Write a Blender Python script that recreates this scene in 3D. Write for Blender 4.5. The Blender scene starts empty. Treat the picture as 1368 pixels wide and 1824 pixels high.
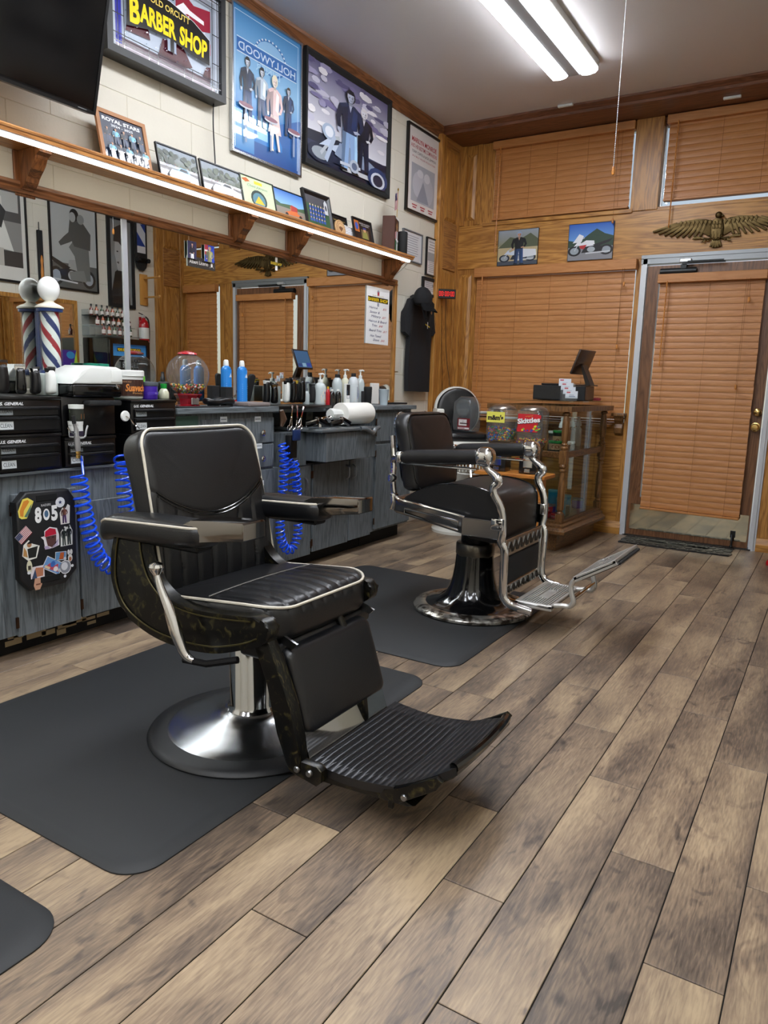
import bpy, bmesh, math, random
from mathutils import Vector as V, Matrix, Euler
random.seed(7)
S = bpy.context.scene
C = S.collection
pi, sin, cos = math.pi, math.sin, math.cos
# ---------------------------------------------------------------- camera
CAMP = V((2.9697, 0.0, 1.1247)); YAW, PIT, ROL, FPX = -.5456, .1715, .0293, 1315.94
_F = V((sin(YAW)*cos(PIT), cos(YAW)*cos(PIT), -sin(PIT)))
_R = V((cos(YAW), -sin(YAW), 0)); _U = _R.cross(_F)
_R2 = _R*cos(ROL) + _U*sin(ROL); _U2 = _U*cos(ROL) - _R*sin(ROL)
cam = bpy.data.cameras.new('camera'); cam.sensor_fit = 'HORIZONTAL'; cam.sensor_width = 36
cam.lens = 36*FPX/1368; cam.clip_start = .02; cam.clip_end = 200
camo = bpy.data.objects.new('camera', cam); C.objects.link(camo)
mm = Matrix.Identity(4)
for i in range(3):
    mm[i][0] = _R2[i]; mm[i][1] = _U2[i]; mm[i][2] = -_F[i]; mm[i][3] = CAMP[i]
camo.matrix_world = mm; S.camera = camo
def ray(u, v): return _F + _R2*((u-684)/FPX) - _U2*((v-912)/FPX)
def at(u, v, x):                       # point of the plane X = x seen at a photo pixel
    r = ray(u, v); return CAMP + r*((x-CAMP.x)/r.x)
def aty(u, v, y):
    r = ray(u, v); return CAMP + r*((y-CAMP.y)/r.y)
# ---------------------------------------------------------------- world, exposure
W = bpy.data.worlds.new('World'); S.world = W; W.use_nodes = True
nt = W.node_tree; bg = nt.nodes['Background']
sky = nt.nodes.new('ShaderNodeTexSky'); sky.sky_type = 'HOSEK_WILKIE'; sky.turbidity = 9; sky.sun_direction = (0.3, -.6, .7)
nt.links.new(sky.outputs[0], bg.inputs[0]); bg.inputs[1].default_value = 6.0
S.view_settings.view_transform = 'Standard'; S.view_settings.look = 'None'
S.view_settings.exposure = 0.10; S.view_settings.gamma = 1; S.view_settings.use_curve_mapping = False
try:
    S.cycles.max_bounces = 10; S.cycles.transparent_max_bounces = 24; S.cycles.glossy_bounces = 6; S.cycles.caustics_reflective = False
except Exception: pass
LAMP = 29.0      # emission of the ceiling tubes' diffusers
STRIP = 6.0      # emission of the strip under the shelf
# ---------------------------------------------------------------- materials
def lin(h):
    if isinstance(h, (tuple, list)): return tuple(h)[:3]
    h = h.lstrip('#'); o = []
    for i in (0, 2, 4):
        c = int(h[i:i+2], 16)/255; o.append(c/12.92 if c <= .04045 else ((c+.055)/1.055)**2.4)
    return tuple(o)
MC = {}
def mat(name, col='#808080', rough=.5, metal=0, bump=0, bscale=60, spec=None, coat=0, mottle=0, mscale=4, sss=0, aniso=0):
    if name in MC: return MC[name]
    m = bpy.data.materials.new(name); m.use_nodes = True; n = m.node_tree; b = n.nodes['Principled BSDF']
    c = lin(col); b.inputs['Base Color'].default_value = (*c, 1); b.inputs['Roughness'].default_value = rough
    b.inputs['Metallic'].default_value = metal
    if spec is not None: b.inputs['Specular IOR Level'].default_value = spec
    if coat: b.inputs['Coat Weight'].default_value = coat; b.inputs['Coat Roughness'].default_value = .04
    if bump or mottle:
        tc = n.nodes.new('ShaderNodeTexCoord')
    if bump:
        t = n.nodes.new('ShaderNodeTexNoise'); t.inputs['Scale'].default_value = bscale; t.inputs['Detail'].default_value = 4
        bp = n.nodes.new('ShaderNodeBump'); bp.inputs['Strength'].default_value = bump; bp.inputs['Distance'].default_value = .002
        n.links.new(tc.outputs['Object'], t.inputs['Vector']); n.links.new(t.outputs[0], bp.inputs['Height']); n.links.new(bp.outputs[0], b.inputs['Normal'])
    if mottle:
        t = n.nodes.new('ShaderNodeTexNoise'); t.inputs['Scale'].default_value = mscale; t.inputs['Detail'].default_value = 6
        mx = n.nodes.new('ShaderNodeMix'); mx.data_type = 'RGBA'
        mx.inputs[6].default_value = (*[x*(1-mottle) for x in c], 1); mx.inputs[7].default_value = (*[min(1, x*(1+mottle)) for x in c], 1)
        n.links.new(tc.outputs['Object'], t.inputs['Vector']); n.links.new(t.outputs[0], mx.inputs[0]); n.links.new(mx.outputs[2], b.inputs['Base Color'])
    MC[name] = m; return m
def emis(name, col, st):
    m = bpy.data.materials.new(name); m.use_nodes = True; b = m.node_tree.nodes['Principled BSDF']
    b.inputs['Base Color'].default_value = (*lin(col), 1); b.inputs['Emission Color'].default_value = (*lin(col), 1)
    b.inputs['Emission Strength'].default_value = st; MC[name] = m; return m
def wood(name, a, b_, axis='Z', s=1.0, rough=.35, mid=None, fine=.35, coat=0, ring=9):
    if name in MC: return MC[name]
    m = bpy.data.materials.new(name); m.use_nodes = True; n = m.node_tree; N = n.nodes; L = n.links; b = N['Principled BSDF']
    tc = N.new('ShaderNodeTexCoord'); oi = N.new('ShaderNodeObjectInfo'); mp = N.new('ShaderNodeMapping')
    sc = [s*1.0]*3; sc['XYZ'.index(axis)] = s*.09; mp.inputs['Scale'].default_value = sc
    vm = N.new('ShaderNodeVectorMath'); vm.operation = 'MULTIPLY'; vm.inputs[1].default_value = (7.3, 5.1, 9.7)
    L.new(oi.outputs['Random'], vm.inputs[0]); L.new(vm.outputs[0], mp.inputs['Location']); L.new(tc.outputs['Object'], mp.inputs['Vector'])
    t = N.new('ShaderNodeTexNoise'); t.inputs['Scale'].default_value = ring; t.inputs['Detail'].default_value = 3; t.inputs['Distortion'].default_value = .7
    L.new(mp.outputs[0], t.inputs['Vector'])
    # growth rings: the noise banded
    mu = N.new('ShaderNodeMath'); mu.operation = 'MULTIPLY'; mu.inputs[1].default_value = 9; L.new(t.outputs[0], mu.inputs[0])
    fr = N.new('ShaderNodeMath'); fr.operation = 'PINGPONG'; fr.inputs[1].default_value = .5; L.new(mu.outputs[0], fr.inputs[0])
    t2 = N.new('ShaderNodeTexNoise'); t2.inputs['Scale'].default_value = 130; t2.inputs['Detail'].default_value = 3; L.new(mp.outputs[0], t2.inputs['Vector'])
    ad = N.new('ShaderNodeMath'); ad.operation = 'MULTIPLY_ADD'; ad.inputs[1].default_value = fine; L.new(t2.outputs[0], ad.inputs[0]); L.new(fr.outputs[0], ad.inputs[2])
    cr = N.new('ShaderNodeValToRGB'); e = cr.color_ramp.elements; e[0].position = .12; e[0].color = (*lin(b_), 1); e[1].position = .62; e[1].color = (*lin(a), 1)
    L.new(ad.outputs[0], cr.inputs[0]); L.new(cr.outputs[0], b.inputs['Base Color']); b.inputs['Roughness'].default_value = rough
    if coat: b.inputs['Coat Weight'].default_value = coat; b.inputs['Coat Roughness'].default_value = .15
    bp = N.new('ShaderNodeBump'); bp.inputs['Strength'].default_value = .25; bp.inputs['Distance'].default_value = .001
    L.new(t2.outputs[0], bp.inputs['Height']); L.new(bp.outputs[0], b.inputs['Normal'])
    MC[name] = m; return m
def floor_mat():
    m = bpy.data.materials.new('floor_plank'); m.use_nodes = True; n = m.node_tree; N = n.nodes; L = n.links; b = N['Principled BSDF']
    tc = N.new('ShaderNodeTexCoord'); oi = N.new('ShaderNodeObjectInfo')
    vm = N.new('ShaderNodeVectorMath'); vm.operation = 'MULTIPLY'; vm.inputs[1].default_value = (17.3, 35.1, 9.7); L.new(oi.outputs['Random'], vm.inputs[0])
    def mapn(sx, sy):
        mp = N.new('ShaderNodeMapping'); mp.inputs['Scale'].default_value = (sx, sy, 1); L.new(vm.outputs[0], mp.inputs['Location']); L.new(tc.outputs['Object'], mp.inputs['Vector']); return mp
    def noise(mp, sc, det, dist=0):
        t = N.new('ShaderNodeTexNoise'); t.inputs['Scale'].default_value = sc; t.inputs['Detail'].default_value = det; t.inputs['Distortion'].default_value = dist
        L.new(mp.outputs[0], t.inputs['Vector']); return t
    def mth(op, a, bb, c=None):
        q = N.new('ShaderNodeMath'); q.operation = op
        for i, x in enumerate((a, bb, c)):
            if x is None: continue
            if isinstance(x, (int, float)): q.inputs[i].default_value = x
            else: L.new(x, q.inputs[i])
        return q.outputs[0]
    big = noise(mapn(1, .28), 6, 3, .5); band = noise(mapn(1, .10), 12, 4, 1.2); grain = noise(mapn(1, .10), 210, 6, .3); knot = noise(mapn(1, .5), 13, 2, 1.5)
    ring = mth('PINGPONG', mth('MULTIPLY', band.outputs[0], 10.), .5)
    v = mth('MULTIPLY_ADD', mth('SUBTRACT', big.outputs[0], .5), 1.8, .60)
    v = mth('MULTIPLY_ADD', mth('SUBTRACT', oi.outputs['Random'], .5), .40, v)
    v = mth('MULTIPLY_ADD', mth('SUBTRACT', ring, .25), .20, v)
    v = mth('MULTIPLY_ADD', mth('SUBTRACT', grain.outputs[0], .5), .9, v)
    v = mth('MULTIPLY_ADD', mth('MINIMUM', mth('SUBTRACT', knot.outputs[0], .40), 0), 2.0, v)
    cr = N.new('ShaderNodeValToRGB'); e = cr.color_ramp.elements
    e[0].position = 0.0; e[0].color = (*lin('#413a34'), 1); e[1].position = 1.0; e[1].color = (*lin('#ab967a'), 1)
    k = e.new(.33); k.color = (*lin('#67594d'), 1); k = e.new(.62); k.color = (*lin('#897662'), 1)
    L.new(v, cr.inputs[0]); L.new(cr.outputs[0], b.inputs['Base Color'])
    r = mth('MULTIPLY_ADD', grain.outputs[0], .25, .27); L.new(r, b.inputs['Roughness']); b.inputs['Specular IOR Level'].default_value = .45
    bp = N.new('ShaderNodeBump'); bp.inputs['Strength'].default_value = .3; bp.inputs['Distance'].default_value = .001; L.new(grain.outputs[0], bp.inputs['Height']); L.new(bp.outputs[0], b.inputs['Normal'])
    MC['plank'] = m; return m
def attr_mat(name, rough, coat=0, emit=0):
    m = bpy.data.materials.new(name); m.use_nodes = True; n = m.node_tree; b = n.nodes['Principled BSDF']
    a = n.nodes.new('ShaderNodeAttribute'); a.attribute_name = 'Col'; n.links.new(a.outputs['Color'], b.inputs['Base Color'])
    b.inputs['Roughness'].default_value = rough
    if coat: b.inputs['Coat Weight'].default_value = coat; b.inputs['Coat Roughness'].default_value = .02
    if emit: n.links.new(a.outputs['Color'], b.inputs['Emission Color']); b.inputs['Emission Strength'].default_value = emit
    MC[name] = m; return m
def thin_glass(name, tint='#ffffff', rough=0.0, op=0.0, ior=1.5):
    m = bpy.data.materials.new(name); m.use_nodes = True; n = m.node_tree; N = n.nodes; L = n.links
    out = N['Material Output']; N.remove(N['Principled BSDF'])
    tr = N.new('ShaderNodeBsdfTransparent'); tr.inputs[0].default_value = (*lin(tint), 1)
    gl = N.new('ShaderNodeBsdfGlossy'); gl.inputs['Roughness'].default_value = rough
    lw = N.new('ShaderNodeLayerWeight'); p5 = N.new('ShaderNodeMath'); p5.operation = 'POWER'; p5.inputs[1].default_value = 5; L.new(lw.outputs['Facing'], p5.inputs[0])
    fz = N.new('ShaderNodeMath'); fz.operation = 'MULTIPLY_ADD'; fz.inputs[1].default_value = .9; fz.inputs[2].default_value = .035; L.new(p5.outputs[0], fz.inputs[0]); mx = N.new('ShaderNodeMixShader')
    L.new(fz.outputs[0], mx.inputs[0]); L.new(tr.outputs[0], mx.inputs[1]); L.new(gl.outputs[0], mx.inputs[2])
    s = mx
    if op:
        df = N.new('ShaderNodeBsdfDiffuse'); df.inputs[0].default_value = (*lin(tint), 1)
        m2 = N.new('ShaderNodeMixShader'); m2.inputs[0].default_value = op; L.new(mx.outputs[0], m2.inputs[1]); L.new(df.outputs[0], m2.inputs[2]); s = m2
    L.new(s.outputs[0], out.inputs[0]); MC[name] = m; return m
OAK = wood('oak', '#c08a44', '#8a5824', 'Z', 1.6, .38)
OAKX = wood('oak_x', '#c69048', '#935f28', 'X', 1.6, .38, ring=6)
OAKY = wood('oak_y', '#b07d42', '#805028', 'Y', 1.6, .38)
CROWN = wood('crown_wood', '#80523a', '#583422', 'X', 1.6, .4)
CROWNY = wood('crown_wood_y', '#8a5a38', '#5e3a22', 'Y', 1.6, .4)
SHELFW = wood('shelf_pine', '#c48a4e', '#986030', 'Y', 1.6, .35)
BRACKW = wood('bracket_wood', '#8a5730', '#5a3216', 'Z', 2, .4)
CASEW = wood('case_walnut', '#8a6238', '#54381d', 'Z', 2, .35)
CASEX = wood('case_walnut_y', '#7f5a34', '#4d341b', 'Y', 2, .35)
ORW = wood('orange_pine', '#d08a3c', '#a9652a', 'X', 2, .35)
DOORW = wood('door_wood', '#80583a', '#5a3a24', 'Z', 1.6, .35)
LAM = wood('grey_laminate', '#6a7277', '#3c4347', 'Z', 2.2, .42, fine=.55, ring=7)
LAMX = wood('grey_laminate_y', '#6a7277', '#3c4347', 'Y', 2.2, .42, fine=.55, ring=7)
BLIND = wood('blind_faux_wood', '#c2864e', '#b47740', 'X', 1.5, .45, fine=.2)
floor_mat()
PRINT = attr_mat('print', .55); PRINTG = attr_mat('print_under_glass', .35, 1.0); PRINTL = attr_mat('lit_print', .4, .6, .35); CANDY = attr_mat('candy_shell', .25, .3)
STAIN = attr_mat('stained_glass', .12, .8, .22)
GLASS = thin_glass('clear_glass', '#f2f6f4'); PLAST = thin_glass('clear_plastic', '#eef2f4', .05, .06); SMOKE = thin_glass('smoky_plastic', '#8c8f92', .1, .1)
BLK = mat('black_plastic', '#0b0b0d', .35); BLKM = mat('black_matte', '#131416', .75); BLKG = mat('black_gloss', '#060607', .12, coat=.3)
WHT = mat('white_plastic', '#e8ebe8', .3); CHR = mat('chrome', '#d8d8d8', .07, 1); STEEL = mat('brushed_steel', '#9a9c9e', .28, 1, mottle=.15, mscale=20)
NICK = mat('nickel', '#b9b8b4', .2, 1, bump=.15, bscale=90); BRASS = mat('brass', '#c9a86a', .22, 1); ALU = mat('aluminium', '#c9ccce', .35, .8)
LEA = mat('black_leather', '#0e0f12', .34, bump=.18, bscale=260, spec=.55); LEA2 = mat('charcoal_leather', '#141416', .36, bump=.15, bscale=240, spec=.5)
PIPE = mat('cream_piping', '#cfc9bb', .4); RUB = mat('rubber_mat', '#26282a', .62, mottle=.14, mscale=3, bump=.1, bscale=300); RUBD = mat('rubber_dark', '#17181a', .5)
CREAM = mat('cream_block_paint', '#d9d4c6', .6, bump=.5, bscale=70, mottle=.03, mscale=6); MORT = mat('joint_paint', '#cfc8b4', .8)
CEIL = mat('ceiling_paint', '#d2cecd', .30, bump=.05, bscale=8); CHEST = mat('tool_chest_black', '#08080a', .28, coat=.2)
BLUE = mat('blue_hose', '#1550e6', .25, coat=.4); SILV = mat('silver_paint', '#b5b7ba', .35, .7); PAPER = mat('paper', '#f2f1ec', .8); RED = mat('red_plastic', '#b01320', .25, coat=.4)
GUN = mat('gunmetal', '#3d3e40', .22, 1); BRONZ = mat('bronze', '#5a4a2c', .42, .85, mottle=.3, mscale=30)
GRN = mat('green_plastic', '#1e9a3c', .3); NAVY = mat('navy_blue', '#16346e', .3, coat=.3)
MIRR = mat('mirror_silver', '#e6e9e6', .0, 1)
BLKGOLD = None
def blackgold():
    m = bpy.data.materials.new('black_rubbed_gold'); m.use_nodes = True; n = m.node_tree; N = n.nodes; L = n.links; b = N['Principled BSDF']
    tc = N.new('ShaderNodeTexCoord'); mp = N.new('ShaderNodeMapping'); mp.inputs['Scale'].default_value = (4, 20, 4); L.new(tc.outputs['Object'], mp.inputs['Vector'])
    t = N.new('ShaderNodeTexNoise'); t.inputs['Scale'].default_value = 9; t.inputs['Detail'].default_value = 8; t.inputs['Distortion'].default_value = 1; L.new(mp.outputs[0], t.inputs['Vector'])
    cr = N.new('ShaderNodeValToRGB'); e = cr.color_ramp.elements; e[0].position = .55; e[0].color = (*lin('#090908'), 1); e[1].position = .80; e[1].color = (*lin('#5c5430'), 1)
    L.new(t.outputs[0], cr.inputs[0]); L.new(cr.outputs[0], b.inputs['Base Color']); b.inputs['Roughness'].default_value = .3; b.inputs['Metallic'].default_value = .35
    return m
BLKGOLD = blackgold()
def worn_rim():
    m = bpy.data.materials.new('worn_nickel_rim'); m.use_nodes = True; n = m.node_tree; N = n.nodes; L = n.links; b = N['Principled BSDF']
    tc = N.new('ShaderNodeTexCoord'); t = N.new('ShaderNodeTexNoise'); t.inputs['Scale'].default_value = 22; t.inputs['Detail'].default_value = 8; L.new(tc.outputs['Object'], t.inputs['Vector'])
    cr = N.new('ShaderNodeValToRGB'); e = cr.color_ramp.elements; e[0].position = .47; e[0].color = (*lin('#c9c7c0'), 1); e[1].position = .6; e[1].color = (*lin('#4a423a'), 1)
    L.new(t.outputs[0], cr.inputs[0]); L.new(cr.outputs[0], b.inputs['Base Color']); b.inputs['Metallic'].default_value = .85; b.inputs['Roughness'].default_value = .25
    return m
WORN = worn_rim()
# ---------------------------------------------------------------- mesh helpers
def link(o, parent=None):
    C.objects.link(o)
    if parent is not None: o.parent = parent
    return o
def obj(name, bm, m, parent=None, smooth=35, **kw):
    me = bpy.data.meshes.new(name); bmesh.ops.recalc_face_normals(bm, faces=bm.faces); bm.to_mesh(me); bm.free()
    for x in (m if isinstance(m, (list, tuple)) else [m]): me.materials.append(x)
    if smooth:
        me.shade_smooth()
        try: me.set_sharp_from_angle(angle=math.radians(smooth))
        except Exception: pass
    o = bpy.data.objects.new(name, me); link(o, parent)
    for k, v in kw.items(): o[k] = v
    return o
def thing(name, label, cat, loc=(0, 0, 0), rz=0, group=None, rot=None):
    o = bpy.data.objects.new(name, None); C.objects.link(o); o.location = loc; o.rotation_euler = rot or (0, 0, rz); o.empty_display_size = .05
    o['label'] = label; o['category'] = cat
    if group: o['group'] = group
    return o
def tag(o, label, cat, group=None):
    o['label'] = label; o['category'] = cat
    if group: o['group'] = group
    return o
def struct(name, bm, m, parent=None, smooth=35):
    o = obj(name, bm, m, parent, smooth)
    if parent is None: o['kind'] = 'structure'
    return o
def dup(root, loc=None, rz=None, label=None, group=None):
    r = root.copy(); C.objects.link(r)
    if loc is not None: r.location = loc
    if rz is not None: r.rotation_euler = (0, 0, rz)
    if label: r['label'] = label
    if group: r['group'] = group
    for ch in list(root.children):
        c = ch.copy(); C.objects.link(c); c.parent = r
        for g in ch.children:
            d = g.copy(); C.objects.link(d); d.parent = c
    return r
B = bmesh.new
def box(bm, a, b, bev=0, seg=2, M=None, mi=0):
    vs = [bm.verts.new((x, y, z)) for x in (a[0], b[0]) for y in (a[1], b[1]) for z in (a[2], b[2])]
    fs = [bm.faces.new([vs[i] for i in q]) for q in ((0, 1, 3, 2), (4, 6, 7, 5), (0, 4, 5, 1), (2, 3, 7, 6), (0, 2, 6, 4), (1, 5, 7, 3))]
    for f in fs: f.material_index = mi
    allv = vs
    if bev:
        es = list({e for f in fs for e in f.edges})
        r = bmesh.ops.bevel(bm, geom=es, offset=bev, segments=seg, affect='EDGES', profile=.5)
        allv = list({v for f in r['faces'] for v in f.verts} | {v for v in vs if v.is_valid})
        for f in r['faces']: f.material_index = mi
    if M is not None: bmesh.ops.transform(bm, matrix=M, verts=allv)
    return bm
def bx(a, b, bev=0, seg=2): return box(B(), a, b, bev, seg)
def bxc(bm, c, s, bev=0, M=None, seg=2):
    return box(bm, [c[i]-s[i]/2 for i in range(3)], [c[i]+s[i]/2 for i in range(3)], bev, seg, M)
def lathe(bm, prof, c=(0, 0, 0), seg=32, axis='Z', mi=0, closed=False):
    rings = []
    for r, z in prof:
        if r < 1e-6: rings.append([bm.verts.new(_ax((0, 0, z), c, axis))])
        else: rings.append([bm.verts.new(_ax((r*cos(2*pi*k/seg), r*sin(2*pi*k/seg), z), c, axis)) for k in range(seg)])
    for a, b in zip(rings, rings[1:]):
        for k in range(seg):
            k2 = (k+1) % seg
            if len(a) == 1 and len(b) == 1: break
            if len(a) == 1: f = bm.faces.new((a[0], b[k], b[k2]))
            elif len(b) == 1: f = bm.faces.new((a[k], a[k2], b[0]))
            else: f = bm.faces.new((a[k], a[k2], b[k2], b[k]))
            f.material_index = mi
    for r in (rings[0], rings[-1]):
        if len(r) > 2 and not closed:
            try: bm.faces.new(r).material_index = mi
            except Exception: pass
    return bm
def _ax(p, c, axis):
    x, y, z = p
    if axis == 'X': x, y, z = z, x, y
    elif axis == 'Y': x, y, z = x, z, y
    return (x+c[0], y+c[1], z+c[2])
def tube(bm, pts, r, seg=8, closed=False, caps=True, mi=0, flat=None):
    pts = [V(p) for p in pts]; n = len(pts); rs = r if isinstance(r, (list, tuple)) else [r]*n
    T = []
    for i in range(n):
        a = pts[(i-1) % n] if (closed or i) else pts[0]; b = pts[(i+1) % n] if (closed or i < n-1) else pts[-1]
        t = (b-a); T.append(t.normalized() if t.length > 1e-9 else V((0, 0, 1)))
    up = V((0, 0, 1)) if abs(T[0].z) < .9 else V((1, 0, 0))
    nrm = (up - T[0]*up.dot(T[0])).normalized(); rings = []
    for i in range(n):
        nrm = (nrm - T[i]*nrm.dot(T[i])).normalized(); bi = T[i].cross(nrm)
        fl = flat or 1
        rings.append([bm.verts.new(pts[i]+nrm*(rs[i]*cos(2*pi*k/seg))+bi*(rs[i]*fl*sin(2*pi*k/seg))) for k in range(seg)])
    m = n if closed else n-1
    for i in range(m):
        a, b = rings[i], rings[(i+1) % n]
        for k in range(seg): bm.faces.new((a[k], a[(k+1) % seg], b[(k+1) % seg], b[k])).material_index = mi
    if caps and not closed:
        bm.faces.new(rings[0]).material_index = mi; bm.faces.new(rings[-1]).material_index = mi
    return bm
def smoothpts(p, n=6, closed=False):
    p = [V(x) for x in p]; o = []; m = len(p); rng = range(m if closed else m-1)
    for i in rng:
        a = p[(i-1) % m] if (closed or i > 0) else p[0]; b = p[i]; c = p[(i+1) % m]; d = p[(i+2) % m] if (closed or i+2 < m) else p[-1]
        for k in range(n):
            t = k/n; o.append(.5*((2*b)+(c-a)*t+(2*a-5*b+4*c-d)*t*t+(3*b-a-3*c+d)*t**3))
    if not closed: o.append(p[-1])
    return o
def prism(bm, poly, a, b, plane='XZ', bev=0, seg=2, mi=0, M=None):
    # poly extruded between a and b along the axis that 'plane' leaves out
    def q(p, h): return {'XZ': (p[0], h, p[1]), 'YZ': (h, p[0], p[1]), 'XY': (p[0], p[1], h)}[plane]
    v0 = [bm.verts.new(q(p, a)) for p in poly]; v1 = [bm.verts.new(q(p, b)) for p in poly]; n = len(poly)
    f0 = bm.faces.new(v0); f1 = bm.faces.new(v1); fs = [f0, f1]
    for i in range(n): fs.append(bm.faces.new((v0[i], v0[(i+1) % n], v1[(i+1) % n], v1[i])))
    for f in fs: f.material_index = mi
    vs = v0+v1
    if bev:
        es = list(f0.edges)+list(f1.edges)
        r = bmesh.ops.bevel(bm, geom=es, offset=bev, segments=seg, affect='EDGES', profile=.5)
        vs = list({v for f in r['faces'] for v in f.verts} | {v for v in vs if v.is_valid})
        vs = list(set(vs))
    if M is not None: bmesh.ops.transform(bm, matrix=M, verts=vs)
    return bm
def sph(bm, c, r, seg=16, rings=10, sc=(1, 1, 1), mi=0):
    r_ = bmesh.ops.create_uvsphere(bm, u_segments=seg, v_segments=rings, radius=r)
    for v in r_['verts']: v.co = V((v.co.x*sc[0]+c[0], v.co.y*sc[1]+c[1], v.co.z*sc[2]+c[2]))
    if mi:
        for v in r_['verts']:
            for f in v.link_faces: f.material_index = mi
    return bm
def rr(W_, H_, r, n=6):                # rounded rectangle outline, centred
    o = []
    for cx, cy, a0 in ((W_/2-r, H_/2-r, 0), (-W_/2+r, H_/2-r, 90), (-W_/2+r, -H_/2+r, 180), (W_/2-r, -H_/2+r, 270)):
        for k in range(n+1):
            a = math.radians(a0+90*k/n); o.append((cx+r*cos(a), cy+r*sin(a)))
    return o
def cushion(bm, W_, H_, D, rc, er, warp, N=24, crown=.01, f=None, back=True, rcb=None):
    # warp(a, b, n) -> point; a across, b along, n out of the front
    def mp(s, t):
        m = max(abs(s), abs(t))
        if m < 1e-6: return 0, 0, 0
        q = [W_/2*s/m, H_/2*t/m]; r = rc if q[1] > 0 or rcb is None else rcb
        cx, cy = W_/2-r, H_/2-r
        if abs(q[0]) > cx and abs(q[1]) > cy:
            c = V((math.copysign(cx, q[0]), math.copysign(cy, q[1]))); d = (V(q)-c)
            if d.length > 1e-9: d = d.normalized()*r+c; q = [d.x, d.y]
        return q[0]*m, q[1]*m, m
    def layer(sgn):
        g = []
        for i in range(N+1):
            row = []
            for j in range(N+1):
                s = -1+2*i/N; t = -1+2*j/N; s = math.copysign(1-(1-abs(s))**1.45, s); t = math.copysign(1-(1-abs(t))**1.45, t)
                a, b, m = mp(s, t); rq = rcb if (b <= 0 and rcb is not None) else rc; qx, qy = abs(a)-W_/2+rq, abs(b)-H_/2+rq
                e = max(0, rq-math.hypot(max(qx, 0), max(qy, 0))-min(max(qx, qy), 0)); dr = er-math.sqrt(max(0, er*er-(er-min(e, er))**2))
                n = D/2-dr+crown*(1-s*s)*(1-t*t)
                if sgn > 0 and f: n += f(a, b)
                row.append(bm.verts.new(warp(a, b, n*sgn)))
            g.append(row)
        for i in range(N):
            for j in range(N): bm.faces.new((g[i][j], g[i+1][j], g[i+1][j+1], g[i][j+1]))
        return g
    g1 = layer(1); g2 = layer(-1)
    def ring(g): return [g[i][0] for i in range(N)]+[g[N][j] for j in range(N)]+[g[i][N] for i in range(N, 0, -1)]+[g[0][j] for j in range(N, 0, -1)]
    a, b = ring(g1), ring(g2); n = len(a)
    for k in range(n): bm.faces.new((a[k], a[(k+1) % n], b[(k+1) % n], b[k]))
    return bm
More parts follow.
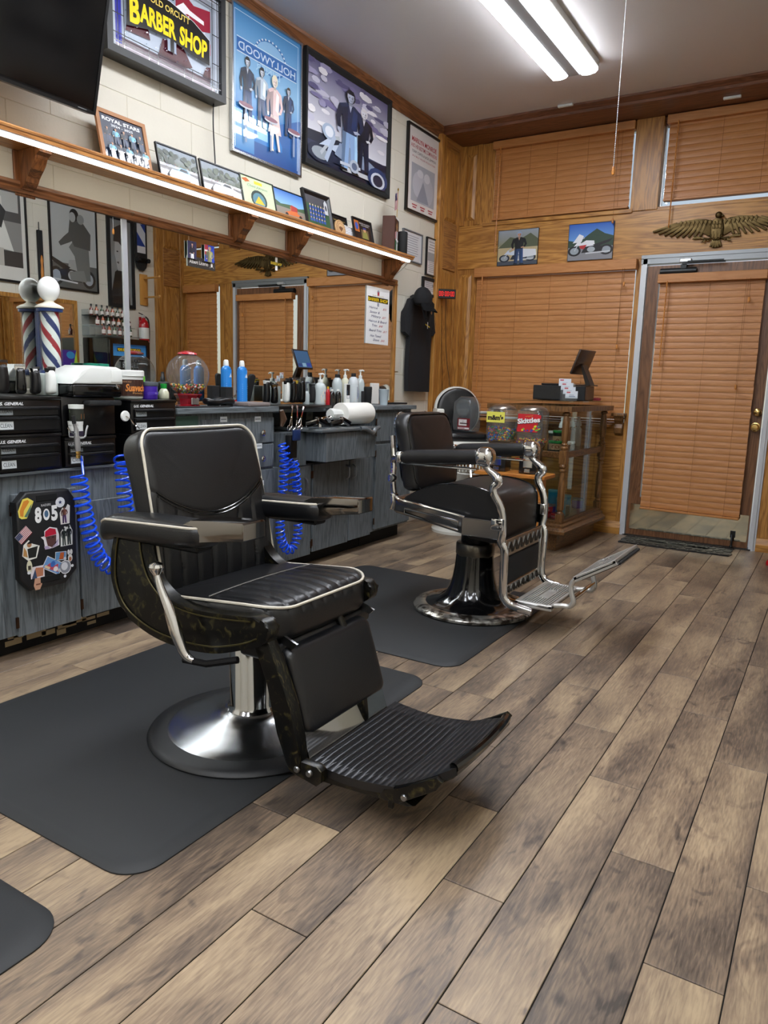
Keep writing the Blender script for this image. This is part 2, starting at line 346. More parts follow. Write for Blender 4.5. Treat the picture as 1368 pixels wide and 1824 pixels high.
# ---------------------------------------------------------------- flat prints
TX = {}
def text2d(s, bold=0, shear=0):
    k = (s, bold, shear)
    if k not in TX:
        cu = bpy.data.curves.new('t', 'FONT'); cu.body = s; cu.size = 1; cu.offset = bold; cu.shear = shear; cu.resolution_u = 3
        o = bpy.data.objects.new('t', cu); C.objects.link(o); bpy.context.view_layer.update()
        me = o.evaluated_get(bpy.context.evaluated_depsgraph_get()).to_mesh()
        vs = [(v.co.x, v.co.y) for v in me.vertices]; fs = [list(p.vertices) for p in me.polygons]
        bpy.data.objects.remove(o); bpy.data.curves.remove(cu); TX[k] = (vs, fs)
    return TX[k]
def ell(cx, cy, rx, ry, n=14, a0=0): return [(cx+rx*cos(a0+2*pi*k/n), cy+ry*sin(a0+2*pi*k/n)) for k in range(n)]
def art(name, w, h, shapes, m=None, parent=None, y=0, bgc='#ffffff', step=.00012, x0=None, z0=0, warp=None):
    # shapes in 0..1 coordinates of the sheet, x right, y up, facing -Y, stacked toward the viewer
    m = m or PRINT; vs, fs, cols = [], [], []; x0 = -w/2 if x0 is None else x0; lay = [0]
    def face(pts, cc):
        if bgc and not isinstance(cc, list): pts = clip(list(pts))
        if len(pts) < 3: return
        k = len(vs)
        for p in pts: vs.append((x0+p[0]*w, y-lay[0]*step, z0+p[1]*h))
        fs.append(list(range(k, k+len(pts)))); cols.append(cc if isinstance(cc, list) else [lin(cc)]*len(pts))
    def clip(pts):
        for ax, lim, sg in ((0, 0, 1), (0, 1, -1), (1, 0, 1), (1, 1, -1)):
            if all((p[ax]-lim)*sg >= 0 for p in pts): continue
            out = []
            for a, b in zip(pts, pts[1:]+pts[:1]):
                da, db = (a[ax]-lim)*sg, (b[ax]-lim)*sg
                if da >= 0: out.append(a)
                if (da >= 0) != (db >= 0): t = da/(da-db); out.append((a[0]+(b[0]-a[0])*t, a[1]+(b[1]-a[1])*t))
            pts = out
            if len(pts) < 3: return []
        return pts
    if bgc: face([(0, 0), (1, 0), (1, 1), (0, 1)], bgc)
    for s in shapes:
        lay[0] += 1; k = s[0]
        if k == 'r': face([(s[1], s[2]), (s[3], s[2]), (s[3], s[4]), (s[1], s[4])], s[5])
        elif k == 'g': face([(s[1], s[2]), (s[3], s[2]), (s[3], s[4]), (s[1], s[4])], [lin(s[5])]*2+[lin(s[6])]*2)
        elif k == 'e': face(ell(*s[1:5], n=(16 if s[3] > .03 else 8)), s[5])
        elif k == 'p': face(s[1], s[2])
        elif k == 'l':       # line: points, width (fraction of w), colour
            for a, b in zip(s[1], s[1][1:]):
                dx, dy = (b[0]-a[0])*w, (b[1]-a[1])*h; L_ = math.hypot(dx, dy) or 1; nx, ny = -dy/L_*s[2]/2, dx/L_*s[2]/2*w/h
                face([(a[0]+nx, a[1]+ny), (b[0]+nx, b[1]+ny), (b[0]-nx, b[1]-ny), (a[0]-nx, a[1]-ny)], s[3])
        elif k == 't':       # x, y(baseline), height, text, colour, opts
            o = s[6] if len(s) > 6 else {}
            tv, tf = text2d(s[4], o.get('bold', 0), o.get('shear', 0))
            if not tv: continue
            mx, mn = max(p[0] for p in tv), min(p[0] for p in tv); sc = s[3]/.7; sx = sc*h/w
            if 'fit' in o: sx = o['fit']/(mx-mn)
            off = {'l': -mn, 'c': -(mx+mn)/2, 'r': -mx}[o.get('al', 'c')]; fl = -1 if o.get('flip') else 1; an = o.get('rot', 0); arc = o.get('arc', 0)
            for q in tf:
                pts = []
                for i in q:
                    X_, Y_ = (tv[i][0]+off)*sx*fl, tv[i][1]*sc
                    Y_ += arc*((2*X_/max(.01, (mx-mn)*sx))**2)
                    if an: xx, yy = X_*w, Y_*h; X_, Y_ = (xx*cos(an)-yy*sin(an))/w, (xx*sin(an)+yy*cos(an))/h
                    pts.append((s[1]+X_, s[2]+Y_))
                face(pts, s[5])
    if warp: vs = [warp(*v) for v in vs]
    me = bpy.data.meshes.new(name); me.from_pydata(vs, [], fs); me.update()
    ca = me.color_attributes.new('Col', 'FLOAT_COLOR', 'CORNER'); i = 0; fl_ = []
    for p in cols:
        for c in p: fl_ += [c[0], c[1], c[2], 1]
    ca.data.foreach_set('color', fl_)
    me.materials.append(m); o = bpy.data.objects.new(name, me); link(o, parent); return o
def colored(name, items, m, parent=None):
    # items: (bmesh builder result list) -> small shapes with their own colours; items = [(verts, faces, colour)]
    vs, fs, cs = [], [], []
    for v, f, c in items:
        k = len(vs); vs += v; c = lin(c)
        for q in f: fs.append([i+k for i in q]); cs += [c[0], c[1], c[2], 1]*len(q)
    me = bpy.data.meshes.new(name); me.from_pydata(vs, [], fs); me.update()
    me.color_attributes.new('Col', 'FLOAT_COLOR', 'CORNER').data.foreach_set('color', cs); me.shade_smooth()
    me.materials.append(m); o = bpy.data.objects.new(name, me); link(o, parent); return o
def ball_vf(c, r, flat=.75):
    bm = B(); bmesh.ops.create_icosphere(bm, subdivisions=1, radius=r); R_ = Euler((random.random()*3, random.random()*3, 0)).to_matrix()
    vs = [tuple(R_ @ V((v.co.x, v.co.y, v.co.z*flat)) + V(c)) for v in bm.verts]; bm.verts.index_update(); fs = [[v.index for v in f.verts] for f in bm.faces]; bm.free(); return vs, fs
def frame_bm(w, h, fw, fd, prof=0, bev=.002):
    bm = B(); pr = [(0, 0), (0, -fd), (fw*.35, -fd), (fw, -fd*.6), (fw, 0)] if prof else [(0, 0), (0, -fd), (fw, -fd), (fw, 0)]
    cs = [(-w/2, 0, 1, 1), (w/2, 0, -1, 1), (w/2, h, -1, -1), (-w/2, h, 1, -1)]; rings = []
    for cx, cz, sx, sz in cs: rings.append([bm.verts.new((cx+sx*p[0], p[1], cz+sz*p[0])) for p in pr])
    n = len(pr)
    for i in range(4):
        a, b = rings[i], rings[(i+1) % 4]
        for k in range(n): bm.faces.new((a[k], a[(k+1) % n], b[(k+1) % n], b[k]))
    return bm
def picture(name, label, cat, loc, rz, w, h, shapes, fw=.02, fd=.02, fm=None, tilt=0, group=None, m=None, bgc='#ffffff', prof=0, backm=None, roll=0):
    t = thing(name, label, cat, loc, group=group, rot=(-tilt, roll, rz))
    if fw > 0:
        obj('frame', frame_bm(w, h, fw, fd, prof), fm or BLK, t, smooth=0)
    iw, ih = w-2*fw+.002, h-2*fw+.002
    obj('backing', bx((-iw/2, -fd*.5, fw), (iw/2, -.001, h-fw)), backm or BLKM, t, 0)
    art('print', iw, ih, shapes, m or PRINTG, t, y=-fd*.5-.0005, bgc=bgc, z0=fw-.001)
    return t
# ================================================================ SETTING
D = 5.94; H = 3.142; R = 3.30; YR = 5.60; BACK = -3.2
# floor: sub-floor slab with every plank its own piece
fl = struct('floor', bx((-.05, BACK, -.08), (R, D+.1, -.004)), mat('grout', '#1b1918', .9), smooth=0)
PW, PL = .15, .977; X0 = 2.6087
pm = bpy.data.meshes.new('plank'); bm = bx((0, 0, -.0035), (PW-.0028, PL-.0028, 0), .0011, 1); bm.to_mesh(pm); bm.free(); pm.materials.append(MC['plank'])
offs = {-5: 1.42, -4: 1.084, -3: 1.73, -2: 1.406, -1: 1.087, 0: 1.73, 1: 1.401, 2: 1.775, 3: 1.1, 4: 1.5}
def clipplank(x, y, a, b, c, d):
    bm = bx((0, 0, -.0035), (b-a-.0028, d-c-.0028, 0), .0011, 1); return bm
for k in range(-18, 5):
    xa = X0+k*PW; o = offs.get(k, 1.4+((k*7) % 3)*PL/3+random.uniform(-.03, .03)); y = o-PL*2
    while y < D:
        if xa+PW > R or y+PL > D+.02 or xa < -.05:
            x2 = min(xa+PW, R); y2 = min(y+PL, D+.02); x1 = max(xa, -.05)
            if x2-x1 > .02 and y2-y > .02:
                p = obj('plank', clipplank(0, 0, x1, x2, y, y2), MC['plank'], fl, 0); p.location = (x1, y, 0)
        else:
            p = bpy.data.objects.new('plank', pm); p.location = (xa, y, 0); link(p, fl)
        y += PL
bm = B(); box(bm, (0, BACK, -.0035), (R, -.6, -.001)); po = obj('plank_field', bm, MC['plank'], fl, 0, kind='stuff')
# walls
wl = struct('wall_left', bx((-.25, BACK, 0), (-.0022, D+.15, H)), MORT, smooth=0)
blk = bpy.data.meshes.new('block'); bm = bx((-.012, 0, 0), (0, .3982, .1982), .002, 1); bm.to_mesh(blk); bm.free(); blk.materials.append(CREAM)
def blocks(parent, ya, yb, za, zb, skip=None, flip=None):
    r = 0; z = 0
    while z < zb-.01:
        y = ya-.4*((r % 2)*.5)-.2
        while y < yb:
            if z+.2 > za and y+.4 > ya and not (skip and skip(y, z)):
                y1, y2 = max(y, ya), min(y+.4, yb); z2 = min(z+.2, zb)
                if y1 == y and y2 == y+.4 and z2 == z+.2:
                    b = bpy.data.objects.new('block', blk); link(b, parent)
                else:
                    if y2-y1 < .02 or z2-z < .02: y += .4; continue
                    b = obj('block', bx((-.012, 0, 0), (0, y2-y1-.0018, z2-z-.0018), .002, 1), CREAM, parent, 0)
                if flip: b.rotation_euler = (0, 0, pi); b.location = (flip, y2, z)
                else: b.location = (0, y1, z)
            y += .4
        z += .2; r += 1
blocks(wl, .9, 5.56, 0, H, skip=lambda y, z: (z+.2 < 1.86 and y+.4 < 4.86))
struct('wall_right', bx((R+.0022, BACK, 0), (R+.25, D+.15, H)), MORT, smooth=0)
wr = bpy.data.objects['wall_right']
blocks(wr, 3.2, 5.56, .8, 2.9, flip=R)
box_ = struct('wall_back', bx((-.25, BACK-.2, 0), (R+.25, BACK, H)), CREAM, smooth=0)
bm = B(); box(bm, (-.004, BACK, 0), (-.001, .9, H)); obj('paint_skin', bm, CREAM, wl, 0)
bm = B(); box(bm, (R+.001, BACK, 0), (R+.004, 3.2, H)); obj('paint_skin', bm, CREAM, wr, 0)
struct('ceiling', bx((-.25, BACK-.2, H), (R+.25, YR+.02, H+.15)), CEIL, smooth=0)
# crown mouldings and soffit of the recessed shop front
def crown(name, prof, ya, yb, axis, m):
    bm = B()
    if axis == 'Y': prism(bm, prof, ya, yb, 'XZ')
    else: prism(bm, prof, ya, yb, 'YZ')
    return struct(name, bm, m)
pr = [(0, H), (0, H-.075), (.008, H-.075), (.012, H-.055), (.03, H-.03), (.045, H-.018), (.05, H)]
crown('trim_1', pr, BACK, YR, 'Y', CROWNY)
crown('trim_2', [(R-a, b) for a, b in pr], BACK, YR, 'Y', CROWNY)
ps = [(YR+.02, H+.05), (YR+.02, H-.05), (YR-.0, H-.05), (YR-.006, H-.035), (YR-.03, H-.02), (YR-.045, H-.012), (YR-.05, H+.05)]
crown('trim_3', [(a, min(b, H+.0)) for a, b in ps], 0, R, 'X', CROWN)
struct('trim_4', bx((0, YR, H-.052), (R, D+.1, H-.03)), CROWN, smooth=0)      # soffit board
# wall_front: oak posts, beam and wainscot around the openings
wf = struct('wall_front', bx((-.2, D+.05, 2.13), (R+.2, D+.2, 2.45)), MORT, smooth=0)
def oak(name, a, b, m, bev=.003, parent=wf): return obj(name, bx(a, b, bev, 1), m, parent, 0)
ZS = H-.052
oak('beam', (.02, D-.01, 2.105), (R-.02, D+.06, 2.455), OAKX)
oak('sill_rail', (.25, D-.025, 2.44), (1.47, D+.05, 2.47), OAKX); oak('sill_rail', (1.63, D-.012, 2.44), (R-.02, D+.05, 2.468), OAKX)
oak('post', (1.452, D-.02, 2.45), (1.648, D+.06, ZS), OAK); oak('post', (2.52, D-.02, 2.45), (2.74, D+.06, ZS), OAK)
oak('post', (1.535, D-.012, .10), (1.585, D+.06, 2.105), OAK)
oak('post', (2.548, D-.012, .10), (2.74, D+.06, 2.105), OAK)
oak('post', (.21, D, .0), (.262, D+.06, 2.105), OAK); oak('post', (.21, D, 2.45), (.33, D+.06, ZS), OAK)
oak('head_rail', (.3, D+.02, 3.03), (R, D+.08, ZS), CROWN)
oak('wainscot', (.262, D, .0), (1.54, D+.06, .88), OAKX); oak('window_ledge', (.262, D-.15, .845), (1.45, D+.06, .868), OAKX)
oak('wainscot', (2.70, D, 0), (R, D+.06, .88), OAKX)
oak('jamb_infill', (3.2, D, .8), (R, D+.06, ZS), OAK)
def raised(parent, M, w, h, d=.012, m=OAK):
    # raised and fielded panel: bevelled border round a flat field (local XZ, facing -Y)
    bm = B(); b = min(.03, w*.28)
    a = [(0, 0), (w, 0), (w, h), (0, h)]; c = [(b, b), (w-b, b), (w-b, h-b), (b, h-b)]
    vo = [bm.verts.new((x, 0, z)) for x, z in a]; vi = [bm.verts.new((x, -d, z)) for x, z in c]
    for i in range(4): bm.faces.new((vo[i], vo[(i+1) % 4], vi[(i+1) % 4], vi[i]))
    bm.faces.new(vi); bmesh.ops.transform(bm, matrix=M, verts=bm.verts); return obj('raised_panel', bm, m, parent, 0)
# left section of the front wall and the returns at both ends
def return_side(name, X, sgn, posn):
    bm = B(); xs = sorted((X-sgn*.05, X+sgn*.022)); box(bm, (xs[0], YR-.04, 0), (xs[1], D+.05, ZS))
    p = struct(name, bm, OAK, smooth=0)
    xx = sorted((X, X+sgn*.045)); obj('casing', bx((xx[0], YR-.055, 0), (xx[1], YR+.012, ZS), .006, 2), OAK, p, 0)
    xx = sorted((X+sgn*.02, X+sgn*.034))
    for (ya, yb) in ((YR+.012, YR+.05), (D-.06, D)): obj('stile', bx((xx[0], ya, .1), (xx[1], yb, ZS), .002, 1), OAK, p, 0)
    for (za, zb) in ((.1, .2), (2.08, 2.46), (3.03, ZS)): obj('rail', bx((xx[0], YR+.05, za), (xx[1], D-.06, zb), .002, 1), OAKY, p, 0)
    for (za, zb) in ((.2, 2.08), (2.46, 3.03)):
        w = D-.06-YR-.05
        M = Matrix.Translation((X+sgn*.022, YR+.05 if sgn > 0 else D-.06, za)) @ Matrix.Rotation(pi/2 if sgn > 0 else -pi/2, 4, 'Z')
        raised(p, M, w, zb-za)
    return p
rl = return_side('trim_5', 0, 1, 0); rrt = return_side('trim_6', R, -1, 0)
oak('panel_board', (.0, D, 0), (.21, D+.05, ZS), OAK)
for (za, zb) in ((.2, 2.06), (2.50, 3.02)): raised(wf, Matrix.Translation((.075, D-.004, za)), .095, zb-za)
for (xa, xb) in ((.022, .075), (.17, .22)):
    oak('stile', (xa, D-.012, .1), (xb, D, 2.07), OAK); oak('stile', (xa, D-.012, 2.46), (xb, D, ZS), OAK)
# baseboards
def base_prof(y): return [(y, 0), (y, .1), (y-.008, .1), (y-.02, .085), (y-.022, .06), (y-.03, .05), (y-.03, 0)]
struct('baseboard_front', prism(B(), base_prof(D), .03, 1.575, 'YZ'), OAKX)
bfr = struct('baseboard_right', prism(B(), base_prof(D), 2.55, R, 'YZ'), OAKX)
# windows: aluminium frame with a pane, seen only at the edges of the blinds
def window(name, xa, xb, za, zb, y=D+.05):
    t = struct(name, frame_bm(xb-xa, zb-za, .012, .04), ALU, smooth=0); t.location = ((xa+xb)/2, y+.03, za)
    p = obj('pane', bx((-(xb-xa)/2, -.012, 0), ((xb-xa)/2, -.008, zb-za)), GLASS, t, 0); return t
window('window_1', .262, 1.535, .905, 2.105); window('window_2', .30, 1.452, 2.47, 3.04)
window('window_3', 1.648, 2.52, 2.468, 3.05); window('window_4', 2.74, 3.2, 2.468, 3.05); window('window_5', 2.74, 3.2, .88, 2.105)
# ---- blinds
def blind(name, label, xa, xb, y, ztop, zbot, pitch=.0445, cords=(.12, .5, .88), vh=.07, wand=None, pulls=(), vext=.012, sag=0):
    t = thing('window_blind', label, 'window blind', ((xa+xb)/2, y, zbot)); w = xb-xa; h = ztop-zbot
    obj('valance', bx((-w/2-vext, -.045, h-vh), (w/2+vext, .02, h), .004, 2), BLIND, t, 0)
    zz = .03; n = int((h-vh-.03)/pitch); sm = bpy.data.meshes.new('slat')
    bm = B(); bow = [(-.025, 0), (-.0125, .0018), (0, .0025), (.0125, .0018), (.025, 0)]
    prism(bm, [(p[0], p[1]) for p in bow]+[(p[0], p[1]-.0028) for p in reversed(bow)], -w/2, w/2, 'YZ'); bm.to_mesh(sm); bm.free(); sm.materials.append(BLIND)
    for k in range(n+1):
        s = bpy.data.objects.new('slat', sm); link(s, t); s.location = (random.uniform(-.0015, .0015), 0, .045+k*pitch); s.rotation_euler = (math.radians(83)+random.uniform(-.03, .03), random.uniform(-.0012, .0012)+(sag if k < 2 else 0), 0)
    br = obj('bottom_rail', bx((-w/2, -.026, 0), (w/2, .026, .017), .003, 1), BLIND, t, 0); br.rotation_euler = (0, sag, 0)
    for c in cords:
        x = -w/2+c*w; bm = B()
        for yy in (-.027, .027): tube(bm, [(x, yy, .01), (x, yy, h-vh)], .0011, 4)
        obj('ladder_cord', bm, mat('cord', '#8a5a30', .8), t, 0)
    if wand:
        x, l = wand; bm = tube(B(), [(x, -.05, h-vh+.01), (x, -.052, h-vh-.03), (x-.004, -.055, h-vh-l)], .0045, 8); obj('wand', bm, ORW, t)
    for x, l in pulls:
        p = obj('pull_cord', tube(B(), [(x, -.05, h-vh+.01), (x+.004, -.052, h-vh-l)], .0014, 5), mat('cord', '#8a5a30', .8), t)
        q = obj('tassel', lathe(B(), [(.003, 0), (.007, -.004), (.009, -.03), (.004, -.036)], (x+.004, -.052, h-vh-l), 12), ORW, p)
    return t
blind('b', 'large wood-tone window blind over the display case, its valance below the two motorbike photos', .235, 1.535, D-.035, 2.10, .885, cords=(.08, .28, .5, .73, .93), wand=(-.58, .92), pulls=((.58, .09), (.565, .55)), vh=.075)
blind('b', 'short upper wood-tone blind nearest the corner, above the two motorbike photos', .335, 1.435, D-.0, 3.085, 2.478, cords=(.06, .28, .48, .7, .93), wand=(-.49, .82), pulls=((.45, .62),), vh=.06)
blind('b', 'short upper wood-tone blind above the brass eagle', 1.685, 2.50, D-.0, 3.085, 2.50, cords=(.09, .45, .78), wand=(-.34, .72), vh=.06)
blind('b', 'short upper wood-tone blind at the far right end, seen in the mirror', 2.76, 3.18, D-.0, 3.085, 2.49, cords=(.1, .9), vh=.06)
blind('b', 'narrow wood-tone window blind right of the glass door, seen in the mirror', 2.76, 3.20, D-.035, 2.10, .9, cords=(.2, .85), pulls=((.15, .5),), vh=.075)
struct('ground', bx((-12, D+.25, -.12), (15, 30, -.06)), mat('pavement', '#b8b4ac', .8), smooth=0)
# ---- door
dr = struct('door_1', frame_bm(.875, 2.035, .085, .045), DOORW, smooth=0); dr.location = (2.058, D+.03, .012)
obj('bottom_rail', bx((-.36, -.043, .08), (.36, -.002, .30), 0), DOORW, dr, 0)
obj('pane', bx((-.355, -.025, .3), (.355, -.02, 1.95)), GLASS, dr, 0)
obj('kick_plate', bx((-.415, -.049, .045), (.43, -.0455, .245), .001, 1), mat('worn_kick_plate', '#c4bfa8', .06, 1, mottle=.06, mscale=8), dr, 0)
kn = obj('door_knob', lathe(B(), [(0, -.062), (.02, -.06), (.027, -.048), (.024, -.034), (.012, -.028), (.012, -.01), (.032, -.006), (.034, 0)], (.403, -.045, .885), 20, 'Y'), BRASS, dr)
obj('deadbolt', lathe(B(), [(0, -.028), (.02, -.026), (.028, -.02), (.03, 0)], (.408, -.045, .99), 20, 'Y'), BRASS, dr)
bm = B(); tube(bm, [(-.34, -.075, 1.985), (-.09, -.075, 1.985)], .024, 12); obj('door_closer', bm, mat('closer_dark', '#2a2c2d', .4, .6), dr)
bm = B(); box(bm, (-.2, -.09, 2.0), (-.16, -.05, 2.03)); box(bm, (-.19, -.10, 2.03), (.10, -.088, 2.042)); box(bm, (-.15, -.118, 2.042), (.09, -.106, 2.05)); obj('closer_arm', bm, mat('closer_dark'), dr, 0)
obj('closer_shoe', bx((-.21, -.095, 2.045), (-.13, -.03, 2.072), .004, 1), ALU, dr, 0)
bm = B(); tube(bm, smoothpts([(.33, -.06, .09), (.335, -.085, .06), (.335, -.09, .02)], 4), .008, 8); box(bm, (.318, -.058, .07), (.352, -.046, .12)); sph(bm, (.335, -.09, .008), .013); obj('door_stop', bm, mat('closer_dark'), dr)
bm = B(); box(bm, (1.585, D-.03, 0), (1.615, D+.06, 2.10)); box(bm, (1.571, D-.02, 0), (1.586, D-.005, 2.125)); struct('trim_7', bm, mat('white_alu', '#cfd3d8', .35, .2), smooth=0)
bm = B(); box(bm, (2.505, D-.03, 0), (2.535, D+.06, 2.10)); box(bm, (2.534, D-.02, 0), (2.549, D-.005, 2.125)); struct('trim_8', bm, mat('white_alu'), smooth=0)
bm = B(); box(bm, (1.571, D-.03, 2.062), (2.549, D+.06, 2.10)); box(bm, (1.571, D-.036, 2.1), (2.549, D-.005, 2.125)); struct('trim_9', bm, mat('weathered_alu', '#8d9194', .4, .6), smooth=0)
struct('trim_10', bx((1.6, D-.03, 0), (2.52, D+.06, .01)), mat('threshold', '#2a2623', .5), smooth=0)
t = blind('b', 'tall wood-tone blind hanging on the door', 1.725, 2.425, D-.055, 1.975, .225, pitch=.0445, cords=(.11, .5, .85), vh=.062, wand=(-.29, .60), pulls=((.26, .12), (.235, .72)), sag=.012)
# ---- ceiling lights
def fixture(y0, label, x=1.295):
    t = thing('ceiling_light', label, 'ceiling light', (x, y0, H), group=None)
    obj('housing', bx((-.155, 0, -.045), (.155, 1.22, -.0), .004, 1), mat('fixture_white', '#c9c8c4', .4), t, 0)
    for s in (-1, 1):
        bm = B(); pf = [(.0, 0), (.0, -.018), (.012, -.030), (.052, -.036), (.095, -.030), (.107, -.018), (.107, 0)]
        prism(bm, [(s*(.040+p[0]), p[1]-.043) for p in pf], .008, 1.212, 'XZ'); obj('diffuser', bm, DIFF, t)
    obj('centre_channel', bx((-.038, 0, -.066), (.038, 1.22, -.043), .004, 1), mat('channel_grey', '#8f9294', .4, .4), t, 0)
    for yy in (0, 1.214): obj('end_cap', bx((-.15, yy, -.060), (.15, yy+.006, -.043)), mat('channel_grey'), t, 0)
DIFF = emis('diffuser_lit', '#f4f8ff', LAMP)
fixture(3.70, 'two-lens fluorescent ceiling light nearest the shop window, switched on')
fixture(2.46, 'fluorescent ceiling light just cut off by the top edge, second from the shop window')
fixture(1.10, 'fluorescent ceiling light third from the shop window'); fixture(-.60, 'fluorescent ceiling light above the camera'); fixture(-2.2, 'fluorescent ceiling light at the back of the shop')
fixture(.6, 'fluorescent ceiling light above and right of the camera', 2.55); fixture(-1.2, 'fluorescent ceiling light at the back right of the shop', 2.55)  # second row out of view, added as fill to brighten the right side
# pull chain with wooden tip, hanging from the ceiling
cx, cy = at(1092, 308, 1.62).x, None
pc = aty(1092, 308, 3.9); t = thing('pull_chain', 'beaded ceiling pull chain ending in a small wooden tip', 'pull chain', (pc.x, pc.y, H))
bm = B(); tube(bm, [(0, 0, 0), (0, 0, -(H-pc.z)+.03)], .0012, 5)
k = 0
while k < (H-pc.z-.03): bmesh.ops.create_icosphere(bm, subdivisions=0, radius=.0028, matrix=Matrix.Translation((0, 0, -k))); k += .009
obj('chain', bm, ALU, t); obj('wooden_tip', lathe(B(), [(.002, .03), (.006, .026), (.009, .005), (.007, -.008), (.002, -.012)], (0, 0, -(H-pc.z)), 12), ORW, t)
for (u, v), lb in (((1010, 186), 'small white wedge clip on the ceiling moulding near the corner'), ((1305, 168), 'small white wedge clip on the dark soffit above the door')):
    p = aty(u, v, YR-.03 if u < 1100 else 5.75); z = H-.052 if u > 1100 else H
    o = obj('magnet_clip', bx((-.055, -.012, -.016), (.055, .012, 0), .003, 1), WHT, None, 0); o.location = (p.x, YR-.062 if u < 1100 else 5.75, z); tag(o, lb, 'clip')
# ================================================================ LEFT WALL
RZ = pi/2
def LW(y, z, x=0.001): return (x, y, z)
def mixc(c, f):
    q = [int(c[i:i+2], 16) for i in (1, 3, 5)]; return '#%02x%02x%02x' % tuple(max(0, min(255, int(v*f))) for v in q)
def fig(x, y, s, top, bot, skin='#d8b49a', hair='#221c18', w=1.0, dress=False):
    # small standing figure for the prints; x centre, y foot line, s height
    P = lambda *p: [(x+a*s*w, y+b*s) for a, b in p]; d1, l1 = mixc(top, .7), mixc(top, 1.3); sh = []
    if dress: sh += [('p', P((-.08, .6), (.08, .6), (.19, .24), (-.17, .24)), bot), ('p', P((-.07, .5), (-.02, .5), (-.05, .24), (-.15, .24)), mixc(bot, .85)), ('p', P((-.10, .24), (-.02, .24), (-.04, .02), (-.09, .02)), skin), ('p', P((.03, .24), (.11, .24), (.16, .02), (.11, .02)), skin), ('p', P((-.11, .0), (-.02, .0), (-.03, .03), (-.10, .03)), hair)]
    else: sh += [('p', P((-.13, .0), (-.03, .0), (.0, .42), (.04, 0), (.14, 0), (.12, .52), (-.12, .52)), bot), ('p', P((-.13, .0), (-.09, .0), (-.06, .5), (-.12, .5)), mixc(bot, .7)), ('p', P((.09, 0), (.14, 0), (.12, .5), (.08, .5)), mixc(bot, 1.25)), ('p', P((-.15, 0), (-.03, 0), (-.04, .03), (-.13, .03)), '#15120f'), ('p', P((.04, 0), (.17, 0), (.14, .03), (.04, .03)), '#15120f')]
    sh += [('p', P((-.11, .48), (.11, .48), (.13, .66), (.18, .79), (.07, .84), (-.07, .84), (-.18, .79), (-.13, .66)), top), ('p', P((-.11, .48), (-.05, .48), (-.04, .8), (-.14, .76)), d1), ('p', P((.02, .56), (.09, .52), (.12, .76), (.05, .8)), l1), ('p', P((-.03, .84), (.03, .84), (.0, .74)), skin),
           ('p', P((-.18, .79), (-.23, .62), (-.20, .50), (-.15, .50), (-.16, .62), (-.12, .74)), d1), ('p', P((.18, .79), (.23, .62), (.17, .52), (.12, .54), (.17, .62), (.12, .74)), top), ('p', P((-.21, .50), (-.15, .50), (-.16, .45), (-.20, .45)), skin), ('p', P((.17, .53), (.12, .55), (.05, .53), (.08, .50)), skin),
           ('p', P((-.032, .82), (.032, .82), (.03, .88), (-.03, .88)), mixc(skin, .8)), ('e', x, y+.935*s, .078*s*w, .082*s, hair), ('p', P((-.052, .96), (.052, .96), (.056, .92), (.034, .868), (0, .855), (-.034, .868), (-.056, .92)), skin), ('p', P((.02, .95), (.052, .95), (.056, .92), (.034, .868), (.01, .86)), mixc(skin, .86)),
           ('p', P((-.034, .918), (-.012, .918), (-.012, .926), (-.034, .926)), '#1a1412'), ('p', P((.012, .918), (.034, .918), (.034, .926), (.012, .926)), '#1a1412'), ('p', P((-.016, .882), (.018, .882), (.018, .888), (-.016, .888)), mixc(skin, .55)), ('p', P((-.075, .97), (-.03, 1.01), (.04, 1.01), (.075, .965), (.03, .965), (-.03, .955)), hair)]
    return sh
def moto(x, y, s, body='#e8eef4', dark='#20242c', r=1):
    q = lambda a, b: (x+a*s, y+b*s*r)
    return [('e', *q(-.36, .14), .15*s, .15*s*r, dark), ('e', *q(-.36, .14), .10*s, .10*s*r, '#9aa4ae'), ('e', *q(.36, .14), .15*s, .15*s*r, dark), ('e', *q(.36, .14), .10*s, .10*s*r, '#9aa4ae'),
            ('p', [q(-.2, .08), q(.25, .08), q(.3, .25), q(-.1, .32)], dark), ('p', [q(-.3, .3), q(-.1, .44), q(.08, .42), q(.1, .28), q(-.15, .25)], body), ('p', [q(.05, .3), q(.5, .46), q(.42, .36), q(.15, .24)], dark),
            ('l', [q(-.36, .14), q(-.22, .48), q(-.14, .52)], .025*s, '#b8c0c8'), ('e', *q(.02, .17), .09*s, .08*s*r, '#aab2ba'), ('p', [q(-.38, .27), q(-.26, .46), q(-.2, .34)], body), ('l', [q(-.1, .06), q(.45, .09)], .03*s, '#c9ced4')]
# television, tilted forward on its bracket
t = thing('television', 'large black flat television tilted down from the cream wall, top left', 'television', (.20, 2.165, 2.185), rot=(math.radians(15), math.radians(0), RZ))
obj('cabinet', box(B(), (-1.25, .0, 0), (0, .055, .75), .006, 2), BLK, t); obj('bezel', frame_bm(1.25, .75, .012, .004), BLK, t, 0).location = (-.625, 0, 0)
obj('screen', bx((-1.238, -.001, .02), (-.012, .002, .738)), mat('tv_screen', '#030305', .12), t, 0)
obj('wall_bracket', bx((-.8, .055, .2), (-.4, .15, .5)), BLKM, t, 0)
art('maker_mark', .05, .008, [('r', .1, .3, .9, .7, '#777777')], PRINT, t, y=-.0045, bgc=None, x0=-.09, z0=.004)
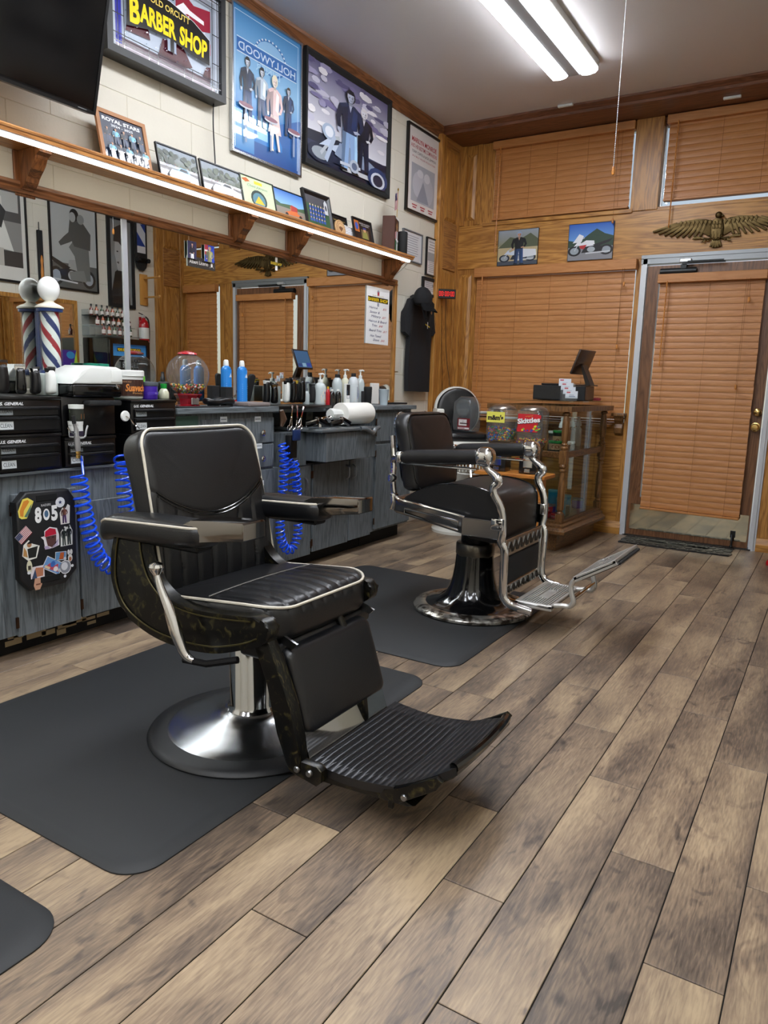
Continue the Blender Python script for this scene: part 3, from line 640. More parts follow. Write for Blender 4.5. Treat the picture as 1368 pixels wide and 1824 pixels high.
# stained glass light box sign
t = thing('stained_glass_sign', 'black-framed stained glass barber shop sign with yellow lettering, between television and diner poster', 'sign', (.004, 2.695, 2.522), RZ)
obj('frame', frame_bm(.73, .50, .032, .085, 0), mat('charcoal_frame', '#1d1f21', .45), t, 0); obj('back_box', bx((-.345, -.06, .02), (.345, 0, .48)), BLKM, t, 0)
K = '#0a0a0c'; G1 = '#a9b4c4'; G2 = '#8d9aae'; MR = '#4a1420'
sh = [('r', .0, .0, 1, .055, '#b9aebb'), ('r', 0, .945, 1, 1, '#b5b9c8'), ('r', 0, 0, .045, 1, '#b2bac8'), ('r', .955, 0, 1, 1, '#b2bac8'), ('r', .045, .055, .955, .125, '#6f6068'), ('r', .045, .875, .955, .945, '#8a8e9a'), ('r', .045, .055, .095, .945, '#2b2fa0'), ('r', .905, .055, .955, .945, '#8d96a4')]
sh += [('p', [(.095, .93), (.60, .93), (.52, .78), (.42, .68), (.28, .70), (.12, .66), (.095, .68)], '#1b1ba0')]
for k in range(26): a = random.uniform(.12, .5); b = random.uniform(.72, .92); sh.append(('p', ell(a, b, .012, .016, 5, random.random()*6), '#d9dcf2'))
sh += [('p', [(.52, .70), (.66, .86), (.74, .80), (.905, .84), (.905, .62), (.80, .58), (.70, .64), (.60, .60)], '#8d2036'), ('p', [(.54, .66), (.64, .77), (.70, .73), (.84, .70), (.84, .66), (.68, .68), (.60, .64)], '#e4dde4'),
       ('p', [(.12, .20), (.16, .40), (.30, .42), (.33, .22)], MR), ('p', [(.40, .125), (.44, .30), (.62, .34), (.72, .16), (.66, .125)], MR), ('p', [(.70, .48), (.78, .56), (.905, .50), (.905, .38), (.78, .42)], '#a8324a'), ('p', [(.82, .125), (.86, .24), (.905, .26), (.905, .125)], MR)]
for k in range(90): a = random.uniform(.1, .88); b = random.uniform(.13, .66); l = random.uniform(.008, .02); sh.append(('p', [(a, b), (a+l, b+.008), (a+l*.7, b+.018)], '#dfe4ee' if k % 3 else '#6b7890'))
sh += [('r', .47, .20, .55, .86, G2), ('r', .495, .2, .53, .5, K), ('e', .51, .80, .04, .08, '#c2cad4'), ('l', [(.47, .8), (.49, .72), (.53, .72), (.55, .8)], .01, K)]
sh += [('p', [(.12, .60), (.30, .68), (.50, .69), (.72, .62), (.88, .52), (.88, .26), (.72, .27), (.50, .32), (.30, .30), (.12, .24)], K), ('l', [(.12, .60), (.30, .68), (.50, .69), (.72, .62), (.88, .52), (.88, .26)], .004, '#d8d8e0')]
sh += [('t', .188, .30, .24, 'B', '#f0d020', {'bold': .04, 'fit': .085}), ('t', .39, .345, .17, 'ARBER', '#f0d020', {'bold': .04, 'fit': .32}), ('t', .715, .325, .17, 'SHOP', '#f0d020', {'bold': .04, 'fit': .27, 'rot': -.05}), ('t', .50, .575, .06, 'OLD ORCUTT', '#d8c060', {'bold': .02, 'fit': .36, 'rot': -.03})]
for a in (.045, .095, .905, .955): sh.append(('l', [(a, 0), (a, 1)], .006, K))
for b in (.055, .125, .875, .945): sh.append(('l', [(0, b), (1, b)], .006, K))
for a in (.3, .38, .62, .7): sh += [('l', [(a, 0), (a, .125)], .006, K), ('l', [(a, .875), (a, 1)], .006, K)]
for b in (.3, .6): sh += [('l', [(0, b), (.095, b)], .006, K), ('l', [(.905, b), (1, b)], .006, K)]
art('glass_panel', .67, .44, sh, STAIN, t, y=-.064, bgc=G1, z0=.03)
obj('power_cord', tube(B(), smoothpts([(.33, -.03, .03), (.325, -.03, -.1), (.345, -.02, -.25), (.34, -.03, -.36), (.36, -.02, -.48)], 5), .0035, 6), BLK, t)
# diner poster: its wording runs backwards in the photo
sh = [('g', 0, .55, 1, 1, '#8fc0e6', '#3f8fcf'), ('g', 0, .3, 1, .55, '#2f7fc2', '#8fc0e6'), ('g', 0, 0, 1, .3, '#16498f', '#2a72b8'), ('g', .02, .02, .30, .30, '#2f7fc2', '#9fd0ee'), ('r', .30, .12, .72, .34, '#2f7fc8'), ('r', .34, .15, .50, .31, '#9fd4f0'), ('p', [(.6, .3), (1, .42), (1, .2), (.72, .16)], '#2764ad')]
sh += [('l', [(.035, .03), (.035, .97), (.965, .97), (.965, .03)], .006, '#d8ecf8'), ('e', .54, .765, .24, .125, '#2a70b8'), ('e', .54, .765, .215, .112, '#8fc0e6'), ('r', .06, .70, .94, .79, '#2568b4'), ('l', [(.06, .795), (.94, .795)], .008, '#d5e8f5'), ('l', [(.06, .695), (.94, .695)], .008, '#d5e8f5')]
sh += [('t', .50, .715, .055, 'HOLLYWOOD', '#cfe4f4', {'flip': 1, 'fit': .84, 'bold': .01, 'arc': 0}), ('t', .50, .635, .05, 'DINER', '#a9d2ee', {'flip': 1, 'fit': .36, 'bold': .01})]
for k in range(12): a = pi*(.08+.84*k/11); sh.append(('p', ell(.54+.225*cos(a), .77+.117*sin(a), .014, .008, 5), '#e6f1fa'))
for (a, s, c1, c2, hr) in ((.20, .44, '#1b2a44', '#1a3a6a', '#141418'), (.40, .42, '#b9c9d8', '#27406a', '#15151a'), (.80, .36, '#20365c', '#1f3f70', '#3a3028')): sh += fig(a, .24 if a != .80 else .26, s, c1, c2, '#c8d0dc', hr, 1.1)
sh += fig(.58, .10, .55, '#e8c8c8', '#f0d4d0', '#f0e0d8', '#efe6c8', 1.0, True)
for a, b, l in ((.16, .33, .25), (.52, .31, .22), (.88, .30, .18)): sh += [('r', a-.012, b-l, a+.012, b, '#8da2c0'), ('e', a, b, .10, .016, '#c9cdd8'), ('e', a, b+.012, .10, .016, '#8a5a6a')]
picture('framed_poster', 'tall blue diner poster with backwards lettering in a silver frame', 'poster', (.002, 3.475, 2.34), RZ, .60, .745, sh, .012, .022, mat('silver_frame', '#b9bcc0', .2, 1), bgc='#6fb0e0')
# couple on motorcycle poster
sh = [('g', 0, .3, 1, 1, '#dfe0ea', '#5e5a86'), ('g', 0, 0, 1, .3, '#10182c', '#3c4668'), ('p', [(0, .3), (.3, .33), (.7, .28), (1, .30), (1, .22), (0, .2)], '#1a2236')]
for k in range(60):
    a, b = random.uniform(0, 1), random.uniform(.4, .98); l = random.uniform(.03, .12); sh.append(('p', ell(a, b, l, .02+.02*random.random(), 7, random.random()), random.choice(['#7a74a0', '#9c98bc', '#c9c8dc', '#55517c', '#e8e6ee'] if b > .6 else ['#c9c8dc', '#e8e6ee', '#d6c9cc', '#f0eef2'])))
sh += moto(.50, .02, 1.0, '#c5d4ea', '#1b2740', .62)
sh += [('e', .23, .36, .075, .08, '#a9bcd6'), ('e', .235, .36, .05, .055, '#e8eef8'), ('l', [(.20, .06), (.30, .34)], .04, '#b5c6de'), ('p', [(.36, .22), (.55, .22), (.58, .36), (.40, .36)], '#b5c6de')]
sh += [('p', [(.30, .16), (.45, .12), (.75, .14), (.82, .22), (.6, .30), (.36, .30)], '#8a9cb8')]+fig(.66, .10, .68, '#141a2a', '#1c2438', '#e4e6f0', '#e0dce0', .85)+fig(.48, .04, .84, '#1c2c50', '#8fb0dc', '#b4bcd4', '#101422', .9)+[('l', [(.36, .10), (.62, .12)], .02, '#c5cede'), ('e', .54, .12, .06, .07, '#b8c2d2'), ('e', .54, .12, .035, .04, '#5a6a88')]
sh += [('e', .86, .1, .14, .12, '#26406e'), ('e', .86, .08, .10, .09, '#c9d2e0'), ('e', .86, .08, .07, .065, '#1b2740')]
picture('framed_poster', 'wide purple-sky motorcycle couple poster in a thick black frame', 'poster', (.002, 4.29, 2.435), RZ, .985, .65, sh, .035, .035, BLKM, prof=1)
# red-lettered document poster
sh = [('r', .12, .12, .88, .58, '#aab0bc'), ('e', .36, .34, .2, .16, '#c3c7d2'), ('e', .64, .3, .2, .18, '#b8bdc9'), ('e', .4, .48, .10, .05, '#d4d7de'), ('e', .62, .46, .10, .06, '#d4d7de'), ('p', [(.3, .14), (.5, .40), (.7, .14)], '#8f97a8')]
sh += [('t', .5, .83, .055, 'MARILYN MONROE', '#c03040', {'fit': .80, 'bold': .02}), ('t', .5, .76, .045, 'AND HER BEDTIME COMPANIONS', '#b84050', {'fit': .84, 'bold': .01}), ('t', .5, .70, .03, 'TONY CURTIS & JACK LEMMON', '#2a2a38', {'fit': .78}), ('t', .5, .65, .02, 'IN A BILLY WILDER PRODUCTION', '#b84050', {'fit': .74})]
for k in range(3): sh += [('r', .16+.26*k, .07, .32+.26*k, .085, '#b84050'), ('r', .18+.26*k, .04, .30+.26*k, .055, '#b84050')]
picture('framed_poster', 'narrow white poster with red lettering in a black frame beside the corner', 'poster', (.002, 5.31, 2.42), RZ, .52, .62, sh, .016, .022, BLK, bgc='#e6e4e2')
# certificates
def lines(n, y0, y1, c='#8a8c92', x0=.15, x1=.85, h=.3):
    o = []
    for k in range(n):
        y = y0+(y1-y0)*k/max(1, n-1); a = random.uniform(0, .08); o.append(('r', x0+a, y, x1-random.uniform(0, .1), y+h*abs(y1-y0)/max(1, n-1), c))
    return o
p1 = at(733, 448, 0); p2 = at(753, 470, 0)
def wallframe(nm, lb, cat, uvs, sh, fw, fm, **kw):
    P = [at(u, v, 0) for u, v in uvs]; y0 = (P[0].y+P[3].y)/2; y1 = (P[1].y+P[2].y)/2; z0 = (P[2].z+P[3].z)/2; z1 = (P[0].z+P[1].z)/2
    return picture(nm, lb, cat, (.002, (y0+y1)/2, z0), RZ, y1-y0, z1-z0, sh, fw, .018, fm, **kw)
wallframe('framed_certificate', 'grey-framed certificate half hidden behind the black cylinder on the shelf', 'certificate', ((716, 408), (752, 418), (746, 470), (714, 463)), lines(9, .2, .85, '#9a9ca4'), .008, mat('grey_frame', '#6a6c70', .4), bgc='#dadce0')
wallframe('framed_certificate', 'black-edged certificate with a grey picture panel, right of the shelf end', 'certificate', ((759, 422), (781, 430), (777, 496), (755, 488)), [('r', .1, .38, .9, .62, '#9aa0a6'), *lines(4, .68, .9), *lines(6, .08, .34)], .008, BLK, bgc='#dcdee0')
wallframe('framed_certificate', 'small black-framed certificate beside the red digital clock', 'certificate', ((752, 492), (777, 500), (774, 533), (748, 524)), [('r', .1, .1, .9, .9, '#cfd3da'), *lines(5, .25, .8), ('r', .7, .6, .85, .75, '#7a8088')], .022, BLKM, bgc='#c5c9d2')
# digital clock on the casing
c = at(788, 523, .06); t = thing('digital_clock', 'small black digital clock with red glowing digits on the corner trim', 'clock', (.10, c.y-.0, c.z-.04), math.radians(38))
obj('case', bx((-.075, 0, 0), (.075, .03, .075), .003, 1), BLK, t, 0)
RD = emis('red_led', '#ff1408', 1.3)
bm = B()
def seg7(bm, x, z, w, h):
    for a, b in (((x, z), (x+w, z)), ((x, z+h/2), (x+w, z+h/2)), ((x, z+h), (x+w, z+h)), ((x, z), (x, z+h)), ((x+w, z), (x+w, z+h))):
        if a[1] == b[1] == z+h/2: continue
        box(bm, (min(a[0], b[0])-.0009, -.0016, min(a[1], b[1])-.0009), (max(a[0], b[0])+.0009, -.0008, max(a[1], b[1])+.0009))
for k, x in enumerate((-.062, -.042, -.014, .006, .032, .050)): seg7(bm, x, .02, .011, .034)
for x in (-.024, .024):
    for z in (.03, .045): box(bm, (x-.0015, -.0016, z), (x+.0015, -.0008, z+.003))
obj('led_digits', bm, RD, t, 0)
obj('power_cord', tube(B(), smoothpts([(0, .02, 0), (.012, .05, -.2), (.03, .06, -.45), (.08, .06, -.75), (.1, .06, -.9)], 6), .0025, 5), BLK, t)
o = tag(obj('wall_cable', tube(B(), smoothpts([(.045, YR+.05, 1.78), (.046, YR+.07, 1.45), (.05, YR+.10, 1.2), (.05, YR+.11, 1.0)], 6), .002, 5), BLK), 'thin dark cable running down the oak panelling in the corner', 'cable')
# mirror with its wooden frame
MZ0, MZ1, MY0, MY1 = 1.0, 1.862, .6, 4.93
t = thing('wall_mirror', 'long wood-framed barber mirror behind the whole counter', 'mirror', (0, MY0, 0))
obj('glass', bx((0, 0, MZ0), (.008, MY1-MY0, MZ1)), MIRR, t, 0)
bm = B(); prism(bm, [(0, MZ1-.012), (.02, MZ1-.012), (.024, MZ1), (.016, MZ1+.012), (.022, MZ1+.02), (.02, MZ1+.034), (0, MZ1+.036)], 0, MY1-MY0+.03, 'XZ'); obj('top_moulding', bm, CROWNY, t, 20)
obj('side_moulding', bx((0, MY1-MY0-.002, MZ0-.02), (.022, MY1-MY0+.03, MZ1+.03), .004, 1), OAK, t, 0)
obj('bottom_rail', bx((0, 0, MZ0-.03), (.022, MY1-MY0, MZ0+.002), .004, 1), OAKY, t, 0)
p = at(224, 500, .012); obj('joint_strip', bx((.008, p.y-.012-MY0, MZ0), (.014, p.y+.014-MY0, MZ1-.01)), mat('strip_silver', '#c5c9d0', .3, .5), t, 0)
for u, v in ((237, 381), (268, 390), (677, 500)):
    p = at(u, v, .03); obj('mirror_clip', lathe(B(), [(0, .012), (.007, .010), (.009, .004), (.009, 0)], (.024, p.y-MY0, p.z), 12, 'X'), GLASS, t)
# price list on the mirror
PB = '#1b2a6a'
sh = [('r', .06, .74, .94, .83, '#101010'), ('t', .5, .755, .055, 'BARBER SHOP', '#e8c818', {'fit': .86, 'bold': .03}), ('t', .5, .84, .02, 'OLD ORCUTT', '#b89a10', {'fit': .5}), ('e', .5, .92, .05, .035, '#9aa0b0'), ('r', .46, .86, .54, .92, '#b03040'), ('r', .46, .67, .54, .73, '#9aa0b0')]
for y, a, x, b, pr_ in ((.62, 'Haircut', .30, '..$32', .78), (.54, 'Senior &', .36, '', 0), (.47, 'Military', .42, '..$27', .76), (.385, 'Haircut & Beard', .5, '', 0), (.31, 'Trim', .36, '..$48', .62), (.22, 'Beard Trim', .40, '..$17', .82), (.125, 'Hot Towel', .42, '', 0), (.055, 'Shave', .44, '..$42', .72)):
    sh.append(('t', x, y, .042, a, PB, {'shear': .3, 'al': 'c', 'fit': min(.8, .06*len(a)*.9)}))
    if b: sh.append(('t', pr_, y, .035, b, '#c05058', {'shear': .3, 'fit': .2}))
y0, y1 = 4.545, 4.855; o = thing('price_list', 'white barber price list taped to the right end of the mirror', 'price list', (.014, (y0+y1)/2, 1.41), RZ)
obj('sheet', bx((-.155, 0, 0), (.155, .004, .40)), PAPER, o, 0); art('print', .31, .40, sh, PRINT, o, y=-.0004, bgc='#eef1f3')
# name plate and two snapshots stuck on the mirror
def mirror_card(nm, lb, cat, uv, w, h, sh, bgc, m=PRINT, tk=.003, x=.012, roll=0):
    p = at(*uv, x); o = thing(nm, lb, cat, (x, p.y, p.z-h/2), rot=(0, roll, RZ)); obj('card', bx((-w/2, 0, 0), (w/2, tk, h)), mat('card_edge', '#dfe6d8', .6), o, 0); art('print', w, h, sh, m, o, y=-.0004, bgc=bgc); return o
mirror_card('name_plate', 'dark name plate with white lettering stuck on the mirror', 'name plate', (359, 469), .20, .052, [('t', .40, .33, .36, 'Albert Licerio', '#e8e4e0', {'fit': .66}), ('e', .87, .5, .035, .22, '#d8d4d0'), ('l', [(.80, .2), (.94, .8)], .006, '#d8d4d0'), ('l', [(.94, .2), (.80, .8)], .006, '#d8d4d0')], '#2a2320')
mirror_card('snapshot', 'snapshot of a person in white and dark above the name plate, left of the two', 'photo', (342, 445), .062, .085, [('r', 0, 0, 1, 1, '#2a2548')]+fig(.5, -.3, 1.2, '#1c1828', '#e8e8f0', '#d8a890', '#1c1418', 1.2), '#2a2548', x=.02)
mirror_card('snapshot', 'snapshot of a person in uniform on blue above the name plate, right of the two', 'photo', (373, 452), .07, .085, [('r', 0, 0, 1, 1, '#2440b0'), ('r', 0, .4, .35, 1, '#a83040'), ('r', 0, .6, .3, .7, '#e8e0e0')]+fig(.5, -.5, 1.4, '#8a8a60', '#8a8a60', '#d0a080', '#b0a888', 1.3), '#2440b0', x=.02)
p = at(492, 470, .0095); o = thing('shop_sticker', 'tiny gold and white barber pole sticker on the mirror over the eagle reflection', 'sticker', (.0095, p.y, p.z), RZ)
art('print', .11, .075, [('r', .42, 0, .6, 1, '#e8e8ec'), ('r', 0, .35, 1, .62, '#17140c'), ('t', .5, .40, .2, 'BARBER SHOP', '#e0c020', {'fit': .9, 'bold': .02})], PRINT, o, y=-.0003, bgc=None, z0=-.0375)
# shelf, light strip and brackets
SY1 = 4.87; SZ = 2.040
t = thing('wall_shelf', 'long pine wall shelf above the mirror with a bright light strip under its edge', 'shelf', (0, 0, SZ))
obj('board', box(B(), (0, .3, -.026), (.205, SY1, 0), .006, 2), SHELFW, t)
obj('edge_bead', tube(B(), [(.206, .3, -.004), (.206, SY1, -.004)], .007, 8), SHELFW, t)
obj('strip_housing', bx((.165, .3, -.034), (.20, SY1-.03, -.026)), ALU, t, 0)
obj('light_strip', box(B(), (.180, .3, -.046), (.202, SY1-.045, -.029), .006, 2), emis('strip_lit', '#fff6e6', STRIP), t)
obj('strip_cord', tube(B(), smoothpts([(.17, SY1-.03, -.04), (.12, SY1+.02, -.06), (.06, SY1-.01, -.12), (.01, SY1+.02, -.15)], 5), .003, 6), WHT, t)
bp = [(0, 0), (.155, 0), (.158, -.022), (.13, -.03), (.128, -.04), (.112, -.062), (.10, -.08), (.082, -.088), (.066, -.105), (.062, -.125), (.050, -.138), (.03, -.142), (.03, -.15), (0, -.15)]
for y in (1.30, 1.96, 3.205, 3.695, 4.80):
    b = obj('bracket', prism(B(), bp, y-.028, y+.028, 'XZ', .003, 1), BRACKW, t, 20, ); b.location = (0, 0, -.026)
    obj('back_plate', bx((0, y-.045, -.175), (.012, y+.045, -.0), .003, 1), BRACKW, b, 0)
    obj('screw_hole', lathe(B(), [(.005, 0), (.005, .0006)], (.0122, y, -.16), 8, 'X'), BLKM, b)
# things on the shelf; y by pixel on the plane x=.1
def onshelf(nm, lb, cat, ua, ub, va, h, sh, fw=.008, fm=None, tilt=.22, x=.12, bgc='#888888', m=None, rz=0, fd=.012, prof=0):
    a = at(ua, va, .1); b = at(ub, va+ (ub-ua)*.36, .1); w = abs(b.y-a.y)-.022
    return picture(nm, lb, cat, (x, (a.y+b.y)/2, SZ+.001), RZ+rz, w, h, sh, fw, fd, fm or BLK, tilt=tilt, bgc=bgc, m=m, prof=prof)
sh = [('g', 0, 0, 1, 1, '#1b2a40', '#16203a'), ('t', .5, .86, .075, 'ROYAL STARS', '#eef2f6', {'fit': .86, 'bold': .03}), ('t', .5, .765, .05, '2024 - 2025', '#dde2ea', {'fit': .5, 'bold': .02})]
for r_ in range(2):
    for k in range(5): sh += fig(.14+.18*k+.02*r_, .38-.36*r_, .34, '#6ab0d0' if (k+r_) % 2 else '#202838', '#2a3a58', '#d8a888', '#4a2c20', 1.1)
onshelf('picture_frame', 'light wood-framed team photo headed in white capitals, first on the shelf from the television', 'picture', 172, 268, 262, .235, sh, .018, mat('light_wood', '#a8754a', .5))
def race(c1, c2, sky='#8d99a8', gr='#7c7a7c', veg='#3d4a3a'):
    s = [('g', 0, .5, 1, 1, '#5a6452', sky), ('r', 0, 0, 1, .42, gr), ('r', 0, .42, 1, .5, '#c9ccd2')]
    for k in range(30): a = random.uniform(0, 1); s.append(('p', ell(a, random.uniform(.55, .85), .06, .07, 7, a), random.choice([veg, '#4d5a44', '#2f3a2e'])))
    for k in range(40): s.append(('e', random.random(), random.uniform(.42, .52), .008, .012, random.choice(['#d8d8e0', '#4a5a90', '#a03a3a', '#e8e8e8'])))
    s += [('p', [(.2, .22), (.28, .36), (.42, .37), (.5, .48), (.68, .46), (.75, .34), (.88, .30), (.9, .18), (.2, .14)], c1), ('p', [(.46, .37), (.52, .45), (.66, .44), (.7, .36)], '#202a30'), ('p', [(.2, .16), (.9, .2), (.9, .15), (.2, .11)], c2), ('e', .34, .15, .06, .08, '#15161a'), ('e', .76, .17, .06, .08, '#15161a'), ('e', .34, .15, .03, .04, '#b0b4b8'), ('e', .76, .17, .03, .04, '#b0b4b8')]
    return s
onshelf('picture_frame', 'thin-framed photo of a pale blue race car, second on the shelf from the television', 'picture', 276, 355, 296, .175, race('#9ac4ea', '#5a9ad8'), .006)
onshelf('picture_frame', 'thin-framed photo of a white and green race car, left of the autograph card', 'picture', 354, 432, 325, .172, race('#dfe4ea', '#3a58b0'), .006)
sh = [('r', .0, .0, 1, 1, '#cfe0b8'), ('p', [(.05, .88), (.2, .95), (.3, .86), (.16, .80)], '#c86a30'), ('r', .42, .82, .66, .92, '#e8d030'), ('e', .5, .34, .24, .30, '#2a3a34'), ('e', .5, .32, .19, .24, '#5a8a9a'), ('p', [(.36, .2), (.5, .46), (.66, .2)], '#d8c030')]
sh += [('t', .5, .70, .07, 'Chase Johnson', '#2a6a48', {'shear': .4, 'fit': .6})]
for k in range(26): a, b = random.uniform(.05, .8), random.uniform(.05, .95); sh.append(('l', [(a, b), (a+.06, b+.05), (a+.1, b-.02), (a+.16, b+.05)], .0012, '#26483a'))
onshelf('autograph_card', 'pale green signed card leaning on the shelf between two car photos', 'card', 425, 490, 350, .175, sh, 0.0035, mat('card_rim', '#3a4438', .5), bgc='#cfe0b8', m=PRINT)
sh = [('g', 0, .45, 1, 1, '#8fc4ec', '#1f6ac8'), ('r', 0, 0, 1, .4, '#8d8478'), ('p', [(0, .4), (0, .62), (.2, .5), (.5, .55), (.8, .5), (1, .56), (1, .4)], '#3a5a34'), ('p', [(.3, .24), (.5, .34), (.5, .5), (.72, .46), (.74, .3), (.9, .24), (.86, .2), (.34, .18)], '#d8702a'), ('p', [(.52, .34), (.54, .56), (.74, .52), (.74, .36)], '#b03028'), ('e', .36, .19, .05, .06, '#1a1a1c'), ('e', .82, .2, .05, .06, '#1a1a1c')]
onshelf('picture_frame', 'unframed blue-sky photo of an orange and red racer on the shelf below the diner poster', 'picture', 484, 543, 370, .17, sh, .004)
sh = [('r', 0, 0, 1, 1, '#3a5a3a'), ('r', 0, .7, 1, 1, '#4a4a52')]
for r_ in range(4):
    for k in range(6): sh += [('r', .1+.12*k, .1+.14*r_, .19+.12*k, .2+.14*r_, '#3a58a8'), ('e', .145+.12*k, .23+.14*r_, .03, .035, '#d8b8a0')]
sh += [('p', [(.78, .45), (.94, .45), (.94, .85), (.86, .95), (.78, .85)], '#c9ccd0'), ('e', .86, .68, .04, .1, '#3a3c40')]
onshelf('picture_frame', 'thick black-framed team photo on the shelf under the corner of the motorcycle poster', 'picture', 538, 590, 388, .225, sh, .026, BLK, prof=1, fd=.02)
c = at(610, 393, .13); t = thing('round_plaque', 'round tan wooden seal plaque leaning on the shelf', 'plaque', (.13, c.y, SZ+.001), rot=(-.2, 0, RZ))
obj('disc', lathe(B(), [(0, 0), (.052, 0), (.055, .003), (.055, .012), (.052, .014), (0, .014)], (0, 0, .055), 40, 'Y'), mat('tan_wood', '#c8a070', .5), t)
sh = [('e', .5, .5, .47, .47, '#6a4424'), ('e', .5, .5, .44, .44, '#cda678'), ('e', .5, .5, .30, .30, '#6a4424'), ('e', .5, .5, .28, .28, '#cda678'), ('p', [(.28, .56), (.5, .62), (.72, .56), (.66, .42), (.56, .36), (.5, .26), (.44, .36), (.34, .42)], '#6a4424')]
for k in range(20): a = 2*pi*k/20; sh.append(('p', ell(.5+.37*cos(a), .5+.37*sin(a), .026, .026, 5, a), '#6a4424'))
o = art('print', .104, .104, sh, PRINT, t, y=-.0006, bgc=None, z0=.003)
onshelf('award_plaque', 'black plaque with small gold lettering behind the round seal', 'plaque', 598, 630, 402, .155, [('t', .5, .78, .07, 'Outstanding Service', '#b89a50', {'fit': .8}), *lines(4, .3, .6, '#8a7440', .2, .8, .25), ('r', .1, .0, .9, .2, '#dfe0e4')], .006, BLK, bgc='#0c0c0e', x=.07)
o = onshelf('award_card', 'white card standing on the shelf behind the round seal', 'card', 608, 640, 408, .09, lines(6, .2, .85), 0.003, WHT, bgc='#e4e6ea', m=PRINT, x=.10)
sh = [('r', 0, 0, 1, 1, '#141316'), ('r', .04, .45, .3, .95, '#b86a30'), ('e', .17, .7, .09, .16, '#3a58b0'), ('r', .38, .2, .8, .6, '#6a5a40'), ('p', [(.42, .2), (.5, .5), (.6, .52), (.7, .5), (.76, .2)], '#8a8a4a'), ('e', .59, .58, .08, .09, '#c89a70'), ('r', .5, .62, .68, .7, '#2a3a8a'), ('t', .63, .84, .06, 'WHY BE A POLICEMAN', '#e8e8e8', {'fit': .6}), ('t', .63, .76, .05, 'TO BE A FIREMAN', '#d8d8d8', {'fit': .45})]
onshelf('picture_frame', 'black-framed picture of a man in a blue cap, left of the brown wooden box', 'picture', 626, 663, 416, .165, sh, .010, BLK, bgc='#141316')
# brown wooden box with a painted diorama front, flag on top
a = at(684, 430, .1); b = at(713, 445, .1)
t = thing('wooden_diorama_box', 'tall brown wooden box with a little white and green house front on the shelf', 'ornament', (.10, (a.y+b.y)/2-.03, SZ+.001), RZ+.35)
obj('box', bx((-.07, -.045, 0), (.07, .045, .245), .003, 1), mat('brown_paint', '#4a2414', .45), t, 0)
sh = [('r', .05, .0, .95, .35, '#1d5a34'), ('r', .1, .35, .95, .95, '#3a1c12'), ('p', [(.3, .75), (.5, .9), (.7, .75)], '#a87a4a'), ('r', .35, .62, .65, .76, '#b89060'), ('r', .4, 0, .7, .62, '#e6e8ee'), ('r', .2, .35, .95, .4, '#e6e8ee'), ('e', .55, .3, .06, .04, '#101012'), ('p', [(.0, .55), (.3, .62), (.3, .42), (.02, .36)], '#d8a0a8'), ('r', .1, .95, .95, 1, '#e0dcd8'), ('p', [(.4, 0), (.44, 0), (.44, .35), (.4, .35)], '#b8bcc8')]
art('front_print', .136, .24, sh, PRINT, t, y=-.046, bgc='#3a1c12', z0=.002)
p = at(714, 360, .1); t = thing('small_flag', 'small American flag on a gold-tipped stick above the wooden box', 'flag', (.10, p.y-.06, SZ+.247), RZ+.3)
obj('stick', tube(B(), [(.02, 0, 0), (.0, -.01, .20)], .0022, 6), mat('gold', '#c9a040', .3, .8), t); obj('finial', lathe(B(), [(0, .215), (.004, .208), (.006, .198), (0, .19)], (0, -.01, 0), 10), mat('gold'), t)
def flagsh(flip=False):
    s = []
    for k in range(13): s.append(('r', 0, k/13, 1, (k+1)/13, '#a82838' if k % 2 == 0 else '#e8e4e4'))
    s.append(('r', 0, 6/13, .42, 1, '#26305a'))
    for i in range(5):
        for j in range(4): s.append(('p', ell(.05+.08*i, .54+.115*j, .014, .022, 5, .3), '#e8e8f0'))
    return s
art('cloth', .12, .085, flagsh(), PRINT, t, y=0, bgc='#ffffff', warp=lambda x, y, z: (.004-z*1.0, y-.008-.006*sin((x+.06)*50), .185-(x+.06)*.95-z*.35))
p = at(724, 450, .12); o = obj('speaker', lathe(B(), [(0, 0), (.034, 0), (.036, .004), (.036, .160), (.034, .166), (.03, .168), (0, .168)], (0, 0, 0), 32), BLKM); o.location = (.13, SY1-.045, SZ+.001); tag(o, 'black cylinder speaker at the right end of the shelf', 'speaker')
# T-shirt and cap on a hanger
sc = [(-.11, 0), (.09, 0), (.093, .30), (.098, .52), (.135, .40), (.165, .42), (.15, .60), (.12, .70), (.05, .74), (.02, .745), (-.035, .745), (-.06, .74), (-.14, .69), (-.17, .60), (-.16, .46), (-.12, .47), (-.115, .30)]
yy = 5.29; t = thing('t_shirt', 'black T-shirt with a small yellow crest hanging on the cream wall', 'shirt', (.012, yy, 1.075), RZ)
sc = [(-.185, .0), (.175, -.005), (.178, .30), (.185, .46), (.205, .445), (.25, .475), (.235, .60), (.19, .70), (.075, .745), (.03, .735), (-.04, .735), (-.085, .745), (-.19, .70), (-.245, .60), (-.255, .45), (-.21, .42), (-.188, .50), (-.185, .25)]
bm = prism(B(), sc, -.045, -.008, 'XZ')
bmesh.ops.triangulate(bm, faces=[f for f in bm.faces if len(f.verts) > 4]); bmesh.ops.subdivide_edges(bm, edges=bm.edges[:], cuts=2, use_grid_fill=True)
for v in bm.verts: v.co.y += .010*sin(v.co.x*38+sin(v.co.z*7)*1.2)+.004*sin(v.co.x*90+v.co.z*9)
obj('shirt', bm, mat('black_cloth', '#15161a', .9, bump=.3, bscale=400), t)
art('crest', .075, .05, [('r', .0, .35, 1, .55, '#c8b020'), ('r', .44, 0, .58, 1, '#e6e6e6')], PRINT, t, y=-.062, bgc=None, x0=.03, z0=.50, warp=lambda x, y, z: (x, y, z-(x-.05)*.25))
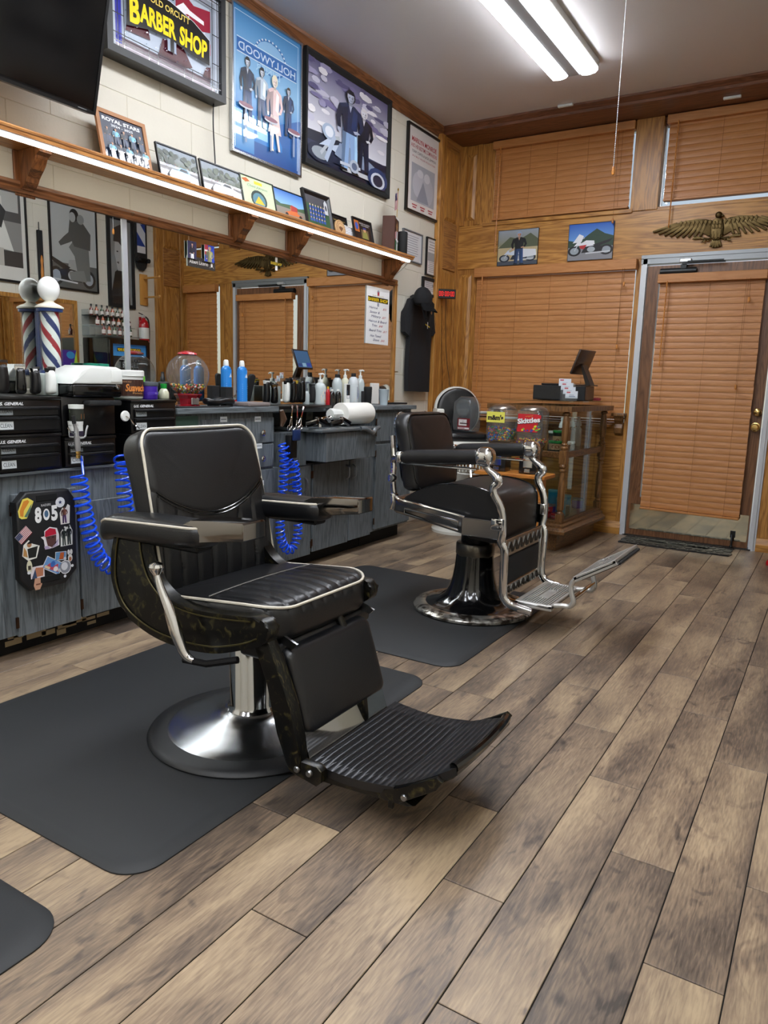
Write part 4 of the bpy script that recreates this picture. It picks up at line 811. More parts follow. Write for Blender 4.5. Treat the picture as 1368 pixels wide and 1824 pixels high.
obj('hanger', tube(B(), smoothpts([(-.02, -.03, .74), (-.02, -.03, .78), (.005, -.03, .80), (-.01, -.03, .825)], 4), .003, 6), ALU, t)
t = thing('cap', 'black cap with a rounded brim hanging over the T-shirt collar', 'cap', (.125, 5.17, 1.72), rot=(0, 0, RZ))
bm = B(); sph(bm, (0, 0, .06), .085, 24, 14, (1.05, .8, 1.05))
for v in bm.verts:
    if v.co.z < .02: v.co.z = .02+(v.co.z-.02)*.35
obj('crown', bm, mat('black_cloth'), t)
bm = B(); pts = []; top = []; 
for k in range(13):
    a = -pi*.5+pi*k/12; top.append((.085*sin(a), -.055-.065*cos(a), -.02+.012*cos(a*2)-.03*cos(a)))
base = [(.08*sin(-pi*.5+pi*k/12), -.03-.03*cos(-pi*.5+pi*k/12), .02) for k in range(13)]
va = [bm.verts.new(p) for p in base]; vb = [bm.verts.new(p) for p in top]
for k in range(12): bm.faces.new((va[k], va[k+1], vb[k+1], vb[k]))
bmesh.ops.solidify(bm, geom=bm.faces[:], thickness=.004); obj('brim', bm, mat('black_cloth'), t)
obj('strap_tail', tube(B(), smoothpts([(-.04, -.02, .02), (-.02, -.035, -.07), (.02, -.04, -.09), (.045, -.03, -.02)], 4), .02, 8, flat=.4), mat('black_cloth'), t)
obj('sweat_tag', lathe(B(), [(0, .001), (.012, .001), (.012, 0)], (.03, -.065, -.045), 12, 'Y'), mat('tan_wood'), t)
# outlet plates on the wall by the counter end
for (u, v) in ((705, 648),):
    p = at(u, v, .004); o = obj('blank_wall_plate', bx((0, -.035, -.058), (.005, .035, .058), .002, 1), CREAM, None, 0); o.location = p; tag(o, 'cream blank wall plate between mirror and shirt', 'wall plate')
# ---- front wall pieces
def front_photo(lb, uvs, sh, bgc):
    P = [aty(u, v, D-.02) for u, v in uvs]; x0, x1 = (P[0].x+P[3].x)/2, (P[1].x+P[2].x)/2; z0, z1 = (P[2].z+P[3].z)/2, (P[0].z+P[1].z)/2
    return picture('photo_panel', lb, 'photo', ((x0+x1)/2, D-.0125, z0), 0, x1-x0, z1-z0, sh, .001, .014, BLK, m=PRINT, bgc=bgc, tilt=.0)
sh = [('g', 0, .55, 1, 1, '#8a8a70', '#9aa4b0'), ('r', 0, 0, 1, .55, '#c0b08a'), ('p', [(.0, .5), (.3, .8), (.55, .72), (.8, .88), (1, .7), (1, .5)], '#59604a'), ('r', 0, 0, 1, .12, '#4a525e')]+moto(.5, .10, .9, '#d0dcec', '#242c3a', .8)+[('p', [(.6, .2), (.97, .25), (.95, .42), (.62, .45)], '#dfe4ec')]+fig(.53, .02, .9, '#16181c', '#26406a', '#c89a80', '#8fa8c8', .95)
front_photo('photo panel of a person standing before a white touring motorcycle', ((889, 412), (960, 405), (957, 470), (885, 474)), sh, '#b0a890')
sh = [('g', 0, .5, 1, 1, '#6aa0e0', '#2a60c0'), ('r', 0, 0, 1, .36, '#8a8c92'), ('p', [(0, .36), (0, .56), (.15, .52), (.3, .56), (.45, .7), (.62, .84), (.8, .7), (1, .62), (1, .36)], '#2c4434')]+moto(.5, .13, .98, '#eceef4', '#1d1c20', .95)+[('p', [(.25, .4), (.42, .42), (.36, .3), (.28, .32)], '#b83030'), ('p', [(.1, .48), (.24, .72), (.34, .66), (.3, .5)], '#eceef4')]
front_photo('photo panel of a white sport motorcycle under blue sky', ((1015, 401), (1095, 393), (1091, 460), (1010, 466)), sh, '#8a8c92')
# bronze eagle
t = thing('eagle_plaque', 'bronze spread-wing eagle plaque on the oak beam above the door', 'eagle plaque', (2.075, D-.012, 2.16))
def relief(bm, poly, d0, d1, b=.006): prism(bm, poly, -d1, -d0, 'XZ', b, 2)
for sx in (1, -1):
    bm = B(); m = lambda pts: [(sx*a, b) for a, b in pts]
    relief(bm, m([(.03, .175), (.08, .19), (.13, .195), (.20, .19), (.28, .175), (.345, .155), (.30, .14), (.22, .135), (.14, .125), (.10, .10), (.05, .07), (.03, .09)]), 0, .016)
    for k in range(9):   # long flight feathers
        a0 = (.08+.024*k, .155+.002*k); L_ = .125+.013*k; an = math.radians(-72+7.0*k); tip = (a0[0]+L_*cos(an)*.75, a0[1]+L_*sin(an)*.66)
        nx, ny = -sin(an)*.013, cos(an)*.013
        relief(bm, m([(a0[0]-nx, a0[1]-ny), (tip[0]-nx*.6, tip[1]-ny*.6), (tip[0]+.006, tip[1]), (tip[0]+nx*.6, tip[1]+ny*.6), (a0[0]+nx, a0[1]+ny)]), .004, .018+.0008*(k % 2), .003)
    for k in range(8):   # coverts
        a0 = (.05+.028*k, .172+.001*k); relief(bm, m([(a0[0]-.012, a0[1]), (a0[0], a0[1]-.03), (a0[0]+.013, a0[1]-.002), (a0[0], a0[1]+.012)]), .01, .024, .003)
    obj('wing', bm, BRONZ, t)
bm = B(); relief(bm, [(-.022, .17), (-.030, .12), (-.028, .07), (-.012, .045), (.012, .045), (.028, .07), (.030, .12), (.022, .17), (0, .19)], 0, .03, .01)
for k in range(4):
    for j in range(3): relief(bm, [(x, z) for x, z in ell(-.014+.014*j, .15-.024*k, .008, .014, 7)], .025, .034, .003)
for v in bm.verts: v.co.x *= 1.5; v.co.z = .10+(v.co.z-.10)*1.12
obj('body', bm, BRONZ, t)
bm = B(); sph(bm, (.004, -.026, .208), .024, 14, 10, (1, .8, .95)); relief(bm, [(.012, .216), (.034, .210), (.042, .194), (.028, .200), (.012, .198)], .018, .032, .003); obj('head', bm, BRONZ, t)
bm = B(); relief(bm, [(-.026, .115), (.026, .115), (.026, .075), (0, .04), (-.026, .075)], .02, .038, .004)
for a in (-.016, 0, .016): box(bm, (a-.003, -.041, .055), (a+.003, -.036, .10))
for v in bm.verts: v.co.x *= 1.35
obj('shield', bm, BRONZ, t)
bm = B()
for k in range(5): a = math.radians(-90+(k-2)*16); relief(bm, [(-.008+.005*(k-2), .05), (.008+.005*(k-2), .05), (.05*cos(a)+.006, .045+.055*sin(a)), (.05*cos(a)-.006, .045+.055*sin(a))], .004, .018+.001*(k % 2), .003)
for v in bm.verts: v.co.x *= 1.3
obj('tail', bm, BRONZ, t)
bm = B()
for sx in (1, -1):
    tube(bm, [(sx*.02, -.015, .06), (sx*.05, -.02, .05), (sx*.085, -.02, .055)], .008, 8)
    for k in range(3): tube(bm, [(sx*.07, -.02, .053), (sx*(.078+.01*k), -.024, .03)], .004, 6)
    tube(bm, [(sx*.05, -.016, .04), (sx*.135, -.016, .075)], .005, 6)
    for k in range(4): relief(bm, [(sx*(.10+.012*k), .06), (sx*(.115+.012*k), .075), (sx*(.125+.012*k), .055)], .012, .02, .002)
obj('talons', bm, BRONZ, t)
for (x, z) in ((1.9, 2.13), (2.08, 2.13), (2.3, 2.132)): pass
# ================================================================ MATS
def mat_rubber(lb, x0, x1, y0, y1, rc=.09, group=None):
    cx, cy = (x0+x1)/2, (y0+y1)/2; t = thing('floor_mat', lb, 'mat', (cx, cy, 0)); w, h = x1-x0, y1-y0; bm = B()
    o0 = rr(w, h, rc, 8); o1 = rr(w-.006, h-.006, rc-.003, 8); o2 = rr(w-.05, h-.05, rc-.02, 8); L_ = []
    for o, z in ((o0, .0005), (o0, .004), (o1, .006), (o2, .0135)): L_.append([bm.verts.new((a, b, z)) for a, b in o])
    for a, b in zip(L_, L_[1:]):
        for k in range(len(a)): bm.faces.new((a[k], a[(k+1) % len(a)], b[(k+1) % len(a)], b[k]))
    bm.faces.new(L_[-1]); bm.faces.new(L_[0]); obj('pad', bm, RUB, t, 30); return t
mat_rubber('large black rubber mat under the nearer barber chair', .62, 1.735, .99, 2.42)
mat_rubber('black rubber mat corner at the bottom left of the floor', .62, 1.735, -.60, .84)
m2 = mat_rubber('black rubber mat under the farther vintage barber chair', .52, 1.765, 2.56, 3.80)
MZ = .0136
# ================================================================ NEAR BARBER CHAIR (local x = facing direction)
ch = thing('barber_chair', 'near black barber chair with cream piping and ribbed black footrest', 'barber chair', (1.455, 1.672, MZ))
obj('rubber_ring', lathe(B(), [(.10, 0), (.315, 0), (.318, .006), (.312, .014), (.30, .019), (.285, .021), (.27, .024), (.10, .024)], (0, .025, 0), seg=72), RUBD, ch)
obj('base', lathe(B(), [(.05, .02), (.256, .02), (.256, .024), (.245, .029), (.21, .036), (.17, .044), (.13, .053), (.105, .061), (.09, .070), (.080, .080), (.074, .088), (.05, .09)], (0, .025, 0), seg=72), mat('spun_steel', '#a9abad', .26, 1, mottle=.12, mscale=14), ch, 50)
col = obj('column', lathe(B(), [(.05, .07), (.082, .082), (.076, .090), (.070, .098), (.070, .295), (.066, .30), (.05, .30)], (.01, .025, 0), seg=48), mat('column_chrome', '#b8b9ba', .1, 1), ch, 50)
obj('piston', lathe(B(), [(.03, .28), (.044, .30), (.044, .36), (.03, .37)], (.01, .025, 0), seg=32), CHR, ch)
bm = B(); box(bm, (-.15, -.14, .362), (.22, .14, .394), .006, 1); box(bm, (.02, -.17, .345), (.10, .17, .372), .004, 1); box(bm, (-.06, -.05, .335), (.07, .05, .37), .004, 1)
for y in (-.10, .06, .11): tube(bm, [(.05, y, .372), (.14, y, .36)], .012, 8)
obj('pump_housing', bm, mat('dark_iron', '#1a1a1c', .4, .7), ch)
# C-shaped side frames
def Cframe(y0, y1):
    out = smoothpts([(-.235, .655, 0), (-.250, .60, 0), (-.252, .52, 0), (-.205, .435, 0), (-.10, .388, 0), (.02, .374, 0), (.15, .384, 0), (.26, .418, 0), (.318, .442, 0), (.345, .468, 0), (.340, .498, 0), (.315, .512, 0)], 5)
    inn = smoothpts([(.29, .512, 0), (.20, .502, 0), (.10, .495, 0), (.02, .500, 0), (-.04, .520, 0), (-.085, .560, 0), (-.108, .61, 0), (-.115, .655, 0)], 5)
    return prism(B(), [(p.x, p.y) for p in out+inn], y0, y1, 'XZ', .009, 3)
for s in (-1, 1):
    a, b = (-.290, -.245) if s < 0 else (.195, .235); f = obj('side_frame', Cframe(a, b), BLKGOLD, ch, 40)
    y = -.2925 if s < 0 else .2375
    rim = smoothpts([(-.215, y, .655), (-.228, y, .60), (-.230, y, .52), (-.188, y, .45), (-.09, y, .408), (.02, y, .396), (.15, y, .404), (.26, y, .436), (.305, y, .458)], 4)
    rim2 = smoothpts([(-.125, y, .655), (-.118, y, .61), (-.096, y, .555), (-.05, y, .512), (.02, y, .488), (.10, y, .483), (.20, y, .490), (.285, y, .500)], 4)
    obj('raised_edge', tube(B(), rim2, .0024, 6), mat('rubbed_gold', '#4a4326', .35, .6), f)
    obj('raised_edge', tube(B(), rim, .0026, 6), mat('rubbed_gold'), f)
# armrests: padded rear with piping, polished block in front
for s in (-1, 1):
    c = s*.262
    def warp(a, b, n, c=c, s=s):
        x = -.082+b; z = .692+.030*(x+.1)+n; return (x, c+a*(1-.10*max(0, -b)/.2), z-.035*max(0, (-b-.13)/.09)**2)
    arm = obj('armrest', cushion(B(), .112, .43, .062, .045, .022, warp, 20, .010, rcb=.048), LEA, ch, 50)
    po = []
    for a, b in rr(.104, .416, .044, 6): po.append(warp(a, b, .0245))
    obj('piping', tube(B(), po, .0036, 6, closed=True), PIPE, arm)
    po = [warp(a, b, .034) for a, b in rr(.058, .30, .026, 6)]
    bm = B(); prism(bm, [(.035, .668), (.10, .684), (.27, .708), (.274, .712), (.274, .752), (.27, .756), (.15, .748), (.09, .743), (.06, .730), (.045, .70)], c-.042, c+.042, 'XZ', .004, 2)
    obj('end_block', bm, mat('smoked_chrome', '#8a8682', .09, 1), ch, 40)
    obj('arm_bracket', box(B(), (-.17, c-.03, .650), (.10, c+.03, .672), .006, 1), mat('dark_iron'), ch)
# seat
def sw(a, b, n):       # a across (y), b forward, n up
    x = .090+b; z = .440+.040*(b+.22)/.44+n; return (x, a, z - .012*max(0, (b-.12)/.1)**2 + .006*(abs(a)/.25)**2)
def sf(a, b):
    f = 0
    if b > .0: f = -.007*math.exp(-((((a+.25) % .05)-.025)/.0055)**2)*min(1, b/.03)+.003*cos((a)*pi/.025*0)
    f += -.004*math.exp(-((b+.005)/.005)**2)
    return f
seat = obj('seat', cushion(B(),   .505, .475, .105, .10, .034, sw, 104, .014, sf, rcb=.04), LEA, ch, 60)
obj('piping', tube(B(), [sw(a, b, .047) for a, b in rr(.495, .465, .096, 8)], .0042, 6, closed=True), PIPE, seat)
obj('seam', tube(B(), [sw(a, -.005, .0525+.0135*(1-(a/.25)**2)*1.0) for a in [(-.235+.47*k/20) for k in range(21)]], .0018, 5), mat('seam_grey', '#6f6c66', .5), seat)
obj('seat_base', box(B(), (-.12, -.225, .385), (.28, .225, .412), .008, 2), BLKM, ch)
obj('front_skirt', box(B(), (.19, -.235, .372), (.318, .235, .420), .014, 3), LEA, ch)
# backrest
def bw(a, b, n):       # a across (y), b up, n forward
    t = (b+.245)/.49; x = -.093-.012*t-.092*t*t; z = .455+.492*t; sl = .2+.38*t
    return (x-.045+n*cos(sl*.6)+.012*(abs(a)/.24)**2, a*(1-.03*t), z+n*sin(sl*.6))
def smile(a): return .000+.085*(a/.235)**2-.012
def bf(a, b):
    s = smile(a); f = 0
    if b < s-.01: f = -.008*math.exp(-((((a+.26) % .065)-.0325)/.006)**2)*min(1, (s-b)/.04)
    else: f = .010*math.exp(-((a/.2)**2+((b-.13)/.10)**2))
    return f-.006*math.exp(-((b-s)/.006)**2)
back = obj('backrest', cushion(B(), .50, .50, .096, .060, .028, bw, 112, .010, bf, rcb=.06), LEA, ch, 60)
obj('piping', tube(B(), [bw(a, b, .046) for a, b in rr(.490, .490, .056, 8)], .0042, 6, closed=True), PIPE, back)
for d in (-.005, .005): obj('seam', tube(B(), [bw(a, smile(a)+d, .0475+.010*(1-(a/.24)**2)*(1-(smile(a)/.24)**2)) for a in [(-.228+.456*k/28) for k in range(29)]], .0030, 6), BLKG, back)
for s in (-1, 1): obj('hinge_arm', prism(B(), [(-.16, .44), (-.05, .43), (.02, .46), (-.02, .475), (-.10, .50), (-.125, .58), (-.15, .58)], s*.248-.006, s*.248+.006, 'XZ', .002, 1), STEEL, ch)
# height lever with chrome knob
lv = smoothpts([(.125, -.335, .372), (.10, -.34, .385), (.075, -.342, .43), (.045, -.344, .50), (.015, -.345, .56), (.004, -.345, .592)], 6)
n = len(lv); obj('lever', tube(B(), lv, [.017-.009*abs(2*(k/(n-1))-.9)**1 for k in range(n)], 12), CHR, ch)
obj('lever_knob', lathe(B(), [(.006, -.03), (.008, -.012), (.018, .004), (.021, .012), (.018, .02), (.008, .025), (0, .026)], (.002, -.345, .60), 20), CHR, ch)
obj('lever_foot', tube(B(), [(.09, -.335, .368), (.17, -.33, .372), (.25, -.30, .392)], .010, 8), mat('dark_iron'), ch)
# leg rest
def lw(a, b, n):
    t = (b+.125)/.25; return (.398-.075*t+n, a-.015, .185+.225*t)
lr = obj('leg_rest', cushion(B(), .395, .245, .046, .03, .018, lw, 24, .008), LEA, ch, 50)
bm = B()
for s in (1, -1):
    pass
vs = [(.372, -.205, .245), (.372, .205, .245), (.42, .205, .125), (.42, -.205, .125)]
prism(bm, [(.378, .24), (.384, .24), (.428, .115), (.422, .115)], -.215, .178, 'XZ'); obj('kick_plate', bm, mat('mirror_steel', '#cfcfcd', .06, 1), ch, 0)
for s in (-1, 1):
    a, b = (-.262, -.222) if s < 0 else (.05, .075); f = obj('leg_frame', prism(B(), [(.262, .452), (.31, .456), (.345, .40), (.392, .28), (.415, .19), (.425, .145), (.425, .105), (.392, .10), (.372, .13), (.35, .20), (.315, .33), (.275, .42)], a, b, 'XZ', .008, 2), BLKGOLD, ch, 40)
    if s < 0: obj('pivot_link', prism(B(), [(.385, .10), (.475, .085), (.49, .10), (.49, .13), (.475, .14), (.39, .14)], a+.006, b-.006, 'XZ', .004, 2), BLKGOLD, ch, 40)
    for x in ((.415, .455) if s < 0 else ()): obj('bolt', lathe(B(), [(0, -.004), (.007, -.003), (.009, 0), (.009, .012)] if s < 0 else [(0, .004), (.007, .003), (.009, 0), (.009, -.012)], (x, s*.262, .118), 14, 'Y'), STEEL, ch)
bm = B(); tube(bm, [(.285, -.2, .445), (.285, .2, .445)], .012, 10); box(bm, (.22, -.06, .40), (.30, .06, .43)); obj('cross_bar', bm, CHR, ch)
for s in (-1, 1): obj('cross_link', prism(B(), [(.23, .43), (.29, .45), (.36, .425), (.345, .41), (.28, .42), (.23, .40)], s*.19-.004, s*.19+.004, 'XZ'), STEEL, ch, 0)
# footrest: two ribbed plates
def plate(x0, x1, zf, y0, y1, ribs, nm):
    bm = B(); NX, NY = ribs*6, 14; T_ = []; Bt = []
    for i in range(NX+1):
        u = i/NX; x = x0+(x1-x0)*u; r1, r2 = [], []
        for j in range(NY+1):
            v = j/NY; ya = y0(u); yb = y1(u); y = ya+(yb-ya)*v; e = min(1, min(v, 1-v)*9)*min(1, min(u, 1-u)*ribs*1.2)
            z = zf(u, v); r1.append(bm.verts.new((x, y, z+.0055*e*(abs(sin(pi*ribs*u))**.7)))); r2.append(bm.verts.new((x, y, z-.022)))
        T_.append(r1); Bt.append(r2)
    for i in range(NX):
        for j in range(NY):
            bm.faces.new((T_[i][j], T_[i+1][j], T_[i+1][j+1], T_[i][j+1])); bm.faces.new((Bt[i][j], Bt[i][j+1], Bt[i+1][j+1], Bt[i+1][j]))
    for i in range(NX):
        for G_, H_ in ((0, 0), (NY, NY)): bm.faces.new((T_[i][G_], Bt[i][G_], Bt[i+1][G_], T_[i+1][G_]))
    for j in range(NY):
        for i in (0, NX): bm.faces.new((T_[i][j], T_[i][j+1], Bt[i][j+1], Bt[i][j]))
    return obj(nm, bm, mat('ribbed_black', '#26272a', .28, .5, bump=.08, bscale=70, mottle=.15, mscale=60), ch, 50)
plate(.425, .685, lambda u, v: .130-.012*sin(pi*u)-.010*sin(pi*v)*u+.008*u, lambda u: -.225+(.004*u), lambda u: .225-.004*u, 13, 'foot_plate')
plate(.668, .828, lambda u, v: .132+.066*u+.012*u*u-.006*sin(pi*v), lambda u: -.215+.05*u*u, lambda u: .215-.05*u*u, 8, 'toe_plate')
obj('toe_lip', tube(B(), smoothpts([(.818, -.165, .205), (.828, -.10, .208), (.830, 0, .206), (.828, .10, .208), (.818, .165, .205)], 4), .013, 10), BLKG, ch)
bm = B(); prism(bm, [(.44, .118), (.70, .112), (.74, .10), (.72, .092), (.46, .075), (.44, .085)], -.215, .215, 'XZ', .006, 2); obj('foot_tray', bm, BLKGOLD, ch, 40)
bm = B(); prism(bm, [(.685, .11), (.80, .175), (.828, .195), (.81, .165), (.74, .115), (.70, .095)], -.15, .15, 'XZ', .006, 2); obj('toe_shell', bm, mat('shell_black', '#0f0f10', .15, .3), ch, 50)
for s in (-1, 1):
    a, b = sorted((s*.205, s*.222)); f = obj('toe_hinge', prism(B(), [(.64, .095), (.70, .098), (.80, .165), (.815, .19), (.80, .20), (.70, .135), (.655, .125)], a, b, 'XZ', .004, 2), BLKGOLD, ch, 40)
    obj('hinge_screw', lathe(B(), [(0, s*.005), (.007, s*.004), (.009, 0), (.009, -s*.004)], (.715, s*.2225, .12), 14, 'Y'), STEEL, f)
    obj('hinge_tooth', box(B(), (.668, s*.214-.005, .075), (.682, s*.214+.005, .10), .002, 1), BLKGOLD, f)
# ================================================================ FAR VINTAGE BARBER CHAIR
c2 = thing('barber_chair', 'far vintage barber chair with chrome arms, black leather and a cast metal footrest', 'barber chair', (1.48, 3.35, MZ))
PORC = mat('black_enamel', '#0b0b0c', .14, coat=.4)
obj('base_rim', lathe(B(), [(.12, 0), (.292, 0), (.302, .006), (.302, .016), (.290, .026), (.262, .032), (.235, .034), (.12, .036)], seg=72), WORN, c2, 50)
def fluted(bm, prof, seg=64):
    rings = []
    for r, z in prof:
        fl_ = .05*min(1, max(0, (z-.03)/.03)); rings.append([bm.verts.new((r*(1+fl_*(abs(cos(4*2*pi*k/seg))**.6-.6))*cos(2*pi*k/seg), r*(1+fl_*(abs(cos(4*2*pi*k/seg))**.6-.6))*sin(2*pi*k/seg), z)) for k in range(seg)])
    for a, b in zip(rings, rings[1:]):
        for k in range(seg): bm.faces.new((a[k], a[(k+1) % seg], b[(k+1) % seg], b[k]))
    return bm
obj('pedestal', fluted(B(), [(.262, .030), (.225, .036), (.175, .052), (.140, .080), (.120, .12), (.108, .165), (.100, .22), (.094, .285), (.06, .286)]), PORC, c2, 50)
obj('collar', lathe(B(), [(.07, .278), (.094, .278), (.097, .286), (.097, .335), (.092, .343), (.07, .346)], seg=48), mat('worn_collar', '#6a665e', .3, .9), c2)
obj('spindle', lathe(B(), [(.05, .34), (.073, .344), (.073, .455), (.05, .46)], seg=40), mat('dark_iron'), c2)
obj('hub_plate', prism(B(), [(-.09, .47), (.09, .47), (.07, .43), (.03, .425), (.02, .405), (-.02, .405), (-.03, .425), (-.07, .43)], -.08, .08, 'XZ', .004, 1), BLKM, c2)
# seat pan
def pan(y0, y1, bm=None): return prism(bm or B(), [(-.335, .565), (-.30, .545), (-.22, .545), (.055, .512), (.055, .432), (-.31, .492), (-.335, .51)], y0, y1, 'XZ', .006, 2)
obj('seat_pan', pan(-.275, .275), mat('pan_chrome', '#8d8f92', .14, 1), c2, 40)
for s in (-1, 1):
    y = s*.278; a = [(-.26, y, .520), (.03, y, .490), (.03, y, .450), (-.26, y, .497)]
    fr_ = obj('pan_trim', tube(B(), a, .004, 6, closed=True), CHR, c2)
    obj('rear_bracket', box(B(), (-.345, s*.262-.02, .505), (-.315, s*.262+.02, .585), .006, 2), CHR, c2)
    obj('top_rail', tube(B(), smoothpts([(-.33, s*.272, .585), (-.29, s*.274, .56), (-.20, s*.276, .548), (0, s*.276, .523), (.06, s*.276, .512)], 4), .008, 8), CHR, c2)
def vw(a, b, n):
    x = -.03+b; z = .575+n+.016*(1-(b/.25)**2); return (x, a, z)
def seat2():
    bm = B(); pf = [(.215, .405), (.222, .44), (.222, .56), (.212, .60), (.18, .628), (.10, .650), (0, .655), (-.10, .645), (-.20, .610), (-.285, .560), (-.285, .53), (.05, .51), (.06, .42), (.10, .41)]
    return prism(bm, [(p.x, p.y) for p in smoothpts([(a, b, 0) for a, b in pf], 3, True)], -.245, .245, 'XZ', .014, 3)
s2 = obj('seat', seat2(), LEA2, c2, 50)
for s in (-1, 1):
    pf = smoothpts([(.224, s*.236, .43), (.224, s*.236, .56), (.212, s*.236, .602), (.18, s*.236, .63), (.10, s*.236, .652), (0, s*.236, .657), (-.10, s*.236, .647), (-.20, s*.236, .612), (-.28, s*.236, .565)], 4); obj('seam', tube(B(), pf, .0035, 6), BLKG, s2)
def b2w(a, b, n):
    t = (b+.19)/.38; return (-.262-.055*t-.02*t*t+n, a, .600+.372*t)
bk = obj('backrest', cushion(B(), .47, .385, .085, .075, .03, b2w, 28, .014, rcb=.03), LEA2, c2, 60)
obj('seam', tube(B(), [b2w(a, b, .038) for a, b in rr(.455, .372, .07, 8)], .0035, 6, closed=True), BLKG, bk)
bm = B(); prism(bm, [(p[0], p[1]) for p in rr(.43, .35, .06, 6)], -.004, .004, 'YZ'); 
for v in bm.verts: v.co = V(b2w(v.co.y, v.co.z, -.047+v.co.x))
obj('back_shell', bm, mat('back_chrome', '#7f8ea6', .1, 1), c2, 40)
bm = B(); tube(bm, [(-.385, -.12, .948), (-.385, .12, .948)], .026, 14); 
for y in (-.12, .12): sph(bm, (-.385, y, .948), .029, 14, 10)
for k in range(3): tube(bm, [(-.392-.004*k, -.09, .92-.022*k), (-.392-.004*k, .09, .92-.022*k)], .010, 8)
obj('headrest_socket', bm, CHR, c2)
for s in (-1, 1):
    obj('back_strut', tube(B(), smoothpts([(-.335, s*.245, .56), (-.345, s*.25, .64), (-.345, s*.25, .74), (-.375, s*.22, .86)], 4), .013, 10), CHR, c2)
    obj('arm_pivot', lathe(B(), [(0, -.02), (.018, -.018), (.022, -.008), (.022, .008), (.018, .018), (0, .02)], (-.345, s*.262, .66), 16, 'Y'), CHR, c2)
    yy = s*.29
    def aw(a, b, n, yy=yy): return (-.065+b, yy+a, .785+.075*(b)+n)
    arm = obj('armrest', cushion(B(), .074, .40, .068, .012, .030, aw, 28, .001), LEA2, c2, 60)
    bm = B(); cushion(bm, .084, .085, .084, .026, .034, lambda a, b, n: (.155+b, yy+a, .802+n), 12, .002); obj('arm_cap', bm, CHR, arm, 60)
    bm = B(); cushion(bm, .060, .04, .056, .02, .02, lambda a, b, n: (-.285+b, yy+a, .768+n), 10, .002); tube(bm, [(-.30, yy, .765), (-.335, s*.265, .758), (-.35, s*.25, .74)], .014, 10); obj('arm_socket', bm, CHR, arm, 60)
    obj('arm_rail', box(B(), (-.27, yy-.02, .738), (.12, yy+.02, .748), .003, 1), CHR, arm)
    # scrolled front post
    pp = smoothpts([(.155, yy, .765), (.175, yy, .745), (.215, yy, .715), (.222, yy, .690), (.205, yy, .672), (.205, yy, .640), (.235, yy*.97, .585), (.248, yy*.96, .53), (.250, yy*.95, .46), (.245, yy*.93, .42), (.262, yy*.92, .385), (.262, yy*.90, .30), (.262, yy*.88, .19), (.275, yy*.88, .150), (.31, yy*.86, .128), (.40, yy*.84, .112)], 5)
    n = len(pp); rad = []
    for k in range(n):
        t = k/(n-1); rad.append(.020 if t > .2 else (.016+.010*math.exp(-((t-.16)/.05)**2)))
    obj('front_post', tube(B(), pp, rad, 12, flat=.75), NICK if False else CHR, c2, 60)
    obj('post_clip', box(B(), (.205, yy*.97-.026, .475), (.262, yy*.97+.026, .53), .005, 2), CHR, c2)
    obj('side_strap', box(B(), (.05, s*.279-.004, .43), (.24, s*.279+.004, .515), .003, 1), mat('pan_chrome'), c2)
# leg panel between the posts
bm = B(); box(bm, (.245, -.24, .345), (.258, .24, .425), .002, 1); box(bm, (.245, -.24, .155), (.258, .24, .205), .002, 1); 
for s in (-1, 1): box(bm, (.245, s*.225-.015, .2), (.258, s*.225+.015, .35), .002, 1)
pn = obj('leg_panel', bm, NICK, c2)
bm = B()
for (z0, z1) in ((.355, .415), (.162, .198)):
    for k in range(14):
        y = -.215+.031*k; M = Matrix.Translation((.2595, y+.013, (z0+z1)/2)) @ Matrix.Rotation(.6*(1 if k % 2 else -1), 4, 'X')
        for d in (-.007, 0, .007): box(bm, (-.002, d-.0018, -(z1-z0)*.42), (.002, d+.0018, (z1-z0)*.42), M=M)
obj('cast_pattern', bm, mat('dark_nickel', '#55534f', .35, .9), pn, 0, kind='stuff')
obj('leg_pad', box(B(), (.240, -.205, .21), (.262, .205, .34), .008, 2), BLKM, c2)
# cast footrest
def foot_grate(name, L_, w, M, rows=12):
    bm = B(); box(bm, (0, -w/2, -.012), (L_, w/2, -.004), .002, 1)
    for s in (-1, 1): box(bm, (0, s*(w/2-.012)-.012, -.022), (L_, s*(w/2-.012)+.012, .003), .002, 1)
    for s in (0, L_-.016): box(bm, (s, -w/2, -.012), (s+.016, w/2, .004), .002, 1)
    for k in range(rows):
        x = .022+(L_-.044)*k/(rows-1)
        if .3 < k/rows < .6: 
            for a, b in ((-w/2+.02, -w*.2), (w*.2, w/2-.02)): box(bm, (x-.003, a, -.004), (x+.003, b, .004))
        else: box(bm, (x-.003, -w/2+.02, -.004), (x+.003, w/2-.02, .004))
    bm.transform(M); return obj(name, bm, mat('cast_aluminium', '#c9c8c4', .38, .75, bump=.3, bscale=60), c2, 0)
foot_grate('foot_plate', .175, .42, Matrix.Translation((.305, .0, .142)))
M = Matrix.Translation((.565, .0, .290)) @ Matrix.Rotation(math.radians(-31), 4, 'Y')
fp = foot_grate('toe_plate', .205, .40, M, 10)
obj('toe_back', bx((0.02, -.18, -.026), (.215, .18, -.013), .004, 1), BLKM, fp, 0).matrix_local = M
for s in (-1, 1):
    y = s*.17
    obj('foot_link', tube(B(), smoothpts([(.48, y, .14), (.515, y, .146), (.55, y, .150), (.565, y, .175), (.555, y, .21), (.550, y, .25), (.575, y, .285), (.62, y, .315)], 5), .012, 10), mat('cast_aluminium'), c2)
obj('pivot_rod', tube(B(), [(.562, -.17, .19), (.562, .17, .19)], .008, 8), CHR, c2)
